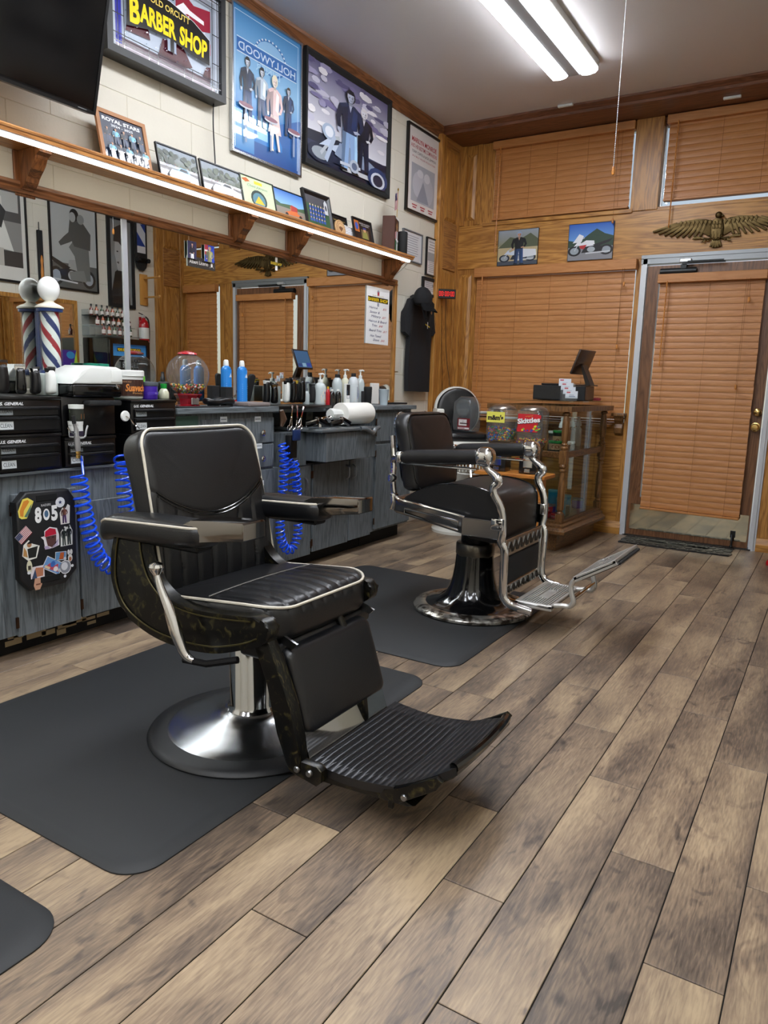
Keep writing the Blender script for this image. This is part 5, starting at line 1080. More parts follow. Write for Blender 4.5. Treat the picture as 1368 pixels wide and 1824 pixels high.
# ================================================================ CABINETS ALONG THE WALL (faces toward +X)
FX = .30
def cab(name, lb, y0, y1, z0, z1, depth=FX): 
    t = thing(name, lb, 'cabinet', (0, y0, 0)); obj('carcass', bx((0.012, 0, z0), (depth-.016, y1-y0, z1), 0), LAM, t, 0); return t
def cdoor(t, a, b, z0, z1, x=FX, nm='door', handle=None, knob=None, hinge=0, label=None, hz=None):
    d = obj(nm, box(B(), (x-.015, a, z0), (x, b, z1), .002, 1), LAM, t, 0)
    if label: l = art('paper_label', .05, .028, [('r', .1, .4, .9, .6, '#8a949c')], PRINT, d, y=0, bgc='#dfe6ea'); l.location = (x+.0006, label[0], label[1]); l.rotation_euler = (0, 0, RZ)
    if handle: hy, hz_ = handle; obj('handle', tube(B(), smoothpts([(x, hy, hz_-.045), (x+.022, hy, hz_-.03), (x+.026, hy, hz_), (x+.022, hy, hz_+.03), (x, hy, hz_+.045)], 4), .005, 8), STEEL, d)
    if knob: obj('knob', lathe(B(), [(.005, 0), (.006, .012), (.016, .016), (.017, .022), (.010, .027), (0, .028)], (x, knob[0], knob[1]), 16, 'X'), CHR, d)
    if hinge:
        y = a-.004 if hinge < 0 else b+.004
        for z in (z0+.06, z1-.06): obj('hinge', bx((x-.004, y-.006, z-.022), (x+.002, y+.006, z+.022)), mat('hinge_bronze', '#4a3426', .4, .8), d, 0)
    return d
kick = mat('kick_black', '#0c0c0d', .8)
t = cab('base_cabinet', 'grey laminate base cabinet at the left end, under the stacked black tool chests', .60, 2.465, .10, .735)
obj('kick_board', bx((.02, 0, 0), (.20, 1.865, .10)), kick, t, 0)
for a, b in ((.02, .46), (.47, .99)): cdoor(t, a, b, .105, .68)
cdoor(t, 1.045, 1.328, .095, .665, hinge=-1); cdoor(t, 1.338, 1.60, .10, .60, hinge=-1); cdoor(t, 1.61, 1.86, .10, .60)
obj('worktop', bx((.012, 0, .735), (.305, 1.865, .748), .003, 1), LAMX, t, 0)
random.seed(3)
bm = B()
for k in range(12):
    y = random.uniform(.9, 1.5); w = random.uniform(.04, .1); z = random.uniform(.015, .06); box(bm, (.2005, y, z), (.2015, y+w, z+random.uniform(.01, .03)))
obj('peeled_patches', bm, mat('bare_board', '#b8a888', .8), t, 0, kind='stuff')
t = cab('drawer_cabinet', 'grey laminate cabinet with labelled drawers and chrome knobs behind the near chair', 2.47, 3.205, .10, .955)
obj('kick_board', bx((.02, 0, 0), (.20, .73, .10)), kick, t, 0)
cdoor(t, .182, .495, .66, .925, label=(.33, .91)); cdoor(t, .502, .725, .79, .925, nm='drawer', knob=(.615, .845), label=(.59, .905)); cdoor(t, .502, .725, .655, .78, nm='drawer', knob=(.615, .705), label=(.60, .76))
cdoor(t, .182, .725, .10, .64, label=(.615, .555)); cdoor(t, .01, .17, .10, .80)
obj('bay_glass', bx((.286, .01, .815), (.289, .165, .945)), thin_glass('green_glass', '#7fa296', .05, .35), t, 0)
obj('worktop', bx((.012, -.0, .955), (.325, .74, .985), .004, 2), LAMX, t, 0)
t = cab('sink_cabinet', 'grey laminate cabinet with a projecting apron drawer under the paper towels', 3.215, 4.225, .10, .64)
obj('kick_board', bx((.02, 0, 0), (.20, 1.01, .10)), kick, t, 0)
cdoor(t, .03, .325, .085, .635, handle=(.26, .52), hinge=1); cdoor(t, .345, .73, .095, .635, handle=(.70, .56), hinge=-1); cdoor(t, .742, 1.005, .10, .635, handle=(.775, .56))
ap = obj('apron', box(B(), (.012, .26, .665), (.455, .80, .835), .003, 1), LAM, t, 0)
obj('apron_top', box(B(), (.012, .20, .838), (.47, .815, .858), .006, 2), mat('grey_edge', '#5a6064', .25, coat=.3), t)
obj('apron_side', bx((.012, 0.05, .64), (.31, .26, .835)), LAM, t, 0)
sc_ = smoothpts([(.47, .60, .85), (.485, .64, .848), (.49, .68, .83), (.485, .72, .822), (.48, .75, .84), (.475, .80, .852)], 4)
obj('scoop_lip', tube(B(), sc_, .014, 10), mat('grey_edge'), t)
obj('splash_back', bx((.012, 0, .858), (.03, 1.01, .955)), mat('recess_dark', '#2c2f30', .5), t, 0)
obj('upper_shelf', box(B(), (.012, 0, .945), (.24, 1.0, .968), .003, 1), LAMX, t, 0)
for z, w in ((.905, .035),): 
    o = obj('outlet_plate', bx((.03, .62, .88), (.036, .69, .945), .002, 1), mat('ivory', '#b8b4a4', .4), t, 0)
    art('outlet_slots', .05, .05, [('r', .25, .3, .35, .7, '#3a3a38'), ('r', .6, .3, .7, .7, '#3a3a38')], PRINT, o, bgc=None).matrix_local = Matrix.Translation((.0365, .655, .888)) @ Matrix.Rotation(RZ, 4, 'Z')
t = cab('end_cabinet', 'grey laminate cabinet at the right end of the counter beside the black T-shirt', 4.235, 4.765, .11, .95)
obj('kick_board', bx((.02, 0, 0), (.20, .53, .11)), mat('kick_scuffed', '#141414', .8, mottle=.6, mscale=30), t, 0)
cdoor(t, .035, .525, .735, .93, hinge=-1); cdoor(t, .035, .525, .125, .715, hinge=-1)
obj('worktop', bx((.012, -.01, .95), (.325, .54, .978), .004, 2), LAMX, t, 0)
# ---------------------------------------------------------------- tool chests
def chest(lb, y0, y1, z0, z1, tags=('CLEAN', 'CLEAN'), depth=.315, cols=('#7c8284', '#c6ccce')):
    w = y1-y0; h = z1-z0; t = thing('tool_chest', lb, 'tool chest', (0, (y0+y1)/2, z0), RZ, 'black mini tool chests on the counter')
    obj('body', box(B(), (-w/2, -depth+.012, 0), (w/2, -.02, h), .005, 2), CHEST, t)
    zz = [(.012, .47*h), (.49*h, .74*h)]
    for k, (a, b) in enumerate(zz):
        d = obj('drawer', box(B(), (-w/2+.014, -depth-.002, a), (w/2-.02, -depth+.014, b), .002, 1), CHEST, t, 0)
        obj('pull', box(B(), (-w/2+.014, -depth-.009, b-.012), (w/2-.02, -depth-.001, b-.002), .003, 2), mat('chest_edge', '#2a2b2e', .15, .6), d)
        if tags[k]: art('tag', .058, .03, [('t', .5, .25, .5, tags[k], '#15181a', {'fit': .8})], PRINT, d, y=-depth-.0105 if k == 5 else -depth-.003, x0=-w/2+.016, z0=a+(b-a)*.12, bgc=cols[1-k])
    art('lettering', .115, .018, [('t', .5, .2, .6, 'U.S. GENERAL', '#e6e8ea', {'shear': .3, 'bold': .03, 'fit': .96})], PRINT, t, y=-depth+.0105, x0=-w/2+.014, z0=h-.034, bgc=None)
    obj('top_lip', box(B(), (-w/2-.001, -depth+.006, h-.012), (w/2+.001, -.02, h+.002), .004, 2), CHEST, t)
    return t
chest('black tool chest at the far left, upper one of its stack, large white tags', 1.585, 1.872, .897, 1.036)
chest('black tool chest at the far left, lower one of its stack, large white tags', 1.588, 1.868, .750, .893)
chest('black tool chest with a small white tag, behind the hanging air gun', 1.882, 2.132, .750, .872, ('Clean', 'Clean'))
chest('black tool chest right of the white magnet hook, tops level with the pomade tub', 2.195, 2.46, .987, 1.022+.0, ('', '')) if 0 else None
t = chest('black tool chest right of the white magnet hook, beside the glass-fronted bay', 2.205, 2.465, .876, 1.022, depth=.33)
chest('black tool chest behind the near chair back, under the one by the hook', 2.205, 2.465, .750, .872, ('', ''))
# black tray between, steriliser on top
o = obj('black_tray', box(B(), (.03, 0, 0), (.30, .262, .16), .008, 2), CHEST); o.location = (0, 1.876, .876); tag(o, 'dark plastic bin standing on the tool chest behind the air gun', 'bin')
bm = B(); box(bm, (.30, .10, .125), (.345, .262, .147), .006, 2); obj('front_lip', bm, SMOKE, o)
t = thing('steriliser', 'white and black tool steriliser box with a rounded lid, left of the pomade tub', 'steriliser', (.235, 2.045, 1.037), RZ)
t.scale = (.74, .80, 1)
obj('base', box(B(), (-.17, -.11, 0), (.155, .10, .052), .012, 3), BLKG, t)
bm = prism(B(), [(-.175, .052), (.158, .052), (.158, .115), (.12, .125), (-.06, .128), (-.12, .110), (-.165, .07)], -.115, .105, 'XZ', .012, 3); obj('lid', bm, WHT, t, 40)
obj('lid_panel', box(B(), (.075, -.118, .062), (.15, -.112, .112), .004, 2), WHT, t)
obj('latch', lathe(B(), [(0, -.01), (.011, -.008), (.013, 0)], (.115, -.115, .042), 16, 'Y'), CHR, t)
# tub, jars, bottles: generic lathe bottles
def bottle(lb, name, cat, pos, prof, m, cap=None, cm=None, seg=24, lab=None, rz=RZ, group=None):
    t = thing(name, lb, cat, pos, rz, group)
    obj('body', lathe(B(), prof, seg=seg), m, t, 40)
    if cap: obj('cap', lathe(B(), cap, seg=seg), cm or WHT, t, 40)
    if lab:
        r, z0, z1, sh, bgc, span = lab
        art('label', 2*r*span, z1-z0, sh, PRINT, t, y=0, bgc=None, z0=z0, warp=lambda x, y, z: ((r+.0006-y)*sin(x/r), -(r+.0006-y)*cos(x/r), z)) if 0 else wraplabel(t, r, z0, z1, sh, bgc, span)
    return t
def wraplabel(t, r, z0, z1, sh, bgc, span):
    n = 12; full = [('r', k/n, 0, (k+1)/n, 1, bgc) for k in range(n)]+sh
    return art('label', 2*r*span, z1-z0, full, PRINT, t, y=0, bgc=None, z0=z0, warp=lambda x, y, z: ((r+.0005-y)*sin(x/r), -(r+.0005-y)*cos(x/r), z))
def pump(t, r, h, m, out=.035):
    bm = B(); lathe(bm, [(r, h), (r, h+.018), (.006, h+.02), (.005, h+.045), (.012, h+.047), (.012, h+.056), (0, h+.058)], seg=16); tube(bm, [(0, 0, h+.052), (0, -out*.6, h+.054), (0, -out, h+.048)], .005, 8); obj('pump_head', bm, m, t)
q = at(228, 706, .20)
bottle('large white tub of pomade with a brown label and orange script', 'pomade_tub', 'tub', (.20, q.y, 1.037-.01), [(0, 0), (.062, 0), (.065, .004), (.068, .10), (.0, .10)], WHT, [(.07, .098), (.073, .10), (.073, .122), (.068, .126), (0, .124)], mat('white_plastic'), 40,
       (.0672, .012, .085, [('t', .5, .30, .42, 'Suavecito', '#e08a40', {'shear': .25, 'fit': .56, 'bold': .03}), ('t', .5, .12, .12, 'Pomade', '#d8a060', {'fit': .25}), ('t', .25, .82, .08, 'ORIGINAL HOLD', '#c89a70', {'fit': .2})], '#3a1c10', 1.5))
q = at(265, 712, .22)
bottle('purple jar with a grey lid right of the pomade tub', 'cream_jar', 'jar', (.22, q.y, 1.024), [(0, 0), (.038, 0), (.04, .004), (.041, .062), (0, .062)], mat('purple', '#4326a0', .3), [(.042, .06), (.0435, .062), (.0435, .078), (0, .08)], mat('grey_lid', '#5e6670', .5), 32, (.0408, .02, .035, [('t', .62, .3, .5, 'ROLDA', '#c8b8e8', {'fit': .2})], '#4326a0', .8))
q = at(266, 690, .12)
t = bottle('black spray bottle behind the purple jar', 'spray_bottle', 'bottle', (.19, 2.505, .986), [(0, 0), (.03, 0), (.033, .005), (.033, .10), (.028, .115), (.012, .122), (0, .122)], BLK, [(.012, .122), (.012, .14), (.008, .145), (.007, .165), (0, .166)], BLK)
q = at(292, 712, .22)
bottle('small clear oil bottle with a green cap', 'oil_bottle', 'bottle', (.22, q.y, 1.024), [(0, 0), (.022, 0), (.025, .004), (.025, .03), (.017, .045), (.012, .05), (0, .05)], mat('pale_oil', '#c9cbb0', .1, coat=.6), [(.014, .05), (.015, .052), (.015, .072), (0, .073)], GRN, 20)
for (u, v, s, lb) in ((305, 700, 1, 'white plastic tub top behind the small oil bottle'),):
    q = at(u, v, .10); o = obj('tissue_box', box(B(), (0, -.035, 0), (.09, .035, .075), .012, 3), WHT); o.location = (.06, 2.53, .986); tag(o, 'crumpled white tissue pack right of the small oil bottle', 'tissue pack')
# green box, dispensers at the back
q = at(215, 665, .06)
o = obj('green_carton', bx((0, -.08, 0), (.07, .10, .105), .003, 1), mat('carton_green', '#6cc040', .4, mottle=.3, mscale=18), None, 0); o.location = (.02, q.y+.02, 1.025); tag(o, 'bright green and dark carton behind the pomade tub', 'carton')
for k, (u, v) in enumerate(((172, 676), (190, 674))):
    q = at(u, v, .06); o = obj('teal_tub', lathe(B(), [(0, 0), (.03, 0), (.032, .12), (.034, .125), (.034, .14), (0, .142)], seg=20), mat('teal', '#1d8a70', .35)); o.location = (.05, q.y-.02, 1.038); tag(o, ['teal tub behind the steriliser, the left one', 'teal tub behind the steriliser, beside the green carton'][k], 'tub')
q = at(236, 640, .06); t = thing('pump_bottle', 'dark pump bottle against the mirror behind the pomade tub', 'bottle', (.06, q.y+.02, .988), RZ+2.4)
obj('body', lathe(B(), [(0, 0), (.028, 0), (.03, .006), (.03, .14), (.012, .16), (0, .16)], seg=20), BLK, t); pump(t, .013, .16, BLK, .04)
# barber pole with globe
BP = at(90, 655, .125)
t = thing('barber_pole', 'small barber pole lamp with a white globe and blue bands on the counter', 'barber pole', (.072, at(90, 600, .07).y, 1.065), RZ)
t.scale = (.86, .86, 1)
pr_ = [(0, 0), (.062, 0), (.064, .01), (.064, .045), (.05, .05), (.05, .055), (.0, .055)]
CR2 = mat('pole_cream', '#e6e2d2', .3)
obj('foot', lathe(B(), [(.06, -.028), (.066, -.027), (.066, -.010), (.06, -.004)]+pr_[1:], seg=36), CR2, t); obj('lower_band', lathe(B(), [(.048, .052), (.062, .054), (.063, .062), (.058, .075), (.048, .078)], seg=36), NAVY, t)
vs, fs, cs = [], [], []
NS, NH, r_, z0, z1 = 72, 60, .043, .075, .320
for j in range(NH+1):
    for k in range(NS): a = 2*pi*k/NS; vs.append((r_*cos(a), r_*sin(a), z0+(z1-z0)*j/NH))
cl = []
for j in range(NH):
    for k in range(NS):
        fs.append([j*NS+k, j*NS+(k+1) % NS, (j+1)*NS+(k+1) % NS, (j+1)*NS+k]); ph = (k/NS+1.15*j/NH) % 1*2 % 1 if 0 else ((k/NS*2+1.6*j/NH) % 1)
        cc = lin('#a02030') if ph < .24 else lin('#eef0ee') if ph < .5 else lin('#1c2f6a') if ph < .74 else lin('#eef0ee'); cl += [*cc, 1]*4
me = bpy.data.meshes.new('striped_tube'); me.from_pydata(vs, [], fs); me.color_attributes.new('Col', 'FLOAT_COLOR', 'CORNER').data.foreach_set('color', cl); me.materials.append(PRINT); me.shade_smooth(); link(bpy.data.objects.new('striped_tube', me), t)
obj('glass_sleeve', lathe(B(), [(.050, .076), (.050, .319)], seg=48, closed=True), GLASS, t); obj('upper_band', lathe(B(), [(.046, .317), (.060, .320), (.062, .331), (.05, .335)], seg=36), NAVY, t)
obj('top_cap', lathe(B(), [(.046, .329), (.066, .333), (.066, .339), (.05, .348), (.03, .355), (.022, .360), (.02, .367), (0, .367)], seg=36), CR2, t)
obj('globe', sph(B(), (0, 0, .412), .052, 32, 20), mat('opal_globe', '#f2f6f6', .15, coat=.5), t)
obj('bracket', box(B(), (-.022, .055, .02), (.022, .10, .335), .004, 1), NAVY, t)
# clippers standing on the left chest
def clipper(lb, pos, rz, h=.15, body=BLK, acc=CHR, lean=0, kind=0):
    t = thing('hair_clipper', lb, 'hair clipper', pos, rot=(lean, 0, rz), group=None)
    def w(a, b, n): return (a*(1-.25*(b/h+.5)), n*(1-.2*(b/h+.5))-.006*sin(3*(b/h+.5)), b+h/2)
    obj('body', cushion(B(), .042, h*.86, .038, .014, .014, w, 14, .002), body, t, 60)
    bm = B(); prism(bm, [(-.017, h*.84), (.017, h*.84), (.021, h*.98), (-.021, h*.98)], -.012, .008, 'XZ', .002, 1); obj('blade_housing', bm, acc, t, 0)
    bm = B()
    for k in range(8): box(bm, (-.019+.005*k, -.014, h*.97), (-.0165+.005*k, -.006, h*1.04))
    obj('blade_teeth', bm, STEEL, t, 0, kind='stuff'); obj('switch', box(B(), (-.006, -.024, h*.42), (.006, -.017, h*.55), .002, 1), acc, t)
    return t
def cl_at(lb, u, v, x, z, **k): q = at(u, v, x); return clipper(lb, (x, q.y, z), RZ+k.pop('rz', 0), **k)
cl_at('black hair clipper at the left edge on top of the tool chest', 5, 700, .24, 1.038, h=.13, rz=.2)
cl_at('black angular hair clipper on the chest, second from the left edge', 38, 700, .24, 1.038, h=.118, rz=-.5, body=BLKG)
cl_at('slim black hair trimmer in front of the barber pole base', 62, 700, .24, 1.038, h=.11, rz=.3)
cl_at('white hair trimmer on the chest left of the steriliser', 90, 700, .25, 1.038, h=.112, body=WHT, acc=BLK, rz=.1)
o = obj('clipper_stand', box(B(), (-.03, -.035, 0), (.03, .035, .09), .008, 2), mat('pale_mint', '#cfdcd8', .35)); q = at(78, 695, .18); o.location = (.20, q.y, 1.038); tag(o, 'pale mint upright holder between the black and white trimmers', 'holder')
# gumball machine
q = at(335, 716, .20); GB = (.20, q.y, .986)
t = thing('gumball_machine', 'red gumball machine with a clear globe on the drawer cabinet', 'gumball machine', GB, RZ)
RG = mat('gumball_red', '#8a1420', .18, coat=.5)
obj('base', lathe(B(), [(0, 0), (.058, 0), (.058, .006), (.050, .012), (.056, .04), (.068, .058), (.066, .064), (0, .064)], seg=8), RG, t, 20)
obj('base_plate', box(B(), (-.03, -.058, .012), (.02, -.05, .044), .003, 1), mat('plate_silver', '#a8a4a0', .3, .8), t)
def globe_prof(r, z0, a0, a1, n=20): return [(r*sin(a0+(a1-a0)*k/n), z0+r*cos(a0+(a1-a0)*k/n)) for k in range(n+1)]
obj('globe', lathe(B(), globe_prof(.104, .155, .28, 2.55), seg=48, closed=True), PLAST, t)
obj('lid', lathe(B(), [(0, .272), (.02, .270), (.045, .262), (.050, .254), (.03, .250), (0, .250)], seg=32), RED, t)
CC = ['#c8281c', '#e8b81c', '#3a7a2c', '#e07828', '#2a1c18', '#e8e4d8', '#5a2418', '#d85a30']
def candies(t, n, rad, z0, z1, r, cols, box_=False, flat=.9):
    it = []
    for k in range(n):
        z = random.uniform(z0, z1)
        if box_: x, y = random.uniform(-rad, rad), random.uniform(-rad, rad)
        else: R_ = rad(z) ; a = random.uniform(0, 2*pi); R_ *= (.55+.45*random.random())**.5; x, y = R_*cos(a), R_*sin(a)
        v, f = ball_vf((x, y, z), r, flat); it.append((v, f, random.choice(cols)))
    return colored('candies', it, CANDY, t)
candies(t, 420, lambda z: math.sqrt(max(0, .098**2-(z-.155)**2)), .068, .108, .0062, CC)['kind'] = 'stuff'
# blue cans
def can(lb, u, v, x, zt):
    q = at(u, v, x); t = thing('spray_can', lb, 'spray can', (x, q.y, zt), RZ, None)
    obj('can', lathe(B(), [(0, 0), (.026, 0), (.0275, .004), (.0275, .19), (.024, .202), (.014, .210), (0, .210)], seg=28), mat('can_blue', '#1f7ed0', .25, .2, coat=.4), t)
    obj('cap', lathe(B(), [(.014, .208), (.015, .212), (.013, .235), (.009, .241), (0, .242)], seg=20), WHT, t)
    sh = [('r', .35, .1+.06*k, .62+.03*(k % 3), .115+.06*k, '#9cc8f0') for k in range(9)]+[('p', [(.45, .78), (.52, .90), (.59, .78)], '#dceaf8')]
    wraplabel(t, .0276, .01, .19, sh, '#2486dc', 2.6); return t
can('blue spray can with a white cap, left of the pair on the counter', 403, 706, .16, .986)
can('blue spray can with a white cap, right of the pair on the counter', 431, 706, .17, .986)
for (u, x, h, lb) in ((380, .16, .105, 'small black upright box behind the left blue can'), (404, .25, .10, 'small black upright box with a white side label between the blue cans')):
    q = at(u, 712, x); t = thing('small_box', lb, 'box', (x, q.y, .986), RZ); obj('carton', bx((-.026, -.02, 0), (.026, .02, h), .002, 1), BLKM, t, 0); art('print', .044, .03, [('t', .5, .3, .4, 'OSTER' if 0 else 'O R B', '#4a4c50', {'fit': .7})], PRINT, t, y=-.0206, bgc=None, z0=.03)
q = at(449, 712, .15); o = obj('curved_stand', cushion(B(), .05, .17, .022, .02, .008, lambda a, b, n: (a, n-.02*b/.1, b+.088), 14, .002), BLKM); o.location = (.12, q.y, .986); o.rotation_euler = (0, .1, RZ); tag(o, 'tall curved black stand between the blue cans and the clippers', 'stand')
# mats on the counter
o = obj('mesh_tray', box(B(), (.27, .03, 0), (.32, .38, .006), .002, 1), BLKM); q = at(345, 722, .2); o.location = (0, 2.45, .9855); tag(o, 'flat black mesh mat on the drawer cabinet before the gumball machine', 'mat')
q = at(390, 716, .27); o = obj('comb_pouch', cushion(B(), .20, .07, .03, .03, .014, lambda a, b, n: (n*0+b, a, n+.02+.004*sin(a*40)), 18, .003), LEA); o.location = (.25, q.y+.02, .993); tag(o, 'soft black leather pouch lying by the blue cans', 'pouch')
o = obj('folded_towel', box(B(), (.14, -.09, 0), (.31, .09, .022), .008, 2), mat('taupe_cloth', '#7e7472', .9, bump=.4, bscale=150)); q = at(448, 718, .25); o.location = (0, q.y-.0, .986); tag(o, 'folded taupe towel at the front edge of the drawer cabinet', 'towel')
# row of clippers over the recess
tray = obj('clipper_rack', box(B(), (.06, 0, 0), (.31, .52, .018), .006, 2), BLK); tray.location = (0, 3.215, .970); tag(tray, 'black clipper rack at the counter edge holding the row of clippers', 'rack')
row = (('black and white hair clipper, leftmost of the row on the rack', 474, .14, BLK, WHT), ('squat black foil shaver with a round gold ring on the rack', 488, .115, BLKG, BRASS), ('white hair clipper in the middle of the rack', 510, .14, WHT, BLK), ('dark chrome hair clipper just right of the white one on the rack', 521, .15, GUN, CHR),
       ('black hair clipper with a yellow sticker on the rack', 530, .145, BLK, mat('yellow_tag', '#d8b840', .5)), ('slim dark chrome hair clipper on the rack, fifth to sixth from the left', 537, .155, GUN, STEEL), ('plain black hair trimmer, rightmost of the row on the rack', 555, .125, BLKM, BLKM))
for k, (lb, u, h, b_, a_) in enumerate(row): q = at(u, 716, .17+.03*(k % 2)); clipper(lb, (.17+.03*(k % 2), q.y, .989 if q.y < 3.72 else .969), RZ+random.uniform(-.3, .3), h=h, body=b_, acc=a_)
# scissors hanging from the rack
def scissors(lb, u, v, ln, an):
    q = at(u, v, .33); t = thing('scissors', lb, 'scissors', (.33, q.y, q.z), rot=(0, an, RZ))
    for s in (-1, 1):
        f = obj('blade', prism(B(), [(0, 0), (.006*s, .002), (.010*s, -ln*.5), (.003*s, -ln*.52)], -.0015*s-.001, -.0015*s+.001, 'XZ'), CHR, t, 0); f.rotation_euler = (0, s*.16, 0)
        pts = [(.016*s+.012*cos(a), .0, -ln*.86+.014*sin(a)) for a in [2*pi*k/14 for k in range(14)]]
        obj('finger_ring', tube(B(), pts, .003, 6, closed=True), CHR, t); obj('shank', tube(B(), [(.003*s, 0, -ln*.48), (.012*s, 0, -ln*.76)], .003, 6), CHR, t)
    obj('pivot_screw', lathe(B(), [(0, -.006), (.004, -.005), (.004, 0)], (0, 0, -ln*.45), 10, 'Y'), BRASS if lb.startswith('right') else CHR, t)
scissors('chrome scissors hanging from the rack, the leftmost pair', 521, 722, .15, .12); scissors('chrome scissors hanging from the rack, right of the leftmost pair', 529, 722, .16, -.05); scissors('right-hand long chrome shears hanging tilted from the rack', 541, 724, .14, .35)
q = at(500, 728, .33); o = obj('brush_cluster', tube(B(), [(0, 0, 0), (0, .02, -.05), (0, 0, -.09)], [.012, .02, .008], 8), mat('brown_handle', '#4a3424', .4)); o.location = (.335, q.y, .965); tag(o, 'short dark brush hanging at the left end of the rack', 'brush')
# things in the recess
q = at(511, 765, .30); t = thing('spray_nozzle_holder', 'black and blue holster hanging beside the blue hoses', 'holster', (.365, 3.255, .70), RZ)
obj('holster', box(B(), (-.03, -.03, 0), (.03, .012, .13), .006, 2), BLK, t); obj('blue_pouch', box(B(), (-.02, -.05, .10), (.035, -.03, .16), .005, 2), mat('dark_blue', '#122a5a', .5), t)
for k, (u, lb) in enumerate(((548, 'dark hand tool lying left in the recess on the apron'), (600, 'black hose tap lying in the recess on the apron'))):
    q = at(u, 768, .33); o = obj('hand_tool', tube(B(), smoothpts([(0, -.08, .02), (.03, -.03, .035), (.0, .02, .05), (.03, .07, .02)], 5), .016, 8), BLKG); o.location = (.38 if k == 0 else .43, q.y if k == 0 else q.y-.12, .862); tag(o, lb, 'tool')
q = at(575, 762, .33); t = thing('tap', 'small chrome tap head in the recess under the paper towels', 'tap', (.33, q.y, .86), RZ)
obj('spout', tube(B(), smoothpts([(-.03, 0, 0), (-.02, 0, .04), (.03, 0, .055), (.07, 0, .03)], 5), .010, 8), CHR, t); obj('handle', sph(B(), (.085, 0, .055), .02, 12, 8, (1.2, 1, .8)), CHR, t)
# paper towels on a horizontal holder
q0 = at(596, 737, .33); q1 = at(650, 731, .33)
t = thing('paper_towel_roll', 'white paper towel roll on a horizontal white holder over the recess', 'paper towels', (.33, q0.y+.02, .935), 0)
L_ = .30
obj('roll', lathe(B(), [(.018, .04), (.066, .04), (.068, .045), (.068, .04+L_), (.066, .045+L_), (.018, .045+L_)], seg=40, axis='Y'), mat('towel_paper', '#efeee8', .9, bump=.3, bscale=80), t, 50)
obj('holder', lathe(B(), [(0, -.07), (.030, -.068), (.036, -.05), (.030, .0), (.026, .04), (.018, .05)], seg=10, axis='Y'), WHT, t, 20)
obj('rod', lathe(B(), [(.010, .0), (.010, L_+.11)], seg=16, axis='Y'), WHT, t)
obj('bracket_arm', box(B(), (-.24, L_+.07, -.01), (.02, L_+.09, .012), .004, 1), WHT, t)
# bottle group by the right end
GP = 'bottles and cans on the counter by the paper towels'
def bt(lb, u, x, r, h, m, capm, lab=None, pm=None, zt=.969, name='bottle', cat='bottle'):
    q = at(u, 712, x); zt = .979 if q.y > 4.23 else zt
    t = thing(name, lb, cat, (x, q.y, zt), RZ, GP)
    obj('body', lathe(B(), [(0, 0), (r*.9, 0), (r, .006), (r, h*.72), (r*.75, h*.85), (r*.4, h*.9), (0, h*.9)], seg=24), m, t)
    if pm: pump(t, r*.42, h*.9, pm, .03)
    else: obj('cap', lathe(B(), [(r*.42, h*.88), (r*.45, h*.9), (r*.42, h), (0, h)], seg=20), capm, t)
    if lab: wraplabel(t, r, h*.15, h*.65, *lab)
    return t
CL = mat('clear_gel', '#b9c4c6', .12, coat=.5); ORG = mat('orange_gel', '#d8a060', .15, coat=.5)
bt('hand soap pump bottle with an orange and blue oval label', 570, .20, .038, .17, CL, WHT, ([('p', [(.3, .1), (.5, -.0), (.7, .1), (.75, .5), (.6, .95), (.4, .95), (.25, .5)], '#e8d8c0'), ('r', .34, .5, .66, .62, '#3a68b8'), ('p', [(.38, .35), (.62, .35), (.5, .05)], '#d89040'), ('t', .5, .72, .1, 'Dial', '#3a58a8', {'fit': .2})], '#c0cacc', 1.6), WHT)
bt('small clear pump bottle left of the hand soap', 545, .16, .022, .11, CL, BLK, None, mat('grey_lid'))
t = bt('red and yellow narrow spray tube right of the hand soap', 584, .25, .013, .13, RED, mat('yellow_cap', '#e0b020', .4))
bt('small dark spray bottle with a white cap and gold label, the left one of two', 591, .26, .019, .115, BLKG, WHT, ([('r', .3, .3, .7, .7, '#8a7a50')], '#15110c', 1.4)); bt('small dark spray bottle with a white cap and gold label, the right one of two', 602, .26, .019, .115, BLKG, WHT, ([('r', .3, .3, .7, .7, '#8a7a50')], '#15110c', 1.4))
bt('tall clear bottle with a black disc cap, left of the two tall ones', 600, .12, .034, .21, CL, BLKM)
t = bt('tall clear bottle with black cap and blue and orange lettering behind the towels', 629, .19, .036, .22, mat('clear_blueish', '#c5ccd0', .1, coat=.5), BLKM, ([('p', [(.2, 0), (.8, 0), (.7, .3), (.3, .25)], '#e0a050'), ('t', .62, .45, .2, 'PINNACLE', '#2a58b8', {'rot': 1.57, 'fit': .5}), ('r', .4, .3, .46, .9, '#8a949c')], '#c9d0d4', 1.4))
bt('cream pump bottle behind the two tall clear bottles', 614, .09, .030, .21, mat('cream_plastic', '#d8d8c0', .4), WHT, None, WHT); bt('clear pump bottle right of the tall lettered bottle', 641, .10, .030, .20, CL, WHT, None, WHT)
q = at(613, 712, .24); t = thing('upright_packet', 'white and black upright packet with a round white button between the bottles', 'packet', (.26, q.y, .969), RZ); obj('packet', bx((-.022, -.01, 0), (.022, .01, .15), .002, 1), WHT, t, 0)
art('front_print', .038, .09, [('r', 0, .25, 1, 1, '#15171a'), ('e', .5, .14, .2, .09, '#e8e8e8'), ('r', .1, .3, .4, .6, '#3a4a5a')], PRINT, t, y=-.0105, bgc='#b8bcc0', z0=.055)
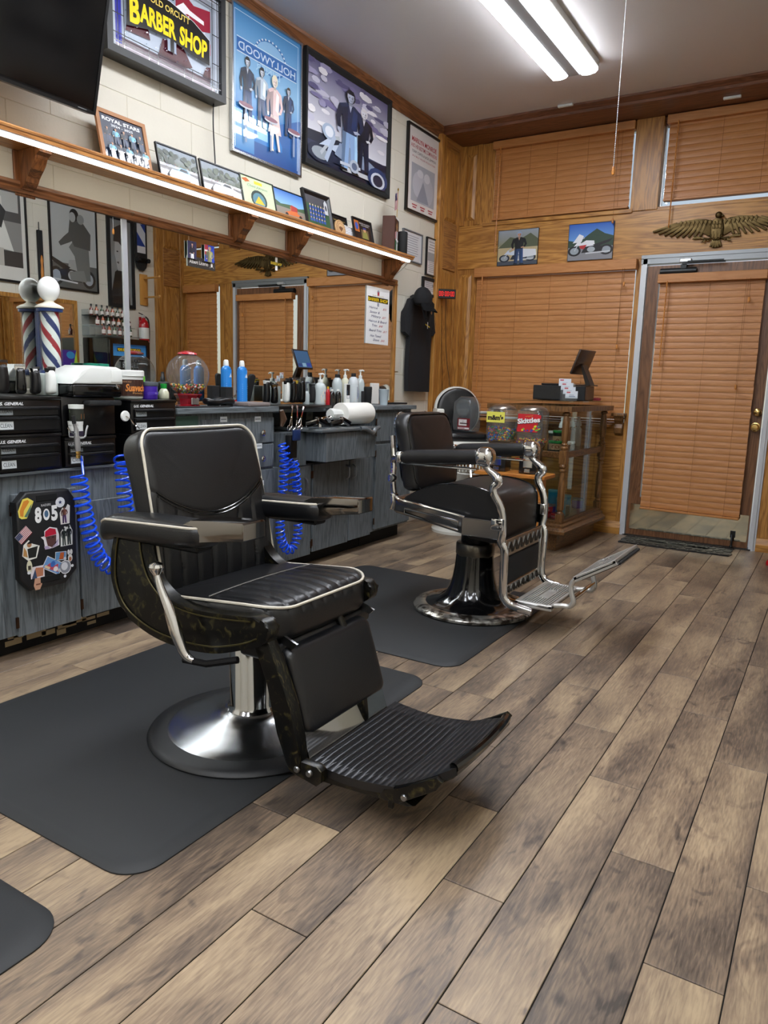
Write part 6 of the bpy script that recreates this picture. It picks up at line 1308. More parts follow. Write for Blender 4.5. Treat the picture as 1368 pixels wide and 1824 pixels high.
for (u, x, r, h, lb) in ((655, .22, .028, .125, 'black ribbed tumbler right of the lettered bottle'), (646, .25, .011, .105, 'slim black canister left of the ribbed tumbler')):
    q = at(u, 712, x); pf = [(0, 0), (r*.85, 0)]
    for k in range(7): z = h*(.1+.12*k); pf += [(r*(.86+.02*k), z), (r*(.9+.02*k), z+h*.03)]
    pf += [(r, h*.97), (r*.9, h), (0, h)]; o = obj('tumbler', lathe(B(), pf, seg=24), BLKM); o.location = (x, q.y, .979 if q.y > 4.23 else .969); tag(o, lb, 'tumbler')
q = at(683, 720, .22); t = thing('paper_cup', 'pale blue paper cup with a criss-cross pattern at the counter end', 'cup', (.22, q.y, .979), RZ)
obj('cup', lathe(B(), [(0, 0), (.028, 0), (.036, .105), (.038, .108), (.036, .110), (.034, .106), (.026, .006), (0, .006)], seg=28), mat('cup_blue', '#bccad2', .5), t)
sh = []
for k in range(5): sh += [('l', [(.1+.2*k, .1), (.3+.2*k, .9)], .0012, '#4a6a8a'), ('l', [(.3+.2*k, .1), (.1+.2*k, .9)], .0012, '#4a6a8a')]
art('pattern', .10, .085, [s for s in sh if max(p[0] for p in s[1]) <= 1.05], PRINT, t, y=0, bgc=None, z0=.012, warp=lambda x, y, z: ((.0295+.0765*(z)*.0+.095*(z-.0)*.0+.0077*z/.1+.001-y)*sin(x/.033), -(.0295+.0077*z/.1+.001-y)*cos(x/.033), z))
o = obj('white_packet', box(B(), (-.05, -.01, 0), (.05, .01, .15), .003, 1), PAPER, None, 0); q = at(662, 712, .08); o.location = (.07, q.y+.05, .979); o.rotation_euler = (0, 0, RZ); tag(o, 'white paper packet leaning at the mirror behind the tumbler', 'packet')
o = obj('black_comb_tray', box(B(), (-.02, 0, 0), (.07, .16, .012), .004, 1), BLKM); q = at(690, 718, .1); o.location = (.10, q.y+.02, .979); tag(o, 'flat black item lying by the wall at the counter end', 'tray')
for (u, x, w, h, m_, lb) in ((484, .07, .10, .125, mat('bin_grey', '#8a9290', .4), 'pale grey bin against the mirror behind the clippers'), (560, .07, .09, .10, mat('glass_jar', '#a8b8b4', .1, coat=.5), 'pale glass jar against the mirror behind the hand soap')):
    q = at(u, 705, x); o = obj('storage_bin', box(B(), (-w/2, -.03, 0), (w/2, .03, h), .006, 2), m_); o.location = (x, q.y, .969 if q.y > 3.21 else .986); o.rotation_euler = (0, 0, RZ); tag(o, lb, 'bin')
# white jars behind the air gun
for (z, m_, sh, lb) in ((.876, '#3a2a4a', [('r', 0, .4, 1, .9, '#e2e4e6')], 'white jar with a dark band, lower of the pair behind the air gun'),):
    q = at(133, 765, .33); t = thing('product_jar', lb, 'jar', (.337, q.y, z-.0), RZ)
    obj('jar', lathe(B(), [(0, 0), (.026, 0), (.028, .01), (.028, .05), (0, .05)], seg=24), WHT, t); wraplabel(t, .0282, .006, .026, [], '#2a2238', 1.6); obj('lid', lathe(B(), [(.029, .05), (.030, .064), (0, .065)], seg=24), WHT, t)
t = thing('product_jar', 'white-lidded jar with a green and black label, upper of the pair behind the air gun', 'jar', (.337, at(135, 765, .33).y, .941), RZ)
obj('jar', lathe(B(), [(0, 0), (.026, 0), (.028, .008), (.028, .05), (0, .05)], seg=24), mat('jar_dark', '#20241c', .4), t); wraplabel(t, .0282, .006, .046, [('r', 0, .7, 1, 1, '#a8b890'), ('r', .5, .1, .8, .6, '#c87a30')], '#20241c', 1.6); obj('lid', lathe(B(), [(.029, .05), (.030, .066), (0, .067)], seg=24), WHT, t)
# magnet hook, air gun, coil hoses
q = at(220, 740, .335); t = thing('magnet_hook', 'round white magnet with a chrome hook on the black tool chest', 'hook', (.0, 0, 0)); 
hk = V((.352, at(221, 741, .35).y, at(221, 741, .35).z))
obj('magnet', lathe(B(), [(0, 0), (.021, 0), (.023, .003), (.023, .007), (.02, .010), (0, .010)], tuple(hk), 28, 'X'), WHT, t)
obj('hook', tube(B(), smoothpts([hk+V((.008, 0, 0)), hk+V((.02, .012, -.012)), hk+V((.022, .03, -.035)), hk+V((.03, .045, -.048)), hk+V((.045, .04, -.052)), hk+V((.05, .025, -.04))], 5), .0028, 6), CHR, t)
def coil(lb, name, path, R_, turns, r, extra=None, gr=None):
    p = smoothpts(path, 24); n = len(p); L = [0]
    for a, b in zip(p, p[1:]): L.append(L[-1]+(b-a).length)
    out = []; N_ = turns*14
    for k in range(N_+1):
        s = L[-1]*k/N_; i = max(j for j in range(n) if L[j] <= s+1e-9); i = min(i, n-2); f = (s-L[i])/max(1e-9, L[i+1]-L[i]); c = p[i].lerp(p[i+1], f); T = (p[i+1]-p[i]).normalized()
        u_ = V((1, 0, 0)); u_ = (u_-T*u_.dot(T)).normalized(); w_ = T.cross(u_); a = 2*pi*k/14; out.append(c+u_*(R_*cos(a))+w_*(R_*sin(a)))
    if extra: out = [V(e) for e in extra[0]]+out+[V(e) for e in extra[1]]
    o = obj(name, tube(B(), out, r, 6), BLUE, None); tag(o, lb, 'hose'); return o
X_ = .385
A = lambda u, v, x=X_: at(u, v, x)
g0 = A(143, 828)
coil('blue coiled air hose looping from the air gun down over the briefcase', 'coiled_hose', [A(140, 845), A(146, 890), A(156, 935), A(166, 970), A(182, 1000), A(206, 1012), A(226, 996), A(230, 960), A(224, 900), A(218, 840), A(216, 815, .365)], .030, 34, .0052, ([tuple(A(143, 812)), tuple(A(146, 822))], []))
coil('blue coiled air hose hanging in a long loop by the sink cabinet, front strand', 'coiled_hose', [A(503, 790, .37), A(506, 830), A(503, 880), A(499, 930), A(500, 955), A(508, 976), A(520, 978), A(529, 958), A(531, 930), A(529, 870), A(524, 820)], .023, 42, .0050)
coil('blue coiled air hose tangled behind the looped one by the sink cabinet', 'coiled_hose', [A(507, 795, .355), A(512, 815, .36), A(520, 840, .36), A(524, 880, .36)], .030, 8, .0050)
t = thing('air_gun', 'silver air blow gun with a brass fitting hanging above the blue hose', 'air gun', tuple(A(140, 790)), rot=(0, 0, RZ))
obj('body', tube(B(), [(-.004, 0, -.03), (-.006, 0, .0), (-.008, 0, .03)], [.010, .012, .011], 12), SILV, t); obj('nozzle', tube(B(), smoothpts([(-.008, 0, .03), (-.008, 0, .055), (-.018, 0, .085)], 4), [.009]*5+[.007]*4, 10), SILV, t)
obj('rubber_tip', tube(B(), [(-.016, 0, .08), (-.02, 0, .11)], .008, 10), BLKM, t); obj('trigger', tube(B(), smoothpts([(.006, 0, .02), (.03, 0, .025), (.038, 0, .05), (.046, 0, .07)], 4), .004, 6), SILV, t)
obj('hanger_hook', tube(B(), smoothpts([(-.01, 0, .04), (-.03, 0, .045), (-.045, 0, .065)], 4), .003, 6), CHR, t)
obj('brass_fitting', lathe(B(), [(.006, -.06), (.010, -.058), (.010, -.045), (.007, -.043), (.010, -.04), (.010, -.03), (.006, -.028)], (-.004, 0, 0), 6), BRASS, t, 10)
# briefcase with stickers hanging on the cabinet door
q0, q1 = A(22, 878, .34), A(128, 872, .34); cy = (q0.y+q1.y)/2+.008; 
t = thing('sticker_case', 'flat black carrying case covered in stickers leaning on the cabinet door', 'case', (.302, cy, .285), RZ)
ol = [(-.125, .05), (-.085, .0), (.07, .0), (.125, .05), (.13, .34), (.10, .385), (-.085, .39), (-.125, .35)]
obj('shell', prism(B(), ol, -.045, -.001, 'XZ', .008, 3), mat('case_charcoal', '#17181a', .55, bump=.3, bscale=200), t, 40)
for z in (.035, .362): obj('handle_slot', box(B(), (-.045, -.047, z-.012), (.045, -.044, z+.012), .001, 1), mat('slot_black', '#020202', .9), t, 0)
for z in (.335,): obj('hinge', bx((-.132, -.04, z-.02), (-.124, -.01, z+.02)), BLK, t, 0)
def stick(nm, x, z, w, h, sh, lb, rot=0, bgc=None):
    o = art(nm, w, h, sh, PRINT, t, y=0, bgc=bgc); o.location = (x, -.0462, z); o.rotation_euler = (0, -rot, 0); o['label'] = lb; return o
stick('sticker', -.088, .29, .07, .08, [('p', [(.05, .1), (.0, .4), (.3, .95), (.6, 1), (.95, .8), (.85, .6), (.5, .0), (.2, .0)], '#e8d860'), ('p', [(.12, .15), (.1, .4), (.35, .85), (.6, .9), (.7, .8), (.35, .4), (.3, .1)], '#d88a30'), ('p', [(.35, .1), (.75, .6), (.85, .7), (.7, .3), (.5, .05)], '#5a7a6a')], 'cartoon-free yellow-edged food sticker')
for o in t.children:
    if o.get('label', '').startswith('cartoon'): o['label'] = 'yellow-edged hot dog and fish sticker'
stick('sticker', -.005, .27, .11, .065, [('t', .18, .0, .85, '8', '#f0f0f0', {'bold': .05, 'fit': .26}), ('t', .82, .0, .85, '5', '#f0f0f0', {'bold': .05, 'fit': .26}), ('e', .5, .38, .13, .36, '#f0f0f0'), ('e', .5, .42, .08, .22, '#4a6a8a'), ('t', .5, .9, .14, 'RAIDERS', '#e8e8e8', {'fit': .38})], 'white 805 lettering sticker')
stick('sticker', .058, .315, .042, .042, [('e', .5, .5, .5, .5, '#e2e4e8'), ('p', [(.5+.22*(1 if k % 2 == 0 else .42)*sin(pi*k/5), .5+.22*(1 if k % 2 == 0 else .42)*cos(pi*k/5)) for k in range(10)], '#1b2a5a')], 'round white sticker with a navy star')
stick('sticker', .076, .245, .05, .08, [('p', [(.1, .0), (.9, .0), (1, .9), (.8, 1), (.6, .8), (.3, .85), (.05, .6)], '#e8e4dc')]+fig(.45, .05, .85, '#6a4030', '#4a2a5a', '#8a5a40', '#1a1412', 1.6), 'sticker of a person in purple trousers holding a trophy')
o = stick('sticker', -.092, .212, .062, .04, flagsh(), 'small flag sticker with stars and red stripes', rot=.7, bgc='#ffffff')
stick('sticker', .006, .155, .08, .088, [('p', [(0, .6), (.2, .62), (.2, .85), (.5, 1), (.9, .9), (1, .6), (1, .1), (.6, 0), (.2, .1), (.15, .45)], '#e8e4e8'), ('p', [(.05, .6), (.22, .6), (.25, .82), (.5, .95), (.82, .86), (.86, .62), (.25, .58)], '#c01838'), ('p', [(.25, .58), (.85, .6), (.8, .2), (.6, .05), (.35, .15)], '#5a3a38'), ('r', .35, .48, .48, .53, '#15100e'), ('r', .6, .49, .72, .54, '#15100e'), ('p', [(.15, .15), (.35, .15), (.5, .02), (.9, .1), (.95, .4), (.8, .2), (.5, .0), (.2, .0)], '#b8a8c8')], 'sticker of a face under a red cap')
stick('sticker', .078, .155, .06, .085, [('p', [(.05, 0), (.95, 0), (1, .7), (.8, 1), (.6, .9), (.4, .95), (.1, .7)], '#e4e6e2')]+fig(.32, .03, .86, '#1a2420', '#2a3430', '#3a4440', '#0c0c0c', 1.1)+fig(.68, .05, .92, '#101614', '#26302c', '#3a4440', '#0c0c0c', 1.1), 'sticker of two persons in dark clothes')
stick('sticker', -.078, .12, .075, .085, [('p', [(.0, .3), (.1, .8), (.4, 1), (.6, .8), (1, .65), (.8, .1), (.3, .05)], '#e8e8e0'), ('p', [(.35, .15), (.3, .6), (.9, .65), (.75, .15)], '#1d1f1a'), ('e', .42, .78, .13, .13, '#a87850'), ('p', [(.28, .82), (.5, .98), (.58, .82)], '#101010'), ('p', [(.05, .3), (.12, .7), (.25, .5), (.3, .2)], '#b88a50')], 'sticker of a person in a black cap showing a hand')
stick('sticker', .048, .10, .05, .035, [('r', .04, .05, .96, .95, '#5a8ab8'), ('p', [(.35, .1), (.45, .9), (.8, .9), (.75, .1)], '#b85a28')], 'small framed sticker in blue and orange', rot=-.1, bgc='#e8e8e8')
stick('sticker', .092, .085, .03, .055, [('e', .5, .3, .35, .28, '#e0dcd8'), ('e', .3, .75, .2, .2, '#d8d8d8'), ('e', .7, .75, .2, .2, '#d8d8d8'), ('e', .5, .22, .2, .16, '#a86a4a')], 'small pale figure sticker')
stick('sticker', .0, .062, .085, .052, [('r', .03, .05, .97, .95, '#6a98d0'), ('p', [(.1, .1), (.3, .6), (.5, .4), (.7, .8), (.9, .2)], '#c04858'), ('e', .45, .6, .12, .25, '#3a6ab8'), ('e', .7, .35, .12, .2, '#e8e0e0'), ('r', .1, .1, .4, .3, '#e0c8a0')], 'tilted sports picture sticker', rot=-.55, bgc='#e4e4e4')
stick('sticker', .068, .025, .075, .085, [('p', ell(.5, .5, .36, .34, 12), '#e8eaee'), ('p', ell(.5, .5, .32, .30, 12), '#8a8e98'), ('e', .45, .55, .2, .2, '#d8dae0'), ('l', [(.2, .3), (.8, .3)], .004, '#20242c'), ('e', .5, .92, .09, .08, '#c8ccd4'), ('e', .93, .5, .08, .07, '#e8eaee'), ('e', .45, .06, .08, .07, '#e8eaee'), ('e', .1, .42, .08, .08, '#c8ccd4')], 'round grey and white emblem sticker')
stick('sticker', -.055, .0, .065, .095, [('r', .05, .5, .95, 1, '#e4dce0'), ('p', [(.12, .55), (.4, .95), (.9, .9), (.85, .55)], '#b87858'), ('p', [(.3, 0), (.2, .2), (.3, .5), (.7, .5), (.75, .2), (.6, 0)], '#c89a80'), ('p', [(.1, .5), (.35, .9), (.45, .5)], '#3a4a68'), ('r', .35, .2, .65, .26, '#7a4a38')], 'upside-down portrait sticker')
stick('sticker', -.088, .07, .03, .055, [('e', .5, .5, .4, .5, '#d8d4b8'), ('r', .3, .3, .7, .6, '#3a3428'), ('e', .4, .1, .25, .12, '#e0e4e8')], 'tiny cream figure sticker')
# ================================================================ DISPLAY CASE
random.seed(11)
CX0, CX1, CY0, CY1 = .84, 1.385, 4.965, 5.80
cs = thing('display_case', 'dark walnut glass display case with turned corner posts before the big window', 'display case', ((CX0+CX1)/2+.03, (CY0+CY1)/2, 0), -.045)
W2, D2 = (CX1-CX0)/2, (CY1-CY0)/2
obj('plinth', bx((-W2+.03, -D2+.03, 0), (W2-.03, D2, .125), .003, 1), CASEX, cs, 0)
def ringbox(z0, z1, o0, o1, nm, steps=None):
    bm = B(); pr = steps or [(o0, z0), (o1, z1)]; rings = []
    for o, z in pr: rings.append([bm.verts.new((sx*(W2+o), sy*(D2+(o if sy < 0 else 0)), z)) for sx, sy in ((-1, -1), (1, -1), (1, 1), (-1, 1))])
    for a, b in zip(rings, rings[1:]):
        for k in range(4): bm.faces.new((a[k], a[(k+1) % 4], b[(k+1) % 4], b[k]))
    bm.faces.new(rings[0]); bm.faces.new(rings[-1]); return obj(nm, bm, CASEX, cs, 0)
ringbox(0, 0, 0, 0, 'base_moulding', [(.015, .12), (.055, .135), (.055, .155), (.045, .165), (.03, .175), (.03, .19), (.012, .20), (.012, .215), (0, .22)])
tb = obj('top_frame', frame_bm(2*W2+.08, 2*D2+.08, .075, .035), CASEX, cs, 0); tb.rotation_euler = (pi/2, 0, 0); tb.location = (0, D2+.04, 1.01)
obj('top_glass', bx((-W2+.03, -D2+.03, 1.036), (W2-.03, D2-.03, 1.0445)), GLASS, cs, 0)
def post(x, y):
    o = obj('corner_post', box(B(), (-.025, -.025, .215), (.025, .025, .27), .002, 1), CASEW, cs, 30); o.location = (x, y, 0)
    pf = [(.013, .27), (.018, .275), (.012, .285), (.012, .292), (.017, .300), (.0165, .46), (.012, .53), (.011, .56), (.016, .566), (.016, .576), (.010, .586), (.018, .597), (.018, .61), (.014, .618)]
    t_ = obj('turning', lathe(B(), [(q*1.45, z) for q, z in pf], seg=14), CASEW, o, 40)
    pf2 = [(.014, .71), (.018, .718), (.018, .73), (.010, .742), (.016, .752), (.011, .762), (.017, .79), (.017, .90), (.012, .945), (.018, .952), (.018, .962), (.012, .972), (.016, .98), (.016, 1.0)]
    obj('turning', lathe(B(), [(q*1.45, z) for q, z in pf2], seg=14), CASEW, o, 40); obj('block', box(B(), (-.025, -.025, .618), (.025, .025, .71), .002, 1), CASEW, o, 0)
for x in (-W2+.012, W2-.012):
    for y in (-D2+.012, D2-.016): post(x, y)
for (a, b) in (((-W2+.02, -D2+.002, .655), (W2-.02, -D2+.022, .70)), ((W2-.022, -D2+.02, .655), (W2-.002, D2-.02, .70)), ((-W2+.002, -D2+.02, .655), (-W2+.022, D2-.02, .70))): obj('mid_rail', bx(a, b, .006, 2), CASEX, cs, 0)
for (z0, z1) in ((.22, .655), (.70, 1.0)):
    obj('pane', bx((-W2+.025, -D2+.010, z0), (W2-.025, -D2+.013, z1)), GLASS, cs, 0); obj('pane', bx((W2-.013, -D2+.025, z0), (W2-.010, D2-.025, z1)), GLASS, cs, 0)
obj('glass_shelf', bx((-W2+.02, -D2+.02, .688), (W2-.02, D2-.02, .694)), GLASS, cs, 0)
obj('glass_shelf', bx((-W2+.06, -D2+.10, .425), (W2-.06, D2-.02, .43)), GLASS, cs, 0)
obj('inner_floor', bx((-W2+.01, -D2+.01, .205), (W2-.01, D2-.01, .222)), CASEX, cs, 0)
obj('sliding_track', bx((W2-.03, .12, .22), (W2-.024, .135, 1.0)), ALU, cs, 0)
def stock(lb, cat, nm, x, y, z, r, h, m, lid=None, sh=None, bgc=None, lh=.016, grp=None, rz=.3):
    t = thing(nm, lb, cat, (x+(.085 if x < 1.2 else .05 if x < 1.25 else .02), y, z), rz, grp)
    obj('body', lathe(B(), [(0, 0), (r*.94, 0), (r, .004), (r, h-lh), (0, h-lh)], seg=20), m, t)
    if lid: obj('lid', lathe(B(), [(r*1.02, h-lh), (r*1.04, h-lh+.002), (r*1.04, h-.003), (r, h), (0, h)], seg=20), lid, t)
    if bgc: wraplabel(t, r, h*.12, h*.72, sh or [], bgc, 2.6)
    return t
CY = mat('cyan_tub', '#1d8fb8', .3); PUR = mat('purple'); DK = mat('jar_dark'); GL = mat('green_lid', '#1e8a3a', .35)
g1 = 'cyan tubs low in the display case'; 
for k, (x, y, z, lb) in enumerate(((1.06, 5.20, .222, 'cyan tub low in the display case, nearest the gum machines'), (1.16, 5.22, .30, 'cyan tub raised on purple ones in the display case'), (1.30, 5.18, .222, 'cyan tub right behind the corner post at the bottom of the case'), (1.28, 5.36, .222, 'cyan tub deeper behind the right pane at the bottom'))): stock(lb, 'tub', 'product_tub', x, y, z, .036, .13 if k != 1 else .10, CY, mat('cyan_lid', '#58a8b8', .4), None, None, grp=g1)
for k, (x, y, lb) in enumerate(((1.10, 5.15, 'purple tub at the bottom of the display case, left one'), (1.17, 5.22, 'purple tub at the bottom of the display case, right one'), (1.29, 5.62, 'purple tub at the far end of the display case'))): stock(lb, 'tub', 'product_tub', x, y, .222, .042, .075, PUR, mat('grey_lid'), grp='purple tubs in the display case')
for k, (x, y, z, lb) in enumerate(((1.165, 5.055, .222, 'red round tin at the bottom left of the case, bottom row left'), (1.315, 5.055, .222, 'red round tin at the bottom of the case, bottom row right'), (1.21, 5.055, .262, 'red round tin with white lettering lying on top of two others'))):
    stock(lb, 'tin', 'round_tin', x, y, z, .041, .038, RED, RED, [('t', .5, .25, .5, 'ELEGANCE', '#f0e8e8', {'fit': .3})], '#b01828', .010, 'red tins in the display case', 0)
stock('dark patterned tin low behind the right pane of the case', 'tin', 'round_tin', 1.31, 5.23, .222, .04, .07, DK, DK, [('r', .3, .3, .5, .7, '#8a7a40')], '#3a3224', grp=None)
for k, (x, y, z, lb) in enumerate(((1.18, 5.10, .6945, 'green-lidded brown jar on the glass shelf, lower one'), (1.22, 5.16, .765, 'green-lidded brown jar stacked on the glass shelf'), (1.27, 5.10, .6945, 'green-lidded jar beside the corner post'))):
    stock(lb, 'jar', 'product_jar', x, y, z if k != 1 else .6945, .036, .07 if k != 1 else .14, DK, GL, [('e', .5, .5, .08, .3, '#8a4a28')], '#b8906a', grp='green lidded jars in the display case')
for k, (x, y, lb) in enumerate(((1.05, 5.10, 'white-lidded dark jar on the glass shelf, leftmost'), (1.12, 5.24, 'white-lidded jar behind the green-lidded ones'), (1.31, 5.185, 'white-lidded brown jar right of the corner post'), (1.31, 5.28, 'white-lidded brown jar second behind the right pane'))):
    stock(lb, 'jar', 'product_jar', x, y, .6945, .032, .06 if k != 1 else .13, DK, WHT, [('r', .3, .2, .7, .8, '#b8a090')], '#5a3c2c', grp='white lidded jars in the display case')
for k, (y, lb) in enumerate(((5.30, 'white pump bottle in the display case, nearest the corner post'), (5.42, 'white pump bottle in the display case, second from the corner post'), (5.53, 'white pump bottle in the display case, third from the corner post'), (5.70, 'white pump bottle in the display case, at the far end'))):
    t = thing('pump_bottle', lb, 'bottle', (1.25, y, .6945), 1.2, 'pump bottles in the display case')
    obj('body', lathe(B(), [(0, 0), (.026, 0), (.028, .005), (.028, .13), (.012, .15), (0, .15)], seg=18), mat('amber', '#6a4a38', .3) if k < 3 else WHT, t); obj('pump_head', lathe(B(), [(.014, .15), (.024, .155), (.020, .185), (.010, .20), (.012, .225), (0, .227)], seg=16), WHT, t)
o = obj('chain_loop', tube(B(), smoothpts([(-.03, 0, .0), (-.028, 0, -.08), (0, 0, -.12), (.028, 0, -.08), (.02, 0, 0)], 5), .0025, 6), CHR); o.location = (1.13, 4.975, .66); tag(o, 'thin silver chain loop hanging on the left face of the display case', 'chain')
# on the case
t = thing('cash_drawer', 'black cash drawer box on top of the display case', 'cash drawer', (1.19, 5.50, 1.046), .10)
obj('body', box(B(), (-.20, -.17, 0), (.18, .17, .105), .004, 1), BLKM, t); obj('side_face', bx((.1805, -.165, .006), (.182, .165, .10)), mat('brown_black', '#241a14', .4), t, 0)
o = art('emblem', .04, .05, [('l', [(.5, .1), (.5, .9)], .003, '#8a7448'), ('l', [(.2, .4), (.8, .4)], .003, '#8a7448'), ('e', .5, .75, .12, .12, '#8a7448')], PRINT, t, bgc=None); o.location = (.1825, .0, .03); o.rotation_euler = (0, 0, RZ)
obj('drawer_front', bx((-.195, -.1715, .008), (.10, -.1705, .095)), BLK, t, 0); obj('lock', lathe(B(), [(0, -.003), (.008, -.002), (.008, 0)], (.12, -.1705, .05), 12, 'Y'), CHR, t)
o = obj('keypad_slab', box(B(), (-.10, -.06, 0), (.10, .06, .014), .005, 2), BLK); o.location = (1.12, 5.50, 1.152); tag(o, 'thin black slab lying on the cash drawer', 'card reader')
t = thing('tablet_register', 'tablet point of sale terminal on an angled stand, seen from behind', 'tablet', (1.31, 5.50, 1.1525), rot=(0, 0, math.radians(-97)))
t.scale = (1.18, 1.1, 1.18)
M = Matrix.Translation((0, 0, .145)) @ Matrix.Rotation(math.radians(-22), 4, 'X')
bm = B(); box(bm, (-.115, -.008, -.08), (.115, .006, .08), .004, 2); bm.transform(M); obj('tablet_body', bm, mat('tablet_back', '#4a3f3a', .3, .5), t)
o = art('screen', .215, .145, [('r', .02, .03, .98, .97, '#3a6a9a'), ('r', .05, .08, .35, .3, '#2a4ab0'), ('r', .4, .08, .65, .28, '#8ab8d8'), ('r', .7, .08, .95, .25, '#2a4a8a')], attr_mat('screen_glow', .15, 0, .55), t, y=-.0085, bgc='#0a0a0c', x0=-.1075, z0=-.0725); o.matrix_local = M
obj('stand', prism(B(), [(.0, .12), (.012, .13), (.075, .01), (.075, 0), (.01, 0), (.045, .01)], -.035, .035, 'YZ', .002, 1), mat('stand_grey', '#3a3532', .3, .6), t, 0)
obj('base', box(B(), (-.06, -.04, 0), (.06, .09, .008), .003, 1), mat('stand_grey'), t)
t = thing('card_holder', 'clear tiered holder with white and pink business cards before the cash drawer', 'card holder', (1.325, 5.16, 1.046), .5)
obj('holder', prism(B(), [(-.05, 0), (.05, 0), (.05, .12), (.03, .12), (.03, .085), (.0, .085), (0, .055), (-.03, .055), (-.03, .03), (-.05, .03)], -.05, .05, 'YZ'), PLAST, t, 0)
for k in range(4):
    o = art('cards', .085, .05, [('r', .1, .7, .4, .9, '#c86a74'), ('r', .3, .2, .8, .3, '#6a7a9a'), ('r', .3, .4, .7, .48, '#8a94a8')], PRINT, t, y=-.045+.026*k, bgc='#dfe6ee', z0=.018+.028*k, x0=-.03-.012*k)
o = obj('small_red_box', bx((-.03, -.02, 0), (.03, .02, .02), .002, 1), mat('rose', '#b84050', .5)); o.location = (1.35, 5.78, 1.046); tag(o, 'small rose-red item at the far corner of the display case', 'box')
# ---- candy machines on a wooden stand
st = thing('machine_stand', 'orange pine stand with half-round feet holding the two candy machines', 'stand', (1.155, 4.66, 0), .0)
obj('shelf_board', box(B(), (-.245, -.11, .545), (.245, .11, .570), .004, 1), ORW, st); obj('cross_rail', box(B(), (-.20, -.02, .38), (.20, .02, .46), .003, 1), ORW, st)
for x in (-.19, .19):
    obj('leg', box(B(), (x-.02, -.035, .05), (x+.02, .035, .545), .003, 1), ORW, st)
    obj('foot', prism(B(), [(p[0], max(0, p[1])) for p in [(.13*cos(pi*k/12), .085*sin(pi*k/12)) for k in range(13)]], x-.02, x+.02, 'YZ', .002, 1), ORW, st)
def machine(lb, x, y, cols, n, ztop, shp, bg_):
    t = thing('candy_machine', lb, 'candy machine', (x, y, .571), .06, 'candy machines on the pine stand'); r = .088
    obj('body', box(B(), (-.06, -.06, 0), (.06, .06, .165), .006, 2), mat('machine_black', '#141414', .3, coat=.4), t)
    obj('coin_plate', box(B(), (-.032, -.066, .04), (.032, -.059, .13), .003, 1), CHR, t); obj('crank', box(B(), (-.022, -.085, .088), (.022, -.066, .098), .003, 1), CHR, t); obj('chute', box(B(), (-.02, -.075, .008), (.02, -.06, .034), .003, 1), CHR, t)
    obj('collar', lathe(B(), [(.055, .165), (.075, .172), (.085, .192), (.05, .195)], seg=24), mat('warm_metal', '#9a9086', .3, .9), t)
    def rrz(w, z): return [(a, b, z) for a, b in rr(w, w, .035, 5)]
    bm = B(); L_ = [[bm.verts.new(p) for p in rrz(w, z)] for w, z in ((.15, .196), (.172, .206), (.176, .40), (.165, .414))]
    for a, b in zip(L_, L_[1:]):
        for k in range(len(a)): bm.faces.new((a[k], a[(k+1) % len(a)], b[(k+1) % len(a)], b[k]))
    bm.faces.new(L_[0]); obj('canister', bm, PLAST, t, 40)
    obj('lid', lathe(B(), [(.086, .408), (.089, .414), (.084, .424), (.07, .432), (.05, .440), (.02, .444), (0, .445)], seg=32), mat('warm_metal'), t)
    candies(t, n, .077, .206, .206+ztop, .0075, cols, True, .6)['kind'] = 'stuff'
    o = art('sticker', .125 if bg_ == 'y' else .155, .07 if bg_ == 'y' else .115, shp, PRINT, t, y=-.0895, bgc=None, z0=.325 if bg_ == 'y' else .275, x0=-.078); return t
MM = ['#c83a20', '#e8b81c', '#2a8a3a', '#e07020', '#4a2a1c', '#1f60c0', '#1f60c0', '#2a8a3a']
machine('candy machine with a yellow sticker and bright round sweets, left of the pair', 1.045, 4.66, MM, 420, .085, [('r', 0, 0, 1, 1, '#e6e060'), ('t', .5, .25, .42, "m&m's", '#2a1a14', {'bold': .06, 'fit': .86})], 'y')
machine('candy machine with a red sticker and only a few sweets, right one', 1.262, 4.66, ['#c83a20', '#e8b81c', '#6aa030', '#e07020', '#5a2a5c', '#e8b81c'], 200, .022,
        [('r', .02, .0, .88, 1, '#c81824'), ('p', [(.45, .0), (.75, .4), (1, .75), (1, .95), (.85, .98), (.7, .7), (.3, .3), (0, .25), (0, 0)], '#c81824')]+[('e', random.uniform(.05, .95), random.uniform(.02, .2), .05, .05, random.choice(['#e8d020', '#e8d020', '#6aa83a', '#4a3a8a'])) for k in range(12)]+[('e', random.uniform(.7, .98), random.uniform(.2, .4), .05, .05, random.choice(['#e8d020', '#4a3a8a', '#6aa83a'])) for k in range(8)]+[('t', .52, .50, .26, 'Skittles', '#2a2030', {'bold': .05, 'fit': .98, 'rot': .12}), ('t', .50, .52, .26, 'Skittles', '#f4f0ee', {'bold': .04, 'fit': .96, 'rot': .12}), ('t', .5, .86, .07, 'original', '#e8b840', {'fit': .3, 'rot': .1})], 'r')
